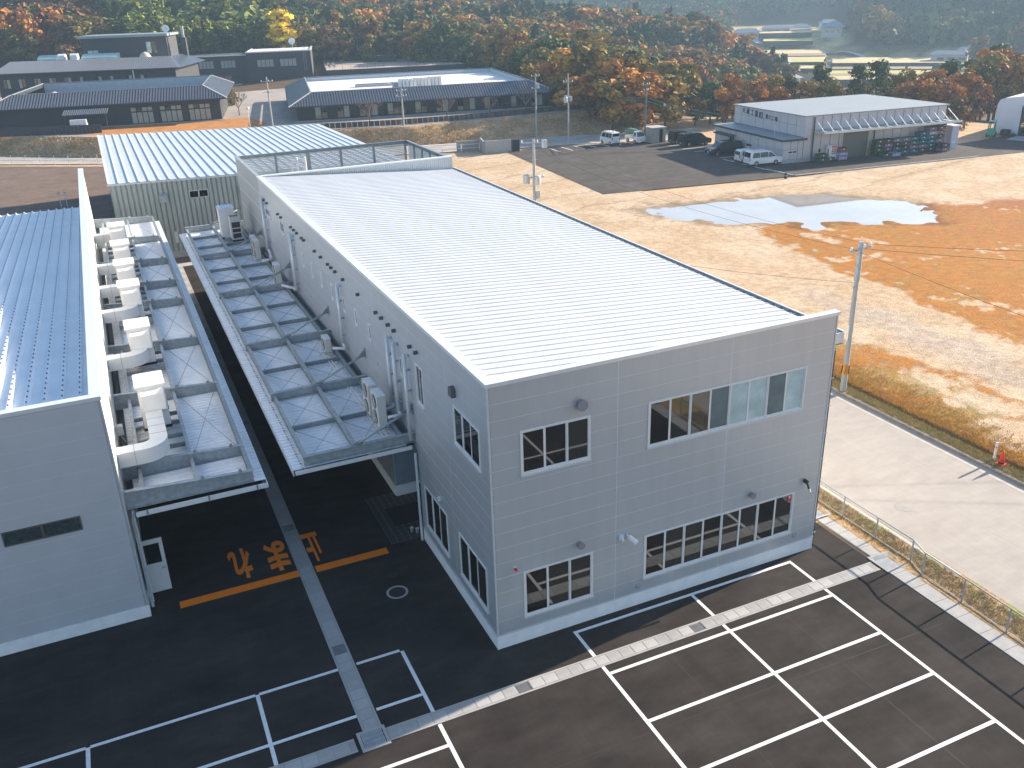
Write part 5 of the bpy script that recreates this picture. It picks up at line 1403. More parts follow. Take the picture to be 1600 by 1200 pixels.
# slat fence on the terrace edge
fl = [(21.5, 122.0), (33, 118.6), (44, 117.6), (54, 117.6), (63, 118.4), (72, 119.5)]
t = thing('slat_fence', (21.5, 122.0, TZ), 'dark slatted fence along the top of the grassy embankment', 'fence', shift=True)
R_ = resample(fl, 60)
for i in range(59):
    a, b_ = R_[i], R_[i + 1]
    MB().beam((a[0], a[1], TZ + .5), (a[0] + (b_[0] - a[0]) * .94, a[1] + (b_[1] - a[1]) * .94, TZ + .5), .06, .85).build('slat_bay', mDARK2 if i % 3 else mWOODB, t)
# wire fence and low rail along the road
def rail_fence(name, pts, n, h, label, rails, r=.03, mat=mGALV):
    t = thing(name, (pts[0][0], pts[0][1], 0), label, 'fence', shift=True)
    Q = resample(pts, n)
    for p in Q: MB().tube((p[0], p[1], 0), (p[0], p[1], h), r, 6).build('post', mat, t)
    for z in rails:
        mb = MB()
        for a, b_ in zip(Q[:-1], Q[1:]): mb.tube((*a, z), (*b_, z), r * .6, 5)
        mb.build('rail', mat, t)
    return t
rail_fence('road_fence', [(-60, 148.5), (-23.6, 132.4), (-9.7, 123.2), (4, 115.5)], 32, 1.5, 'thin wire fence between the brown rear yard and the public road', (.75, 1.45), .04)
rail_fence('white_railing', [(26, 107.6), (36, 104.0), (41.5, 102.3)], 7, 1.1, 'white post-and-rail barrier beside the concrete bay on the public road', (.5, 1.05), .06, mWHITE)
# concrete bay
t = thing('concrete_bay', (42.5, 100, 0), 'low concrete walled bay with a black opening at the corner of the car park', 'concrete bay', shift=True)
MB().add([(41.3, 99.7, 0), (45.1, 98.9, 0), (45.1, 98.9, 1.75), (41.3, 99.7, 1.75), (41.35, 99.95, 0), (45.15, 99.15, 0), (45.15, 99.15, 1.75), (41.35, 99.95, 1.75)], [(0, 1, 2, 3), (7, 6, 5, 4), (0, 4, 5, 1), (1, 5, 6, 2), (2, 6, 7, 3), (3, 7, 4, 0)]).build('front_wall', mCONC, t)
MB().beam((41.2, 99.9, .85), (42.2, 103.6, .85), .25, 1.7).build('side_wall', mCONC2, t); MB().beam((38.6, 104.2, .7), (41.9, 103.5, .7), .25, 1.4).build('back_wall', mCONC2, t)
MB().add([(45.3, 98.85, 0), (46.3, 98.6, 0), (46.3, 98.6, 1.65), (45.3, 98.85, 1.65), (45.6, 100.2, 0), (46.6, 100, 0), (46.6, 100, 1.65), (45.6, 100.2, 1.65)], [(0, 1, 2, 3), (7, 6, 5, 4), (0, 4, 5, 1), (1, 5, 6, 2), (2, 6, 7, 3), (3, 7, 4, 0)]).build('opening_shade', mBLACK, t)  # black block standing for the shade in the bay's opening

# ================================================================== factory across the field
WTH = radians(-6); WO = (70.0, 69.5)
wh = thing('factory_building', (WO[0], WO[1], 0), 'grey factory across the field with strutted canopy, roller door and low annexe', 'building', None, WTH)
mFAC = M('factory_panel', (0.50, 0.49, 0.52), .5, .15, .05, .8); mFJ = M('factory_joint', (.20, .20, .22), .5)
FS = Face((0, 0, 0), (1, 0, 0), (0, -1, 0)); FW = Face((3, 0, 0), (0, 1, 0), (-1, 0, 0)); AW = Face((0, 0, 0), (0, 1, 0), (-1, 0, 0)); AS = Face((0, 0, 0), (1, 0, 0), (0, -1, 0))
MB().box(3.06, .06, 0, 25, 17, 5.6).build('core_wall', mFJ, wh); MB().box(.06, .06, 0, 3.0, 17, 3.0).build('annexe_core', mFJ, wh)
mu = [3.0, 4.2] + [4.2 + 1.385 * i for i in range(1, 16)]; mu = [u for u in mu if u < 24.6] + [25.0]
panel_wall(FS, wh, mu, [.5, 3.2, 5.65], [(8.9, 0, 12.9, 3.65)], mFAC, .06, .05, .02, strips=False)
panel_wall(FW, wh, [0, 1.9, 3.8, 5.7, 7.6, 9.5, 11.4, 13.3, 15.2, 17.0], [3.1, 4.4, 5.65], [], mFAC, .06, .04, .02, strips=False)
panel_wall(AW, wh, [0, 1.9, 3.8, 5.7, 7.6, 9.5, 11.4, 13.3, 15.2, 17.0], [.5, 1.7, 2.95], [(11.5, 0, 13.1, 2.1), (7.2, 1.1, 8.6, 1.55)], mFAC, .06, .04, .02, strips=False)
panel_wall(AS, wh, [0, 1.1, 2.2, 3.0], [.5, 1.7, 2.95], [(.75, 1.2, 2.1, 1.55)], mFAC, .06, .04, .02, strips=False)
mb = MB(); mb.box(-.03, -.03, 0, 8.8, .2, .5); mb.box(-.03, .2, 0, .2, 17, .5); mb.box(13, -.03, 0, 25.03, .2, .5); mb.build('plinth', mCONC, wh)
mb = MB(); mb.add([(2.8, -.25, 5.66), (25.3, -.25, 5.66), (25.3, 17.2, 5.45), (2.8, 17.2, 5.45), (2.8, -.25, 5.8), (25.3, -.25, 5.8), (25.3, 17.2, 5.6), (2.8, 17.2, 5.6)], [(3, 2, 1, 0), (4, 5, 6, 7), (0, 1, 5, 4), (1, 2, 6, 5), (2, 3, 7, 6), (3, 0, 4, 7)]); mb.build('roof', M('factory_roof', (.26, .285, .30), .5, .1, .06, .4), wh)
mb = MB(); mb.box(-.35, -.35, 2.96, 3.3, 17.3, 3.02); mb.build('annexe_roof', M('annexe_roof_blue', (.26, .30, .33), .5, .1, .06), wh)
mb = MB(); mb.box(-.38, -.38, 2.8, 3.3, -.3, 3.05); mb.box(-.38, -.3, 2.8, -.3, 17.3, 3.05); mb.build('annexe_fascia', mDARK2, wh)
mb = MB(); mb.box(-1.3, 11.0, 2.1, -.4, 15.3, 2.3); mb.build('porch_roof', mDARK2, wh)
dr = MB().box(-.02, 11.55, .0, .05, 13.05, 2.08).build('annexe_door', mALU, wh)
for a in (11.65, 12.35): MB().box(-.035, a, .2, -.021, a + .6, 1.95).build('pane', mGLASS, dr)
for f, h in ((AW, (7.2, 1.1, 8.6, 1.55)), (AS, (.75, 1.2, 2.1, 1.55))):
    mb = MB(); f.box(mb, h[0], h[1], h[2], h[3], -.05, .01); w = mb.build('slot_window', mALU, wh)
    mb = MB(); f.box(mb, h[0] + .06, h[1] + .06, (h[0] + h[2]) / 2 - .03, h[3] - .06, .011, .016); mb.build('pane', mGLASS, w)
    mb = MB(); f.box(mb, (h[0] + h[2]) / 2 + .03, h[1] + .06, h[2] - .06, h[3] - .06, .011, .016); mb.build('pane', mGLASS, w)
mb = MB(); FS.box(mb, 5.25, .95, 5.75, 1.6, -.03, .02); w = mb.build('small_window', mALU, wh); mb = MB(); FS.box(mb, 5.3, 1.0, 5.7, 1.55, .021, .025); mb.build('pane', mGLASS, w)
rd = MB().box(8.95, .0, .0, 12.85, .05, 3.3).build('roller_door', M('shutter_green', (.13, .145, .13), .5, .2, .08), wh)
mb = MB()
for z in np.arange(.12, 3.2, .16): mb.box(8.98, -.014, z, 12.82, -.001, z + .05)
mb.build('shutter_slat', M('shutter_green', (0, 0, 0)), rd)
MB().box(8.8, -.35, 3.3, 13.0, .0, 3.7).build('shutter_box', M('box_beige', (.50, .44, .34), .5), rd)
mb = MB(); mb.box(8.75, -.06, 0, 8.94, .0, 3.3); mb.box(12.86, -.06, 0, 13.05, .0, 3.3); mb.build('door_jamb', M('jamb_cream', (.5, .47, .4), .5), rd)
MB().box(12.88, -.2, 0, 13.05, -.07, 1.0).build('guard_post', M('guard_yellow', (.55, .3, .03), .5), rd)
# canopy with struts
fc = MB(); fc.box(4.3, -2.3, 3.74, 25.6, -.06, 3.86); cn = fc.build('canopy_deck', M('canopy_galv', (.50, .54, .56), .4, .4, .1), wh)
MB().box(4.3, -2.4, 3.68, 25.7, -2.301, 3.95).build('canopy_edge', M('canopy_edge_steel', (.58, .62, .64), .4, .3), cn)
for i in range(16):
    u = 4.35 + i * 1.385
    mb = MB(); mb.tube((u, -.1, 5.3), (u, -2.2, 3.95), .06, 8); mb.build('canopy_strut', mCOPING, cn)
    MB().beam((u, -2.3, 3.9), (u, -.06, 3.9), .1, .1).build('canopy_rib', mGALVD, cn)
mb = MB(); mb.tube((4.3, -.15, 5.5), (4.3, -.15, 0), .08, 8); mb.tube((13.7, -.15, 3.7), (13.7, -.15, 0), .08, 8); mb.build('rain_pipe', mDARK2, wh)
mb = MB(); mb.tube((1.6, 4.5, 3.02), (1.6, 4.5, 4.2), .03, 6); mb.build('mast', mWHITE, wh)
# lettering on the west gable of the main block
txt = [('\u5927', 14.55, 5.02, .75), ('\u8535', 13.45, 4.98, .8), ('\u5de5', 12.35, 4.92, .7), ('\u696d', 11.3, 4.86, .85), ('\u3231', 10.2, 4.80, .9), ('\u7b2c', 8.75, 4.78, .62), ('\u516d', 8.05, 4.74, .55), ('\u5de5', 7.3, 4.70, .5), ('\u5834', 6.5, 4.66, .66)]
for ch, yl, z, s_ in txt:
    me = fit_text(ch, s_, s_, .02, .01); me.materials.clear(); me.materials.append(M('sign_navy', (.012, .014, .03), .5))
    o = link('sign_letter', me, wh); o.location = (2.97, yl, z); o.rotation_euler = (pi / 2, 0, -pi / 2)
# side kiosk at the east end
t = thing('pale_kiosk', (WO[0] + 25.9 * cos(WTH), WO[1] + 25.9 * sin(WTH), 0), 'narrow pale lavender locker with flat lid at the end of the crate stacks', 'locker', None, WTH)
MB().box(-.5, -1.2, 0, .6, .4, 3.0).build('casing', M('lavender_paint', (.5, .49, .6), .5), t); MB().box(-.7, -1.4, 3.0, .8, .5, 3.12).build('lid', mCOPING, t); MB().box(-.3, -1.22, .8, .3, -1.201, 1.0).build('door_bar', mWHITE, t)
def wl(lx, ly): return (WO[0] + lx * cos(WTH) - ly * sin(WTH), WO[1] + lx * sin(WTH) + ly * cos(WTH))
# wire crates
CC = {'green': (.03, .065, .03), 'brown': (.10, .055, .045), 'purple': (.19, .14, .20), 'teal': (.02, .12, .16), 'dark brown': (.05, .03, .025), 'lavender': (.36, .32, .46), 'rust': (.22, .10, .06)}
crate_me = {}
def crate(x, y, z, rz, colr_, label, w_=1.25, d_=1.0, h_=.52):
    m_ = M('crate_' + colr_.replace(' ', '_'), CC[colr_], .6, .1, .25, 4)
    t = thing('wire_crate', (x, y, z), label, 'crate', 'wire crates along the factory wall', rz)
    if colr_ not in crate_me:
        f = MB()
        for a in (-1, 1):
            for b_ in (-1, 1): f.cbox((a * (w_ / 2 - .03), b_ * (d_ / 2 - .03), h_ / 2), (.06, .06, h_))
            for z_ in (.12, h_ - .03): f.cbox((0, a * (d_ / 2 - .03), z_), (w_ - .12, .05, .05)); f.cbox((a * (w_ / 2 - .03), 0, z_), (.05, d_ - .12, .05))
        f = f.build('frame', m_, t)
        p = MB(); p.box(-w_ / 2 + .07, -d_ / 2 + .02, .14, w_ / 2 - .07, -d_ / 2 + .03, h_ - .1); p.box(-w_ / 2 + .02, -d_ / 2 + .07, .14, -w_ / 2 + .03, d_ / 2 - .07, h_ - .06); p.box(w_ / 2 - .03, -d_ / 2 + .07, .14, w_ / 2 - .02, d_ / 2 - .07, h_ - .06); p.box(-w_ / 2 + .07, d_ / 2 - .03, .14, w_ / 2 - .07, d_ / 2 - .02, h_ - .06); p.box(-w_ / 2 + .06, -d_ / 2 + .06, .1, w_ / 2 - .06, d_ / 2 - .06, .13)
        p = p.build('side_mesh', m_, t)
        g_ = MB().cbox((0, 0, .24), (w_ - .25, d_ - .25, .2)).build('load', mDARKGRILL, t)
        c_ = MB().box(-.12, -d_ / 2 + .005, .3, .08, -d_ / 2 + .019, .42).build('card', mWHITE, t)
        crate_me[colr_] = [f.data, p.data, g_.data, c_.data]
    else:
        for nm, me in zip(('frame', 'side_mesh', 'load', 'card'), crate_me[colr_]): link(nm, me, t)
    return t
ords = ['first', 'second', 'third', 'fourth', 'fifth', 'sixth', 'seventh', 'eighth', 'ninth', 'tenth']
lev = ['bottom', 'second', 'third', 'fourth', 'fifth', 'sixth', 'seventh']
stacks = [['green'] * 4, ['dark brown', 'brown', 'purple', 'dark brown'], ['teal', 'teal', 'dark brown', 'purple'], ['teal', 'dark brown', 'brown', 'purple'], ['teal', 'purple', 'teal', 'teal'],
          ['dark brown', 'purple', 'teal', 'teal', 'teal'], ['dark brown', 'teal', 'teal', 'teal', 'lavender', 'purple'], ['dark brown', 'dark brown', 'purple', 'dark brown', 'rust', 'brown', 'dark brown']]
for i, stk in enumerate(stacks):
    lx = 13.75 + i * 1.38
    for k_, c_ in enumerate(stk):
        x, y = wl(lx + random.uniform(-.05, .05), -.95 + random.uniform(-.06, .06))
        crate(x, y, .015 + k_ * .53, WTH + random.uniform(-.03, .03), c_, '%s wire crate, %s of the %s stack beside the roller door' % (c_, lev[k_], ords[i]))
for (lx, ly, k_, c_, lb) in ((14.1, -2.1, 0, 'green', 'green wire crate on the ground before the green stack'), (15.55, -2.15, 0, 'lavender', 'pale lavender crate on the ground before the stacks'),
                         (8.15, -1.0, 0, 'lavender', 'lavender wire crate under two others left of the roller door'), (8.15, -1.0, 1, 'lavender', 'middle lavender crate of the low stack left of the roller door'), (8.15, -1.0, 2, 'rust', 'rust crate topping the low stack left of the roller door'),
                         (4.95, -1.2, 0, 'green', 'green crate on the asphalt by the drainpipe, lower of two'), (5.0, -1.2, 1, 'green', 'green crate on top of another by the drainpipe'), (6.1, -1.25, 0, 'green', 'green crate next to the vending machine'), (23.4, -2.1, 0, 'purple', 'purple crate in front of the tallest stack'), (23.4, -2.1, 1, 'dark brown', 'dark brown crate on the purple crate before the tallest stack')):
    x, y = wl(lx, ly); crate(x, y, .015 + k_ * .53, WTH + .05, c_, lb)
# vending machine
x, y = wl(6.95, -.55)
t = thing('vending_machine', (x, y, .015), 'white vending machine with red top and rows of drinks by the factory wall', 'vending machine', None, WTH)
MB().box(-.55, -.38, .08, .55, .38, 1.9).build('cabinet', mWHITE, t); MB().box(-.3, -.395, 1.62, .53, -.381, 1.86).build('header', mRED, t)
for i, (c_, z) in enumerate(((( .1, .3, .55), 1.32), ((.6, .15, .03), 1.05), ((.3, .3, .32), .8))):
    MB().box(-.25, -.392, z, .5, -.381, z + .2).build('drinks_row', M('drinks_%d' % i, c_, .4, 0, .5, 9), t)
MB().box(-.15, -.392, .25, .4, -.381, .45).build('tray', mBLACK, t); MB().box(-.562, -.2, .7, -.551, 0, 1.5).build('side_mark', mRED, t); MB().box(-.5, -.33, 0, .5, .33, .079).build('feet', mBLACK, t)
# stall lines in the car park
for x in np.arange(50.9, 66.5, 2.03): strip(x, 94.6, x, 98.3, .16, 'bay_line', mPAINT, .02, None)['kind'] = 'structure'
for y in (90.0, 86.4, 83.6, 81.0, 77.6, 75.0, 72.0): strip(66.3, y, 71.0, y - .4, .16, 'bay_line', mPAINT, .02, None)['kind'] = 'structure'
strip(66.0, 76.5, 65.9, 67.4, .18, 'bay_line', mPAINT, .02, None)['kind'] = 'structure'
ke = thing('lot_kerb', (66.2, 62.3, 0), None, None, shift=True); ke['kind'] = 'structure'
ka, kb_ = np.array([66.1, 62.35]), np.array([93.5, 59.6])
for i in range(14):
    a = ka + (kb_ - ka) * i / 14; b_ = ka + (kb_ - ka) * (i + .985) / 14
    MB().beam((*a, .06), (*b_, .06), .2, .12).build('kerb_stone', mCONC, ke)
for i in range(3):
    MB().beam((66.0, 62.6 + i * 1.6, .06), (65.95, 64.15 + i * 1.6, .06), .2, .12).build('kerb_stone', mCONC, ke)
t = thing('bollard', (64.2, 61.8, 0), 'short dark stump standing by the corner of the white kerb', 'bollard')
MB().lathe([(.2, 0), (.18, .5), (.14, .62), (0, .66)], n=10).build('post', mBLACK, t); MB().lathe([(.19, .3), (.19, .38)], n=10).build('band', mGALVD, t)
# concrete shelter in the car park
t = thing('concrete_shelter', (66.7, 94.3, 0), 'small grey concrete shelter with an open dark doorway beside the utility pole', 'shelter')
mb = MB(); mb.box(-1.1, -1.0, 0, .1, -.85, 2.1); mb.box(.75, -1.0, 0, 1.2, -.85, 2.1); mb.box(.1, -1.0, 1.95, .75, -.85, 2.1); mb.box(-1.1, -.85, 0, -.95, 1.2, 2.1); mb.box(1.05, -.85, 0, 1.2, 1.2, 2.1); mb.box(-.95, 1.05, 0, 1.05, 1.2, 2.1); mb.build('wall', mCONC2, t)
MB().box(-1.2, -1.1, 2.1, 1.3, 1.3, 2.25).build('roof', mCONC, t); MB().box(-.9, -.6, .02, 1.0, -.55, 1.9).build('dark_interior', mBLACK, t)
# fabric storage tent
t = thing('storage_tent', (111.3, 72.4, 0), 'white fabric storage tent with rounded eaves and an open doorway', 'tent', None, radians(-70))
prof = [(0, 0), (0.05, 4.1), (.35, 4.75), (.95, 5.0), (7.5, 6.0), (14, 5.0), (14.6, 4.75), (14.95, 4.1), (15, 0)]
mTENT = M('tent_fabric', (.68, .67, .70), .6, 0, .05, .5)
mb = MB(); n = len(prof)
for (a, za), (b_, zb) in zip(prof[:-1], prof[1:]): mb.quad((a, 0, za), (b_, 0, zb), (b_, 25, zb), (a, 25, za))
mb.add([(p[0], 25, p[1]) for p in prof], [tuple(range(n))])
mb.build('roof_skin', mTENT, t)
mb = MB(); mb.add([(3.6, 0, 0)] + [(p[0], 0, p[1]) for p in prof[:5]] + [(7.5, 0, 4.0), (3.6, 0, 4.0)], [tuple(range(8))]); mb.add([(11.4, 0, 0)] + [(p[0], 0, p[1]) for p in prof[::-1][:5]] + [(7.5, 0, 4.0), (11.4, 0, 4.0)], [tuple(range(8))])
mb.build('gable', mTENT, t)
MB().box(3.5, -.6, 4.0, 11.5, .1, 4.15).build('door_hood', mGALV, t); mb = MB(); mb.box(3.5, -.1, 0, 3.65, .05, 4.0); mb.box(11.35, -.1, 0, 11.5, .05, 4.0); mb.build('door_frame', mDARK2, t)
MB().box(3.65, 1.5, 0.0, 11.35, 1.6, 4.0).build('doorway_shade', mBLACK, t)  # black sheet standing for the shade inside the open doorway
sheet('tent_apron', [(107.5, 67), (111.5, 68.5), (114, 61), (110, 59.5)], .02, mCONC)
# forklift
t = thing('forklift', (108.3, 70.2, 0.015), 'teal forklift parked against the white storage tent', 'forklift', None, radians(35))
mTEAL = M('forklift_teal', (.0, .34, .24), .4, 0, .06)
MB().xprism([(-.5, .35), (-.55, .9), (-.45, 1.0), (.45, 1.0), (.55, .9), (.5, .35)], -1.15, .5).build('body', mTEAL, t); MB().xprism([(-.52, .4), (-.5, 1.15), (.5, 1.15), (.52, .4)], -1.25, -.6).build('counterweight', mTEAL, t)
mb = MB()
for (x, y) in ((-.9, -.45), (-.9, .45), (.45, -.45), (.45, .45)): mb.tube((x, y, 1.0), (x + .05, y * .95, 2.15), .04, 6)
mb.box(-.95, -.5, 2.15, .55, .5, 2.2); mb.build('overhead_guard', mTEAL, t)
for (x, y) in ((-.8, -.5), (-.8, .5), (.6, -.5), (.6, .5)): MB().tube((x, y - .12, .3), (x, y + .12, .3), .3, 14).build('wheel', mBLACK, t)
mb = MB(); mb.box(.75, -.35, .1, .87, -.22, 2.1); mb.box(.75, .22, .1, .87, .35, 2.1); mb.box(.76, -.35, 2.0, .86, .35, 2.1); mb.build('mast', mBLACK, t)
for y in (-.25, .25): MB().box(.9, y - .06, .08, 2.0, y + .06, .14).build('fork', mBLACK, t)
MB().box(-.4, -.25, 1.0, .0, .25, 1.1).build('seat', mBLACK, t)
for i, (x, y) in enumerate(((111.0, 70.0), (110.2, 68.6))):
    t = thing('pallet_stack', (x, y, .015), ['stack of dark pallets leaning by the tent wall behind the forklift', 'low stack of dark pallets beside the tent apron'][i], 'pallets', None, radians(20))
    for k_ in range(5 - 2 * i): MB().box(-.55, -.55, k_ * .16, .55, .55, k_ * .16 + .12).build('pallet', mDARKGRILL, t)
# ================================================================== vehicles
mTYRE = M('tyre', (.012, .012, .012), .8); mRIM = M('rim', (.35, .35, .36), .35, .6)
mCARG = glass('car_glass', (.008, .010, .012), 1.6)
mLAMP = M('headlamp', (.6, .62, .64), .15); mTAIL = M('tail_lamp', (.35, .01, .01), .25); mPLATE = M('plate_yellow', (.6, .42, .03), .5); mPLATEW = M('plate_white', (.7, .7, .7), .5)
def car(name, x, y, rz, label, prof, belt, W, paint, side_glass, front_glass, rear_glass, axles, wr=.29, taper=.84, plate=None, z=.015):
    """prof: side outline (x,z) front = +x, counter-clockwise; everything above belt leans inwards"""
    t = thing(name, (x, y, z), label, 'car', None, rz)
    top = max(p[1] for p in prof)
    def hw(zz): return W / 2 * (1 if zz <= belt else 1 - (1 - taper) * (zz - belt) / (top - belt))
    n = len(prof)
    mb = MB(); mb.add([(p[0], -hw(p[1]), p[1]) for p in prof] + [(p[0], hw(p[1]), p[1]) for p in prof],
                      [tuple(range(n)), tuple(range(2 * n - 1, n - 1, -1))] + [(i, n + i, n + (i + 1) % n, (i + 1) % n) for i in range(n)])
    mb.build('body', paint, t)
    for s_ in (-1, 1):
        for poly in side_glass:
            MB().add([(p[0], s_ * (hw(p[1]) + .012), p[1]) for p in poly], [tuple(range(len(poly)))]).build('side_window', mCARG, t)
    for (a, b_), nm in ((front_glass, 'windscreen'), (rear_glass, 'rear_window')):
        d = Vector((b_[0] - a[0], b_[1] - a[1])).normalized(); nrm = Vector((d.y, -d.x)) * .014
        if (nm == 'windscreen') != (nrm.x > 0): nrm = -nrm
        MB().add([(a[0] + nrm.x, -hw(a[1]) * .88, a[1] + nrm.y), (a[0] + nrm.x, hw(a[1]) * .88, a[1] + nrm.y), (b_[0] + nrm.x, hw(b_[1]) * .9, b_[1] + nrm.y), (b_[0] + nrm.x, -hw(b_[1]) * .9, b_[1] + nrm.y)], [(0, 1, 2, 3)]).build(nm, mCARG, t)
    for ax in axles:
        for s_ in (-1, 1):
            w = MB().tube((ax, s_ * (W / 2 - .17), wr), (ax, s_ * (W / 2 + .015), wr), wr, 16).build('wheel', mTYRE, t)
            MB().tube((ax, s_ * (W / 2 + .016), wr), (ax, s_ * (W / 2 + .03), wr), wr * .62, 12).build('rim', mRIM, w)
    xf = max(p[0] for p in prof); xr = min(p[0] for p in prof)
    for s_ in (-1, 1):
        MB().box(xf - .12, s_ * (W / 2 - .36) - .14, belt - .28, xf + .012, s_ * (W / 2 - .36) + .2 * s_, belt - .12).build('headlight', mLAMP, t)
        MB().box(xr - .012, s_ * (W / 2 - .1) - .07, belt - .25, xr + .08, s_ * (W / 2 - .1) + .07, belt + .12).build('tail_light', mTAIL, t)
    for xx, sg in ((xf, 1), (xr, -1)):
        MB().box(xx - .01, -.17, .45, xx + .02 * sg + .002, .17, .6).build('number_plate', plate or mPLATEW, t)
    MB().box(xr - .02, -W / 2 + .1, .22, xr + .05, W / 2 - .1, .38).build('bumper', mDARKGRILL if paint is not mWHITE else paint, t)
    return t
mCWHITE = M('paint_white', (.72, .73, .75), .25, 0, .02); mCBLACK = M('paint_black', (.012, .012, .014), .15, 0, .02)
van_p = [(-1.65, .3), (1.68, .3), (1.70, .8), (1.62, 1.05), (1.15, 1.78), (.95, 1.88), (-1.5, 1.88), (-1.62, 1.75), (-1.68, 1.0)]
v = car('parked_van', 60.15, 96.4, radians(92), 'small white van parked beside the flatbed truck', van_p, 1.05, 1.48, mCWHITE,
        [[(.1, 1.1), (1.3, 1.1), (.98, 1.68), (.1, 1.72)], [(-.75, 1.1), (.0, 1.1), (.0, 1.72), (-.75, 1.72)], [(-1.5, 1.1), (-.85, 1.1), (-.85, 1.72), (-1.45, 1.72)]], ((1.60, 1.1), (1.18, 1.74)), ((-1.65, 1.15), (-1.62, 1.72)), (-1.1, 1.1), plate=mPLATE)
MB().lathe([(.12, 0), (.12, .12), (.05, .25)], (-1.2, .1, 1.88), 10).build('roof_lamp', mWHITE, v)
tr = car('flatbed_truck', 64.0, 95.6, radians(-88), 'small white flatbed truck with a green tarpaulin frame over its bed', [(.55, .32), (1.68, .32), (1.70, .75), (1.62, 1.0), (1.25, 1.72), (1.1, 1.78), (.6, 1.78), (.55, 1.6)], 1.0, 1.45, mCWHITE,
         [[(.7, 1.05), (1.4, 1.05), (1.15, 1.6), (.7, 1.62)]], ((1.60, 1.05), (1.28, 1.66)), ((.55, 1.1), (.58, 1.6)), (-1.0, 1.1), plate=mPLATE)
mb = MB(); mb.box(-1.68, -.72, .62, .5, .72, .7); mb.box(-1.68, -.72, .7, .5, -.68, .98); mb.box(-1.68, .68, .7, .5, .72, .98); mb.box(-1.68, -.68, .7, -1.64, .68, .98); mb.build('cargo_bed', mCWHITE, tr)
mb = MB()
for xx in (-1.6, .4):
    for yy in (-.66, .66): mb.tube((xx, yy, .7), (xx, yy, 1.8), .025, 6)
mb.build('tarp_frame', mGALV, tr)
MB().xprism([(-.7, 1.78), (-.72, 1.62), (-.7, 1.6), (-.66, 1.76), (.66, 1.76), (.7, 1.6), (.72, 1.62), (.7, 1.78), (.3, 1.95), (-.3, 1.95)], -1.66, .46).build('tarpaulin', M('tarp_green', (.10, .22, .14), .6), tr)
suv_p = [(-1.75, .38), (1.75, .38), (1.78, .8), (1.70, 1.02), (.75, 1.12), (.45, 1.72), (.3, 1.78), (-1.6, 1.78), (-1.72, 1.7), (-1.78, 1.0)]
car('parked_suv', 69.3, 91.3, radians(-3), 'boxy black off-roader in the bay beside the concrete shelter', suv_p, 1.1, 1.6, mCBLACK,
    [[(-.5, 1.16), (.62, 1.16), (.4, 1.62), (-.5, 1.64)], [(-1.6, 1.16), (-.6, 1.16), (-.6, 1.64), (-1.58, 1.62)]], ((.74, 1.16), (.48, 1.68)), ((-1.77, 1.15), (-1.73, 1.62)), (-1.15, 1.15), .34, plate=mPLATE)
mv_p = [(-2.3, .3), (2.3, .3), (2.36, .7), (2.25, .95), (1.5, 1.12), (.75, 1.72), (.4, 1.84), (-1.9, 1.86), (-2.2, 1.75), (-2.36, 1.0)]
mvg = [[(.35, 1.08), (1.35, 1.1), (.72, 1.62), (.35, 1.68)], [(-.85, 1.08), (.25, 1.08), (.25, 1.7), (-.85, 1.7)], [(-2.05, 1.08), (-.95, 1.08), (-.95, 1.7), (-1.85, 1.68)]]
car('parked_minivan', 69.6, 88.3, radians(-3), 'black minivan parked nose to the factory beside the off-roader', mv_p, 1.02, 1.78, mCBLACK, mvg, ((1.48, 1.14), (.8, 1.7)), ((-2.33, 1.12), (-2.22, 1.7)), (-1.42, 1.42), .33)
c3 = car('parked_minivan', 68.2, 79.4, radians(172), 'black minivan with chrome grille backed towards the annexe door', mv_p, 1.02, 1.78, mCBLACK, mvg, ((1.48, 1.14), (.8, 1.7)), ((-2.33, 1.12), (-2.22, 1.7)), (-1.42, 1.42), .33)
MB().box(2.31, -.55, .55, 2.375, .55, .85).build('grille', M('chrome', (.6, .6, .62), .15, 1), c3)
kei_p = [(-1.62, .3), (1.6, .3), (1.68, .7), (1.55, .95), (.95, 1.08), (.4, 1.58), (.2, 1.66), (-1.3, 1.66), (-1.55, 1.5), (-1.68, .95)]
car('parked_hatchback', 67.4, 73.1, radians(-5), 'small white hatchback behind the white minivan at the annexe', kei_p, .98, 1.46, mCWHITE,
    [[(.0, 1.03), (.85, 1.06), (.38, 1.5), (.0, 1.54)], [(-1.35, 1.03), (-.1, 1.03), (-.1, 1.54), (-1.2, 1.5)]], ((.94, 1.1), (.45, 1.55)), ((-1.66, 1.05), (-1.57, 1.48)), (-1.1, 1.1), .28, plate=mPLATE)
car('parked_minivan', 67.7, 70.5, radians(-6), 'white minivan parked at the corner of the factory annexe', mv_p, 1.02, 1.74, mCWHITE, mvg, ((1.48, 1.14), (.8, 1.7)), ((-2.33, 1.12), (-2.22, 1.7)), (-1.42, 1.42), .33)

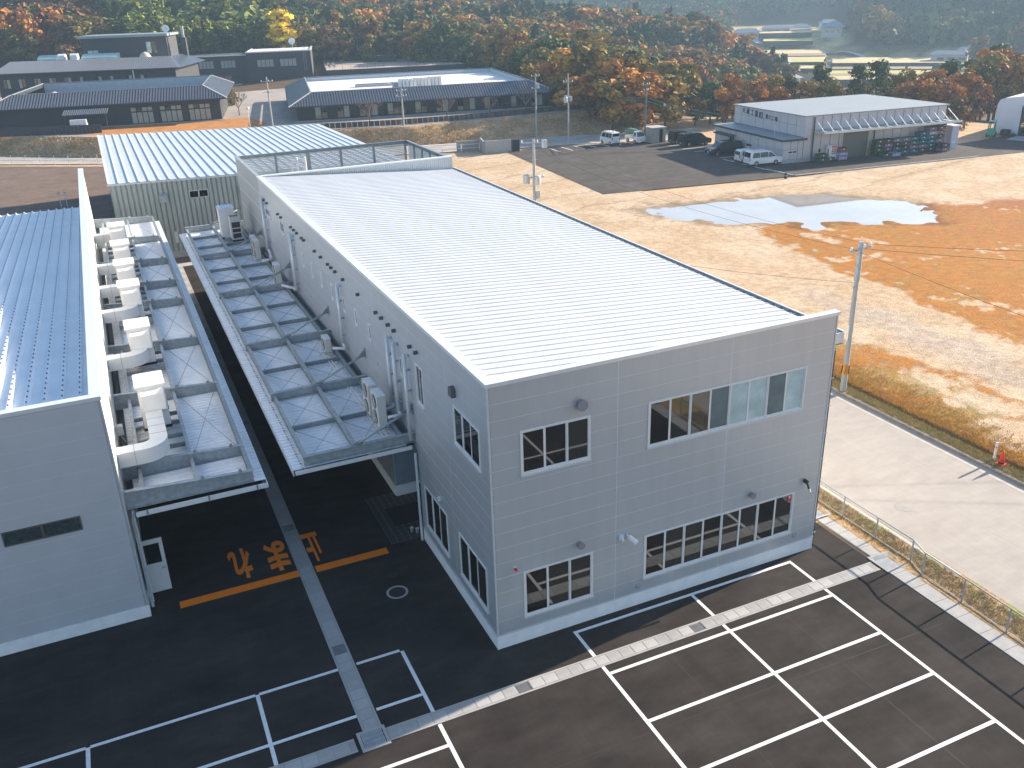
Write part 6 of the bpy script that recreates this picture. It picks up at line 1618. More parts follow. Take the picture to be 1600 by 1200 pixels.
# ================================================================== utility poles and wires
M('transformer_grey', (.45, .47, .48), .4, .2)
def pole(x, y, z, h, label, arms=(), r=.15, gear=(), mat=None, tops=True):
    t = thing('utility_pole', (x, y, z), label, 'pole', 'utility poles')
    MB().tube((0, 0, 0), (0, 0, h), r, 12, r * .62).build('shaft', mat or mPOLE, t, False)
    for (zz, L_, az) in arms:
        d = Vector((cos(az), sin(az), 0))
        a = MB().beam(-d * L_ / 2 + Vector((0, 0, zz)) + d * 0, d * L_ / 2 + Vector((0, 0, zz)), .09, .09).build('crossarm', mGALV, t)
        mb = MB()
        for s_ in (-.45, .45, 0.15):
            p = d * L_ * s_ + Vector((0, 0, zz + .05)); mb.lathe([(.05, 0), (.07, .06), (.05, .1), (.07, .14), (.03, .2)], tuple(p), 8)
        mb.build('insulator', mWHITE, a)['kind'] = 'stuff'
    for (kind, zz, dx, dy) in gear:
        if kind == 'tank':
            tk = MB().lathe([(.28, 0), (.3, .05), (.3, .75), (.22, .85), (0, .88)], (dx, dy, zz), 14).build('transformer', M('transformer_grey', (.45, .47, .48), .4, .2), t)
        elif kind == 'box':
            MB().cbox((dx, dy, zz), (.4, .35, .7)).build('switch_gear', M('transformer_grey', (0, 0, 0)), t)
    if h > 7:
        mb = MB()
        for zz in np.arange(1.8, h - .6, .9): mb.tube((-.32, 0, zz), (.32, 0, zz), .012, 5)
        mb.build('step_bolt', mGALV, t)['kind'] = 'stuff'
    return t
pr_ = pole(26.25, 11.3, 0, 8.75, 'concrete pole with yellow-black band on the grassy road verge', ((8.35, 1.75, radians(10)),), .17)
MB().tube((0, 0, 1.15), (0, 0, 1.75), .178, 14).build('warning_band', M('band_amber', (.62, .26, .02), .5), pr_)
mb = MB()
for a in range(5): mb.beam((.19 * cos(a * 1.256), .19 * sin(a * 1.256), 1.2), (.19 * cos(a * 1.256 + .3), .19 * sin(a * 1.256 + .3), 1.7), .06, .02)
mb.build('band_stripe', mBLACK, pr_); MB().tube((0, 0, 6.6), (0, 0, 8.76), .155, 12, .13).build('steel_sleeve', mGALV, pr_)
MB().box(-.2, -.06, 3.2, -.155, .06, 4.1).build('marker_plate', mWHITE, pr_); mb = MB()
for zz in (4.9, 5.6, 6.2, 7.3): mb.tube((0, 0, zz), (0, 0, zz + .05), .165, 12)
mb.build('pole_strap', mGALV, pr_)['kind'] = 'stuff'
pole(26.6, 52.3, 0, 9.05, 'heavy concrete pole with transformers rising behind the long white roof', ((8.75, 2.4, radians(-20)), (5.6, 1.9, radians(170))), .19, (('box', 8.6, .95, -.3), ('tank', 5.0, .1, -.45), ('tank', 5.1, -.75, .1), ('box', 4.0, .3, 0)))
pole(53.4, 107.7, 0, 9.8, 'slim concrete pole at the foot of the embankment beyond the road', ((9.4, 1.3, radians(-15)), (7.6, 1.2, radians(-15))), .14, (('box', 8.0, .35, 0),))
pole(55.4, 100.7, 0, 10.1, 'concrete pole with switch boxes standing by the car park bay lines', ((8.9, 1.5, radians(170)),), .14, (('box', 6.7, -.4, 0), ('box', 6.5, .4, 0), ('tank', 6.0, -.55, -.2)))
pole(65.1, 94.6, 0, 8.6, 'dark pole right beside the concrete shelter', ((8.3, 1.2, radians(0)), (7.5, .9, radians(10))), .14, mat=M('pole_dark', (.12, .13, .13), .7))
pole(69.0, 123.4, TZ, 6.5, 'dark lamp pole on the terrace in front of the wood', ((6.3, .8, 0),), .13, mat=M('pole_dark', (0, 0, 0)))
pole(34.9, 117.5, 1.0, 7.2, 'pale concrete pole standing on the embankment before the hall', ((6.8, 1.6, radians(-10)), (6.0, 1.6, radians(-10))), .15)
pole(16.9, 131.2, TZ, 7.6, 'pale concrete pole at the corner of the hall with two crossarms', ((6.9, 1.9, radians(-10)), (5.3, 1.7, radians(-10))), .15)
t = thing('garden_lamp', (13.4, 131.8, TZ), 'white globe lamp on a thin post at the lawn corner', 'lamp')
MB().tube((0, 0, 0), (0, 0, 2.7), .05, 8).build('post', mWHITE, t); MB().lathe([(.05, 0), (.2, .1), (.27, .28), (.2, .46), (0, .54)], (0, 0, 2.7), 14).build('globe', mWHITE, t, True)
for i, (x, y) in enumerate(((74, 158), (66.4, 121.2))):
    t = thing('garden_lamp', (x, y, TZ), ['white globe lamp before the trees behind the hall', 'white globe lamp on the terrace beside the dark lamp pole'][i], 'lamp')
    MB().tube((0, 0, 0), (0, 0, 4.0), .05, 8).build('post', mDARK2, t); MB().lathe([(.05, 0), (.2, .1), (.28, .28), (.2, .46), (0, .54)], (0, 0, 4.0), 14).build('globe', mWHITE, t, True)
def wire(a, b_, sag, label, r=.009, mat=None):
    a = Vector(a); b_ = Vector(b_); mb = MB(); n = 14; P_ = []
    for i in range(n + 1):
        f = i / n; p = a.lerp(b_, f); p.z -= sag * 4 * f * (1 - f); P_.append(p)
    mb.path(P_, r, 4)
    o = mb.build('overhead_wire', mat or mWIRE); return tag(o, label, 'wire', 'overhead wires')
wire((25.5, 11.2, 8.5), (25.6, 52.2, 8.95), .9, 'overhead wire from the banded verge pole to the transformer pole, roadside strand')
wire((27.0, 11.4, 8.5), (27.6, 52.2, 8.95), .9, 'overhead wire from the banded verge pole to the transformer pole, field strand')
wire((25.5, 11.2, 8.5), (25.5, -30, 8.5), .8, 'overhead wire leaving the banded verge pole along the road kerb')
wire((27.0, 11.4, 8.5), (70, -10, 8.5), 1.0, 'overhead wire crossing the orange grass from the banded verge pole', .011)
wire((26.6, 11.4, 8.3), (66, -14, 8.2), 1.0, 'lower overhead wire crossing the orange grass from the banded verge pole', .011)
wire((26.2, 11.3, 6.5), (14.3, 24, 7.5), .3, 'service wire from the banded verge pole to the long building')
wire((26.6, 52.3, 8.8), (55.4, 100.7, 9.0), 1.0, 'overhead wire from the transformer pole to the pole by the bay lines')
wire((26.6, 52.3, 5.8), (65.1, 94.6, 7.4), .9, 'overhead wire from the transformer pole to the pole by the shelter')
mGW = M('wire_sleeve_green', (.05, .17, .14), .5)
for dz, lb in ((0, 'upper'), (-.45, 'lower')):
    wire((69.0, 123.4, 6.2 + dz), (65.1, 94.6, 6.5 + dz), .8, lb + ' green-sleeved cable from the terrace lamp pole to the shelter pole', .05, mGW)
    wire((65.1, 94.6, 6.5 + dz), (73.2, 86.5, 4.2 + dz), .3, lb + ' green-sleeved cable from the shelter pole down to the factory', .05, mGW)
wire((53.4, 107.7, 9.4), (34.9, 117.5, 7.8), .6, 'overhead wire between the embankment pole and the slim road pole')
wire((34.9, 117.5, 7.8), (16.9, 131.2, 9.4), .6, 'overhead wire between the two pale poles before the hall')
wire((53.4, 107.7, 9.4), (55.4, 100.7, 9.0), .2, 'short overhead wire between the slim road pole and the bay-line pole')

# ================================================================== wire fence by the road
fx = [(16.92, 26.7), (16.92, -2.56), (16.62, -3.42), (16.55, -15.0)]
t = thing('mesh_fence', (16.92, -2.56, 0), 'galvanised chain-link fence with round posts along the side road', 'fence', shift=True)
py = [3.12 + 1.9 * i for i in range(12)][::-1] + [1.22, -.68, -2.56]
posts = [(16.92, y) for y in py] + [(16.62, -3.42), (16.60, -5.31), (16.57, -7.26), (16.55, -9.2), (16.53, -11.1), (16.5, -13.0)]
for p in posts: MB().tube((p[0], p[1], -.02), (p[0], p[1], 1.02), .032, 8).build('post', mGALV, t)
for a, b_ in zip(posts[:-1], posts[1:]):
    MB().tube((*a, 1.03), (*b_, 1.03), .026, 8).build('top_rail', mGALV, t); MB().tube((*a, .06), (*b_, .06), .018, 6).build('bottom_rail', mGALV, t)
V_, Q_ = [], []
for a, b_ in zip(posts[11:-1], posts[12:]):
    A, Bv = np.array(a), np.array(b_); L_ = np.hypot(*(Bv - A)); d = (Bv - A) / L_; H_ = .94; s0 = .075; w_ = .0021
    nrm = np.array([-d[1], d[0]])
    for sgn in (1, -1):
        for c0 in np.arange(-H_, L_, s0):
            u0, u1 = max(0, c0), min(L_, c0 + H_)
            if u1 - u0 < .02: continue
            z0, z1 = (u0 - c0), (u1 - c0)
            if sgn < 0: z0, z1 = H_ - z0, H_ - z1
            p, q = A + d * u0, A + d * u1; k0 = len(V_)
            for (pt, z) in ((p, z0), (q, z1)):
                V_ += [(pt[0] + nrm[0] * w_, pt[1] + nrm[1] * w_, .07 + z - w_), (pt[0] - nrm[0] * w_, pt[1] - nrm[1] * w_, .07 + z - w_), (pt[0], pt[1], .07 + z + w_)]
            Q_ += [(k0, k0 + 1, k0 + 4, k0 + 3), (k0 + 1, k0 + 2, k0 + 5, k0 + 4), (k0 + 2, k0, k0 + 3, k0 + 5)]
o = link('chain_link', np_mesh('chain_link', np.array(V_) - np.array([16.92, -2.56, 0]), Q_, mGALV), t); o['kind'] = 'stuff'
# traffic cone and marker post
t = thing('traffic_cone', (26.62, 1.25, .17), 'bright red traffic cone standing on the grassy verge', 'traffic cone')
MB().box(-.19, -.19, 0, .19, .19, .035).build('base', mRED, t); MB().lathe([(.14, .035), (.03, .7), (.025, .7), (0, .71)], n=18).build('cone', M('cone_red', (.85, .035, .01), .5), t, True); MB().lathe([(.142, .05), (.128, .12)], n=18).build('skirt_band', mBLACK, t)
t = thing('marker_post', (26.75, 1.75, .17), 'short white boundary post beside the red traffic cone', 'post')
MB().lathe([(.06, 0), (.06, .85), (.045, .9), (0, .9)], n=12).build('post', mWHITE, t); MB().lathe([(.065, .6), (.065, .68)], n=12).build('band', mGALV, t)
# ================================================================== vegetation
def leaf_mat():
    m = bpy.data.materials.new('autumn_leaves'); m.use_nodes = True
    nt = m.node_tree; N = nt.nodes; L = nt.links; b = N['Principled BSDF']
    b.inputs['Roughness'].default_value = .75; b.inputs['Specular IOR Level'].default_value = .15
    a = N.new('ShaderNodeAttribute'); a.attribute_name = 'tint'
    L.new(a.outputs['Color'], b.inputs['Base Color'])
    tr_ = N.new('ShaderNodeBsdfTranslucent'); L.new(a.outputs['Color'], tr_.inputs['Color'])
    mx = N.new('ShaderNodeMixShader'); mx.inputs[0].default_value = .12
    L.new(b.outputs[0], mx.inputs[1]); L.new(tr_.outputs[0], mx.inputs[2]); L.new(mx.outputs[0], N['Material Output'].inputs['Surface'])
    return m
mLEAF = leaf_mat()
mBARK = M('bark', (.09, .065, .05), .9, 0, .25, 6, .3, 30)
def unit(v): return v / np.maximum(np.linalg.norm(v, axis=-1, keepdims=True), 1e-6)
def leaves(cen, nrm, size, colr, rs, flat=.5):
    n = len(cen)
    nrm = unit(nrm + rs.normal(0, flat, (n, 3)))
    r = rs.normal(0, 1, (n, 3)); a = unit(np.cross(nrm, r)); b_ = np.cross(nrm, a)
    s = (size * rs.uniform(.6, 1.3, n))[:, None]
    asp = rs.uniform(.55, 1.0, n)[:, None]
    V = np.stack([cen - a * s - b_ * s * asp * .6, cen + a * s * .7 - b_ * s * asp, cen + a * s + b_ * s * asp * .7, cen - a * s * .8 + b_ * s * asp], 1).reshape(-1, 3)
    Q = np.arange(4 * n).reshape(n, 4)
    return V, Q, np.repeat(colr, 4, 0)
def crown(kind, n, rs, pal, R=3.6, H=10.0, size=.42):
    pal = np.array(pal)
    if kind == 'broad':
        k = rs.integers(18, 26); lob = []
        for i in range(k):
            a = rs.uniform(0, 2 * pi); f = rs.uniform(.15, .82); z = rs.uniform(.20, .88)
            w = sqrt(max(.05, 1 - ((z - .55) / .5) ** 2)); lob.append((cos(a) * R * f * w, sin(a) * R * f * w, z * H, R * rs.uniform(.20, .42)))
        lob = np.array(lob); li = rs.integers(0, k, n)
        d = unit(rs.normal(0, 1, (n, 3)) + np.array([0, 0, .35])); rad = lob[li, 3] * rs.uniform(.55, 1.2, n)
        d2 = d * np.array([1, 1, .8]); cen = lob[li, :3] + d2 * rad[:, None]; nrm = d
        lc = pal[rs.integers(0, len(pal), k)] * rs.uniform(.75, 1.25, (k, 1)); c = lc[li]
    elif kind == 'conifer':
        z = 1 - np.sqrt(rs.uniform(0, 1, n)) * .9; a = rs.uniform(0, 2 * pi, n); ph = (z * 9 + a * .15) % 1.0
        r = R * .62 * (1 - z) ** .85 * (1 - .42 * ph) * rs.uniform(.75, 1.08, n) + .1
        cen = np.stack([cos_(a) * r, sin_(a) * r, (.12 + z * .88) * H], 1); nrm = np.stack([cos_(a), sin_(a), np.full(n, .45)], 1)
        c = pal[rs.integers(0, len(pal), n)] * rs.uniform(.8, 1.2, (n, 1))
    elif kind == 'pine':
        k = 26; zl = rs.uniform(.28, .97, k); al = rs.uniform(0, 2 * pi, k); rl = R * .8 * (1.08 - zl) ** .6 * rs.uniform(.3, 1.0, k)
        li = rs.integers(0, k, n); d = unit(rs.normal(0, 1, (n, 3)) * np.array([1, 1, .5]) + np.array([0, 0, .2])); rr = R * rs.uniform(.10, .42, n)
        cen = np.stack([cos_(al[li]) * rl[li], sin_(al[li]) * rl[li], zl[li] * H], 1) + d * rr[:, None] * np.array([1, 1, .55]); nrm = d + np.array([0, 0, .4])
        lc = pal[rs.integers(0, len(pal), k)] * rs.uniform(.75, 1.25, (k, 1)); c = lc[li]
    else:   # bamboo plumes
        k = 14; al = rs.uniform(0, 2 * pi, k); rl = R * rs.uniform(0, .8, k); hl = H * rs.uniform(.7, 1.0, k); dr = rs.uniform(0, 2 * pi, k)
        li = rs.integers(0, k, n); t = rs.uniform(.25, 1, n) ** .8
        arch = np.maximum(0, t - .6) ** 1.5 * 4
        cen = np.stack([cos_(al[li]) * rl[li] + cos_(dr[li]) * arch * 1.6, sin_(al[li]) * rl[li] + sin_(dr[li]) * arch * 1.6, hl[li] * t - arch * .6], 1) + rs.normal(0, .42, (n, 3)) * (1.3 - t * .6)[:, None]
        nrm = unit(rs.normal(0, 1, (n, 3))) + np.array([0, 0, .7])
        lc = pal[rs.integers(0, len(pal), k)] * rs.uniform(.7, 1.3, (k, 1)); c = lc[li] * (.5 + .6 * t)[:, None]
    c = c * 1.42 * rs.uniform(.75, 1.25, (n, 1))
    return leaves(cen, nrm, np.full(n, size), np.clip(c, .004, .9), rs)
cos_, sin_ = np.cos, np.sin
ORA = [(.26, .115, .024), (.30, .145, .032), (.21, .095, .026)]; BRN = [(.13, .075, .032), (.16, .09, .036), (.10, .06, .028)]; OLV = [(.115, .10, .025), (.15, .115, .028), (.09, .085, .025)]
GLD = [(.24, .15, .03), (.20, .13, .03), (.15, .11, .03)]; GRN = [(.05, .075, .022), (.065, .085, .03), (.045, .06, .025)]; DGR = [(.022, .042, .020), (.03, .052, .024)]; YEL = [(.52, .36, .02), (.45, .30, .02)]
BAM = [(.11, .13, .03), (.15, .16, .035), (.07, .095, .03)]; RUS = [(.19, .075, .03), (.16, .062, .032)]
KINDS = {'orange': ('broad', ORA, 'orange broadleaf tree'), 'brown': ('broad', BRN, 'brown broadleaf tree'), 'olive': ('broad', OLV, 'olive-green broadleaf tree'), 'gold': ('broad', GLD, 'golden broadleaf tree'),
         'green': ('broad', GRN, 'green broadleaf tree'), 'conifer': ('conifer', DGR, 'dark pointed conifer'), 'pine': ('pine', GRN + OLV[:1], 'shaggy green pine'), 'yellow': ('pine', YEL, 'bright yellow spreading tree'), 'bamboo': ('bamboo', BAM, 'feathery yellow-green bamboo clump'), 'rust': ('broad', RUS + ORA[:1], 'rust-red broadleaf tree')}
VAR = {}
def tree_var(kind, v, n=900, size=.40):
    key = (kind, v, n)
    if key not in VAR:
        rs = np.random.default_rng(abs(hash(kind)) % 1000 + v * 17 if False else sum(map(ord, kind)) * 7 + v * 131 + n)
        V, Q, c = crown(KINDS[kind][0], n, rs, KINDS[kind][1], size=size)
        cm = np_mesh('crown', V, Q, mLEAF, c)
        mb = MB(); mb.tube((0, 0, -.6), (.1, .05, 4.2), .22, 8, .14); mb.tube((.1, .05, 4.2), (.0, .1, 7.6), .14, 7, .05)
        if KINDS[kind][0] in ('broad', 'pine'):
            for i in range(6):
                a = rs.uniform(0, 2 * pi); z0 = rs.uniform(2.8, 5.5); mb.tube((.08, .05, z0), (cos(a) * 2.1, sin(a) * 2.1, z0 + rs.uniform(1.2, 2.4)), .09, 5, .03)
        tm_ = bpy.data.meshes.new('trunk'); tm_.from_pydata([tuple(p) for p in mb.v], [], mb.f); tm_.materials.append(mBARK)
        VAR[key] = (cm, tm_)
    return VAR[key]
def tree(name, kind, x, y, z, h, label, group, v=0, n=1500, size=.32, wide=1.0, rz=None):
    cm, tm_ = tree_var(kind, v, n, size)
    t = thing(name, (x, y, z), label, 'tree', group, random.uniform(0, 6.28) if rz is None else rz)
    s = h / 10.0; t.scale = (s * wide, s * wide, s)
    link('trunk', tm_, t); link('crown', cm, t)
    return t
def px_of(x, y, z):
    d = np.stack([x - CAM[0], y - CAM[1], z - CAM[2]], -1); w = d @ CF
    return 800 + F_PX * (d @ CR) / w, 600 - F_PX * (d @ CU) / w
# ------------------------------------------------------------------ the wood on the hill
rs = np.random.default_rng(5)
bx_ = [-260, -100, 0, 300, 420, 520, 640, 760, 830, 880, 940, 1000, 1048, 1056, 1064, 1130, 1190, 1215, 1235]
bD = [275, 275, 270, 262, 258, 262, 258, 235, 190, 158, 150, 148, 150, 175, 215, 225, 250, 262, 300]
rx = [-260, 0, 600, 800, 960, 1050, 1130, 1180, 1215, 1235]; rD = [430, 430, 425, 400, 385, 375, 360, 330, 292, 300]
cand = []
for st, d0, d1 in ((5.0, 0, 240), (5.8, 240, 330), (7.5, 330, 440)):
    gx, gy = np.meshgrid(np.arange(-170, 330, st), np.arange(90, 430, st))
    gx = (gx + rs.uniform(-.45, .45, gx.shape) * st).ravel(); gy = (gy + rs.uniform(-.45, .45, gy.shape) * st).ravel()
    D = np.hypot(gx - CAM[0], gy - CAM[1]); z = hgt(gx, gy); px, py = px_of(gx, gy, z)
    ok = (D >= d0) & (D < d1) & (px > -120) & (px < 1232) & (D > np.interp(px, bx_, bD)) & (D < np.interp(px, rx, rD))
    ok &= ~((gx > -30) & (gx < 46) & (gy < 243)) & ~((gx < 82) & (gx > 40) & (gy > 120) & (gy < 250) & (D < np.interp(px, bx_, bD)))
    for i in np.where(ok)[0]: cand.append((D[i], gx[i], gy[i], z[i], px[i], py[i]))
cand.sort()
def pick(px, D, r):
    if 190 < px < 430 and D < 330: return 'bamboo' if r < .75 else 'green'
    if px < 190: L_ = ['green', 'brown', 'brown', 'olive', 'rust', 'brown', 'orange', 'gold']
    elif px < 640: L_ = ['conifer', 'green', 'green', 'olive', 'olive', 'brown', 'gold', 'orange']
    elif D < 250 and px < 1064: L_ = ['green', 'olive', 'olive', 'gold', 'gold', 'olive', 'gold', 'orange']
    elif px < 900: L_ = ['conifer', 'conifer', 'green', 'olive', 'brown', 'gold', 'orange', 'conifer']
    else: L_ = ['conifer', 'green', 'olive', 'brown', 'orange', 'olive', 'gold', 'green']
    return L_[min(7, max(0, int(r * 8)))]
NIND = 290
allV, allQ, allC = [], [], []; off = 0
proto = {}
def proto_crown(kind, v):
    if (kind, v) not in proto:
        r_ = np.random.default_rng(sum(map(ord, kind)) * 3 + v * 77); proto[(kind, v)] = crown(KINDS[kind][0], 420, r_, KINDS[kind][1], size=.52)
    return proto[(kind, v)]
WHERE = lambda px, D: ('in the bamboo grove behind the dark block' if 190 < px < 430 else 'in the wood behind the dark buildings' if px < 640 else 'at the wood edge beside the hall' if D < 250 else 'on the far wooded hill')
ycount = 0
for i, (D, x, y, z, px, py) in enumerate(cand):
    nz_ = float(fbm(np.array([x / 22.0]), np.array([y / 22.0]), 91, 3)[0]); r = min(.999, max(0, (nz_ - .5) * 1.9 + .5 + rs.normal(0, .13))); kind = pick(px, D, r)
    h = rs.uniform(8.5, 11.8) * (1.18 if kind in ('conifer', 'bamboo') else 1.0) * (1.0 if px < 1000 or D > 200 else .8)
    w_ = rs.uniform(.85, 1.6) * (.8 if kind == 'conifer' else 1.0)
    h *= rs.uniform(.85, 1.15); r = rs.uniform()
    if i < NIND:
        tree({'conifer': 'conifer_tree', 'bamboo': 'bamboo_clump', 'pine': 'pine_tree'}.get(kind, 'broadleaf_tree'), kind, x, y, z - .2, h, KINDS[kind][2] + ' ' + WHERE(px, D), KINDS[kind][2] + 's ' + WHERE(px, D), int(r * 1000) % 3, 1500, .32, w_)
    else:
        V, Q, c = proto_crown(kind, int(r * 1000) % 3)
        s = h / 10; a = rs.uniform(0, 6.28); ca, sa = cos(a), sin(a)
        W_ = np.empty_like(V); W_[:, 0] = (V[:, 0] * ca - V[:, 1] * sa) * s * w_ + x; W_[:, 1] = (V[:, 0] * sa + V[:, 1] * ca) * s * w_ + y; W_[:, 2] = V[:, 2] * s + z
        allV.append(W_); allQ.append(Q + off); allC.append(c * rs.uniform(.8, 1.2)); off += len(V)
tag(link('wood', np_mesh('wood', np.concatenate(allV), np.concatenate(allQ), mLEAF, np.concatenate(allC))), 'autumn wood covering the hill behind the dark buildings', 'wood', kind='stuff')
x, y = dirD(442, 268); tree('broadleaf_tree', 'yellow', x, y, hgt(x, y) + 0.0, 13.0, 'bright yellow spreading tree at the wood edge behind the flat wing', None, 1, 700, .42, 1.25)
# ------------------------------------------------------------------ trees behind the factory
row = [(1092, 158, 6.5, 'brown'), (1100, 172, 8.5, 'olive'), (1116, 160, 9.2, 'green'), (1128, 165, 8.0, 'orange'), (1142, 158, 7.8, 'rust'), (1152, 170, 9.5, 'orange'), (1165, 160, 7.5, 'brown'), (1178, 168, 8.5, 'orange'), (1192, 162, 7.6, 'rust'),
       (1205, 175, 9.0, 'orange'), (1216, 168, 9.2, 'gold'), (1228, 165, 7.2, 'rust'), (1240, 176, 9.0, 'pine'), (1254, 164, 7.2, 'brown'), (1268, 172, 7.8, 'rust'), (1290, 176, 10.8, 'pine'), (1282, 166, 7.8, 'gold'), (1304, 166, 8.5, 'olive'),
       (1318, 172, 7.0, 'brown'), (1334, 166, 6.8, 'brown'), (1350, 178, 10.6, 'pine'), (1362, 168, 7.4, 'olive'), (1380, 174, 11.0, 'pine'), (1394, 166, 8.2, 'pine'), (1404, 176, 8.6, 'olive'), (1418, 166, 8.0, 'orange'), (1430, 174, 9.8, 'gold'), (1446, 166, 8.2, 'rust'),
       (1458, 172, 10.4, 'orange'), (1470, 164, 8.6, 'orange'), (1484, 170, 9.0, 'brown'), (1494, 176, 11.6, 'pine'), (1500, 160, 8.5, 'rust'), (1515, 168, 11.0, 'orange'), (1528, 160, 9.0, 'brown'), (1540, 182, 14.2, 'olive'), (1552, 186, 13.6, 'orange'), (1566, 192, 16.0, 'orange'),
       (1574, 198, 17.0, 'pine'), (1584, 190, 14.5, 'gold'), (1596, 196, 16.4, 'rust'), (1608, 190, 15, 'orange'), (1622, 194, 15.0, 'brown'), (1640, 192, 14.0, 'orange'), (1512, 154, 7.0, 'brown'), (1530, 168, 9.6, 'rust'), (1545, 178, 10.0, 'brown')]
for i, (px, D, h, kind) in enumerate(row):
    x, y = dirD(px, D)
    tree('pine_tree' if kind == 'pine' else 'broadleaf_tree', kind, x, y, float(hgt(x, y)) - .3, h * .80 + .2, KINDS[kind][2] + ' in the row behind the factory', KINDS[kind][2] + 's behind the factory', i % 3 + 3, 1600, .27, 1.0 if kind != 'pine' else .95)
# ------------------------------------------------------------------ bare garden trees
def bare_tree(x, y, z, h, label, seed):
    r_ = random.Random(seed); t = thing('bare_tree', (x, y, z), label, 'tree', 'bare garden trees')
    tr_ = MB(); tr_.tube((0, 0, 0), (0, 0, h * .28), .09, 7, .07); tr_.build('trunk', mBARK, t)
    mb = MB()
    def grow(p, d, L_, r, k):
        q = p + d * L_; mb.tube(p, q, r, 4, r * .7, False)
        if k == 0: return
        for i in range(3 if k > 1 else 3):
            nd = (d + Vector((r_.uniform(-.75, .75), r_.uniform(-.75, .75), r_.uniform(-.05, .5)))).normalized(); grow(q, nd, L_ * r_.uniform(.6, .85), r * .66, k - 1)
    for i in range(6):
        a = i * 1.05 + r_.uniform(-.3, .3); grow(Vector((0, 0, h * .27)), Vector((cos(a) * .7, sin(a) * .7, 1)).normalized(), h * .26, .05, 3)
    mb.build('twigs', M('twig_pinkgrey', (.24, .17, .14), .9, 0, .2), t)
for i, (x, y, h) in enumerate(((30.4, 121.0, 4.6), (43.3, 120.4, 3.6), (50.6, 119.6, 3.4), (57.4, 120.0, 4.6), (14.5, 150.0, 4.6), (16.0, 178.0, 5.5))):
    bare_tree(x, y, TZ, h, 'bare pinkish twiggy tree ' + ['in front of the hall by the pale pole', 'before the middle bays of the hall', 'before the units of the hall fence', 'at the east end of the hall', 'between the tiled house and the hall', 'behind the tiled house near the flat wing'][i], 40 + i)
def bush(x, y, z, w_, h, pal, label, seed):
    r_ = np.random.default_rng(seed); V, Q, c = crown('broad', 500, r_, pal, R=w_, H=h, size=.22)
    V[:, 2] = V[:, 2] * 1.2 - h * .35
    t = thing('garden_shrub', (x, y, z), label, 'shrub'); link('foliage', np_mesh('foliage', V, Q, mLEAF, c), t); MB().tube((0, 0, 0), (0, 0, h * .5), .06, 6).build('stem', mBARK, t)
x, y = dirD(345, 195); bush(x, y, TZ, 2.6, 4.0, GLD + OLV, 'rounded yellow-green shrub between the tiled house and the hall', 3)
x, y = dirD(296, 190); bush(x, y, TZ, 1.6, 3.4, ORA, 'small orange shrub beside the two-storey block', 4)
# ------------------------------------------------------------------ dry grass on the embankment, verges and field
def tufts(name, X, Y, Z, h, cols, rs, blades=5, spread=.12, wid=.02, label=None):
    n = len(X); k = blades
    bx = np.repeat(np.stack([X, Y, Z], 1), k, 0) + np.concatenate([rs.normal(0, spread, (n * k, 2)), np.zeros((n * k, 1))], 1)
    hh = np.repeat(h, k) * rs.uniform(.6, 1.2, n * k); d = np.concatenate([rs.normal(0, .35, (n * k, 2)), np.ones((n * k, 1))], 1)
    tip = bx + d * hh[:, None]; a = rs.uniform(0, 2 * pi, n * k); w = np.stack([cos_(a), sin_(a), a * 0], 1) * wid * rs.uniform(.6, 1.4, (n * k, 1))
    V = np.stack([bx - w, bx + w, tip], 1).reshape(-1, 3); Q = np.arange(3 * n * k).reshape(-1, 3)
    c = np.repeat(np.repeat(cols, k, 0) * rs.uniform(.7, 1.3, (n * k, 1)), 3, 0)
    return tag(link(name, np_mesh(name, V, Q, mLEAF, c)), label, 'grass', kind='stuff')
n = 9000; f = rs.uniform(0, 1, n); i0 = rs.uniform(0, nb - 1.01, n); ii = i0.astype(int); fr = (i0 - ii)[:, None]
bp_ = B_[ii] * (1 - fr) + B_[ii + 1] * fr; tp_ = T_[ii] * (1 - fr) + T_[ii + 1] * fr; P_ = bp_ * (1 - f[:, None]) + tp_ * f[:, None]
cp = np.array([(.30, .18, .09), (.22, .13, .06), (.34, .21, .08), (.16, .13, .05)])[rs.integers(0, 4, n)]
tufts('embankment_grass', P_[:, 0], P_[:, 1], TZ * f, np.full(n, .22), cp * 2.0, rs, 4, .3, .06, 'dry brown grass covering the embankment below the dark buildings')
n = 5200; X = rs.uniform(26.2, 26.9, n); Y = rs.uniform(-.8, 24, n)
cp = np.array([(.28, .22, .11), (.17, .18, .06), (.34, .25, .12), (.20, .17, .08)])[rs.integers(0, 4, n)]
tufts('verge_grass', X, Y, .13 + X * 0, np.full(n, .10), cp * 1.5, rs, 6, .06, .012, 'weedy grass on the verge between road kerb and ditch')
n = 6000; X = rs.uniform(27.15, 30, n); Y = rs.uniform(-2, 22, n); X = 27.15 + (X - 27.15) * rs.uniform(0, 1, n) ** .6
cp = np.array([(.34, .18, .06), (.26, .15, .06), (.36, .22, .06), (.24, .19, .05)])[rs.integers(0, 4, n)]
tufts('field_grass', X, Y, .25 + X * 0, np.full(n, .10), cp * 1.6, rs, 5, .09, .012, 'dry orange grass along the edge of the field')
n = 5000; X = rs.uniform(16.7, 17.75, n); Y = rs.uniform(-13, 5, n)
cp = np.array([(.36, .23, .10), (.30, .22, .08), (.24, .24, .05), (.38, .26, .12)])[rs.integers(0, 4, n)]
tufts('fence_grass', X, Y, .02 + X * 0, np.full(n, .07), cp, rs, 5, .05, .010, 'short dry grass under the chain-link fence')
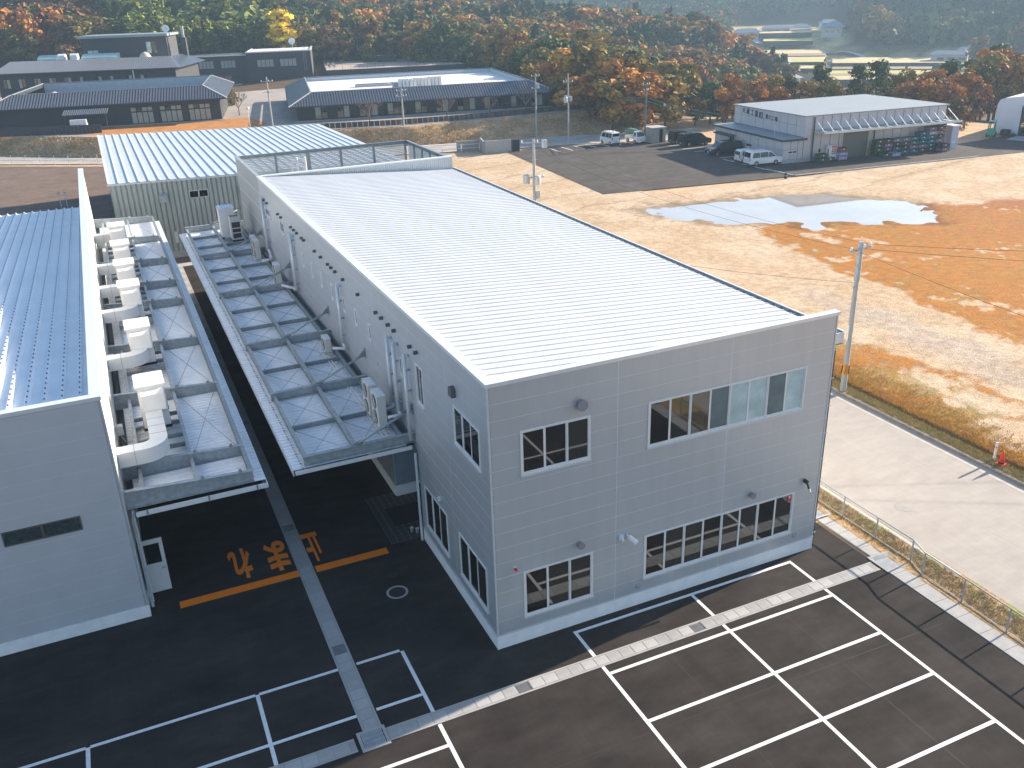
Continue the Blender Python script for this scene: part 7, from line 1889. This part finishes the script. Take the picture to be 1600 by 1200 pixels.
# ------------------------------------------------------------------ valley: houses, terraces, far hill
mHW = M('house_wall_far', (.50, .49, .47), .7, 0, .08); mHR = M('house_roof_far', (.20, .23, .28), .5, .1, .1)
def house(px, D, w_, d_, hw_, hr, rz, label, roofm=None):
    x, y = dirD(px, D); z = float(hgt(x, y))
    t = thing('farmhouse', (x, y, z + .5), label, 'house', None, rz)
    MB().box(-w_ / 2, -d_ / 2, -1.5, w_ / 2, d_ / 2, hw_).build('wall', mHW, t)
    e = .8; mb = MB(); mb.add([(-w_ / 2 - e, -d_ / 2 - e, hw_ - .1), (w_ / 2 + e, -d_ / 2 - e, hw_ - .1), (w_ / 2 + e, d_ / 2 + e, hw_ - .1), (-w_ / 2 - e, d_ / 2 + e, hw_ - .1), (-w_ / 2 + d_ * .2, 0, hw_ + hr), (w_ / 2 - d_ * .2, 0, hw_ + hr)],
                               [(0, 1, 5, 4), (1, 2, 5), (2, 3, 4, 5), (3, 0, 4), (3, 2, 1, 0)]); mb.build('roof', roofm or mHR, t)
    for i in range(3):
        u = -w_ / 2 + w_ * (i + .6) / 3.4
        f_ = MB().box(u, -d_ / 2 - .05, 1.0, u + w_ * .18, -d_ / 2 - .01, hw_ * .62).build('window', mDARK2, t); MB().box(u + .1, -d_ / 2 - .06, 1.1, u + w_ * .18 - .1, -d_ / 2 - .051, hw_ * .62 - .1).build('pane', mGLASSIN, f_)
house(1218, 345, 6.5, 6.0, 3.6, 2.3, .4, 'white-walled farmhouse with steep dark roof below the wood')
house(1272, 350, 10.1, 5.2, 3.0, 1.4, -.5, 'long pale farm building with blue-grey roof by the fields')
house(1232, 318, 8.6, 5.2, 2.6, 1.4, .2, 'low dark-roofed house half hidden by the factory trees')
house(1226, 545, 9.4, 6.0, 3.6, 1.7, -.4, 'pale house on the upper terraces behind a stone wall')
house(1250, 575, 8.6, 6.0, 3.2, 1.6, -.5, 'hillside house with wide grey roof above the terraces')
house(1292, 575, 8.6, 6.0, 3.2, 1.6, -.4, 'hillside house at the end of the terrace row')
house(1211, 520, 13.0, 4.5, 2.6, 1.2, -.5, 'long low shed on the terrace road')
house(1166, 500, 11.5, 6.0, 2.9, 1.7, -.5, 'white-gabled barn at the edge of the wooded hill')
house(1300, 500, 9.4, 7.5, 3.2, 2.2, -.9, 'white arched barn beside the bare trees in the valley')
house(1488, 415, 13.0, 6.0, 3.2, 1.2, -.9, 'pale long shed under the hazy hillside')
house(1512, 425, 5.0, 4.5, 2.9, 1.1, -.9, 'small pale hut beside the long valley shed')
vr = []
for (px, D) in ((1150, 520), (1185, 490), (1250, 470), (1320, 455), (1400, 430), (1500, 410), (1620, 395)):
    vr.append(dirD(px, D))
mb = MB()
RS = resample(vr, 60)
for a, b_ in zip(RS[:-1], RS[1:]):
    d = b_ - a; nn = np.array([-d[1], d[0]]) / np.hypot(*d) * 1.5
    za, zb = float(hgt(a[0], a[1])) + .6, float(hgt(b_[0], b_[1])) + .6
    mb.quad((a[0] - nn[0], a[1] - nn[1], za), (b_[0] - nn[0], b_[1] - nn[1], zb), (b_[0] + nn[0], b_[1] + nn[1], zb), (a[0] + nn[0], a[1] + nn[1], za))
tag(mb.build('valley_road', M('valley_road_pale', (.5, .5, .5), .8)), kind='structure')
# terraced paddies: banks facing the camera
tw = thing('valley_terraces', (*dirD(1300, 420), -12), None, None, shift=True); tw['kind'] = 'structure'
mBANK = M('terrace_bank', (.06, .055, .04), .9, 0, .3, .3); mPAD = M('paddy_straw', (.46, .36, .18), .9, 0, .2, .1); mSOIL = M('paddy_soil', (.22, .16, .10), .9, 0, .2, .1); mPADG = M('paddy_green', (.38, .37, .10), .9, 0, .2, .1)
rt = random.Random(11)
rowsD = list(np.arange(335, 416, 13.5)) + [432, 452, 474, 497, 520, 545, 572]
for j, D in enumerate(rowsD):
    dep = (rowsD[j + 1] - D if j + 1 < len(rowsD) else 24) - .1
    rngs = ((1200 + rt.uniform(-6, 10), 1290 + rt.uniform(-4, 4)), (1304 + rt.uniform(-4, 4), 1500 - rt.uniform(0, 60))) if D < 415 else ((1192 + rt.uniform(-8, 12), 1296 - rt.uniform(0, 30)),) if D < 490 else ((1172 + rt.uniform(0, 25), 1300 - rt.uniform(0, 50)),)
    for q_, (p0, p1) in enumerate(rngs):
        P = [dirD(p, D) for p in np.linspace(p0, p1, 10)]; Q2 = [dirD(p, D + dep) for p in np.linspace(p0, p1, 10)]
        z = max(float(hgt(*p)) for p in P + Q2) + .2
        mb = MB(); mk = MB(); hb = 1.3 if D < 430 else 2.0
        for k_ in range(9):
            mb.quad((*P[k_], z), (*P[k_ + 1], z), (*Q2[k_ + 1], z), (*Q2[k_], z)); mk.quad((*P[k_], z - hb), (*P[k_ + 1], z - hb), (*P[k_ + 1], z), (*P[k_], z))
        f_ = mb.build('paddy_field', (mPAD, mPADG, mPAD, mSOIL, mPADG, mPAD, mSOIL)[(j + 2 * q_) % 7], tw); mk.build('terrace_bank', mBANK, f_)
fx_ = [700, 850, 1000, 1130, 1160, 1330, 1345, 1400, 1500, 1600, 1800]; fD = [560, 500, 480, 560, 640, 650, 500, 455, 440, 430, 430]
gx, gy = np.meshgrid(np.arange(100, 1000, 9.0), np.arange(150, 1000, 9.0)); gx = (gx + rs.uniform(-4, 4, gx.shape)).ravel(); gy = (gy + rs.uniform(-4, 4, gy.shape)).ravel()
D = np.hypot(gx - CAM[0], gy - CAM[1]); z = hgt(gx, gy); px, py = px_of(gx, gy, z)
ok = (px > 760) & (px < 1720) & (D > np.interp(px, fx_, fD)) & (D < 900) & (py > -70)
allV, allQ, allC = [], [], []; off = 0
lows = [crown('broad', 90, np.random.default_rng(900 + i), p_, R=4.6, H=10, size=1.3) for i, p_ in enumerate((OLV, GRN, BRN, GRN, DGR, ORA))]
for i in np.where(ok)[0]:
    V, Q, c = lows[rs.choice(6, p=[.25, .25, .15, .15, .15, .05])]; s = rs.uniform(.9, 1.35)
    allV.append(V * s + np.array([gx[i], gy[i], z[i] - 1])); allQ.append(Q + off); allC.append(c * rs.uniform(.8, 1.2)); off += len(V)
tag(link('far_forest', np_mesh('far_forest', np.concatenate(allV), np.concatenate(allQ), mLEAF, np.concatenate(allC))), 'hazy forest on the far valley side', 'forest', kind='stuff')
for i, (px_, D_, h_, kd) in enumerate(((1372, 470, 18, 'gold'), (1390, 455, 16, 'olive'), (1330, 505, 12, 'brown'), (1532, 405, 12, 'brown'))):
    x, y = dirD(px_, D_); tree('broadleaf_tree', kd, x, y, float(hgt(x, y)) - .5, h_, ['tall pale golden tree at the foot of the far hill', 'pale olive tree beside the golden tree under the far hill', 'bare brownish tree beside the white arched barn', 'brownish tree right of the small valley hut'][i], None, i, 900, .40, 1.1)
# ------------------------------------------------------------------ air
hz = MB().box(-320, -180, -22, 1520, 1520, 140).build('haze', None)
hm = bpy.data.materials.new('haze_air'); hm.use_nodes = True
for nd in list(hm.node_tree.nodes):
    if nd.type != 'OUTPUT_MATERIAL': hm.node_tree.nodes.remove(nd)
pv = hm.node_tree.nodes.new('ShaderNodeVolumePrincipled')
pv.inputs['Color'].default_value = (.52, .76, 1.0, 1); pv.inputs['Density'].default_value = .00038; pv.inputs['Anisotropy'].default_value = .2
hm.node_tree.links.new(pv.outputs[0], [n_ for n_ in hm.node_tree.nodes if n_.type == 'OUTPUT_MATERIAL'][0].inputs['Volume'])
hz.data.materials.append(hm); hz['kind'] = 'stuff'
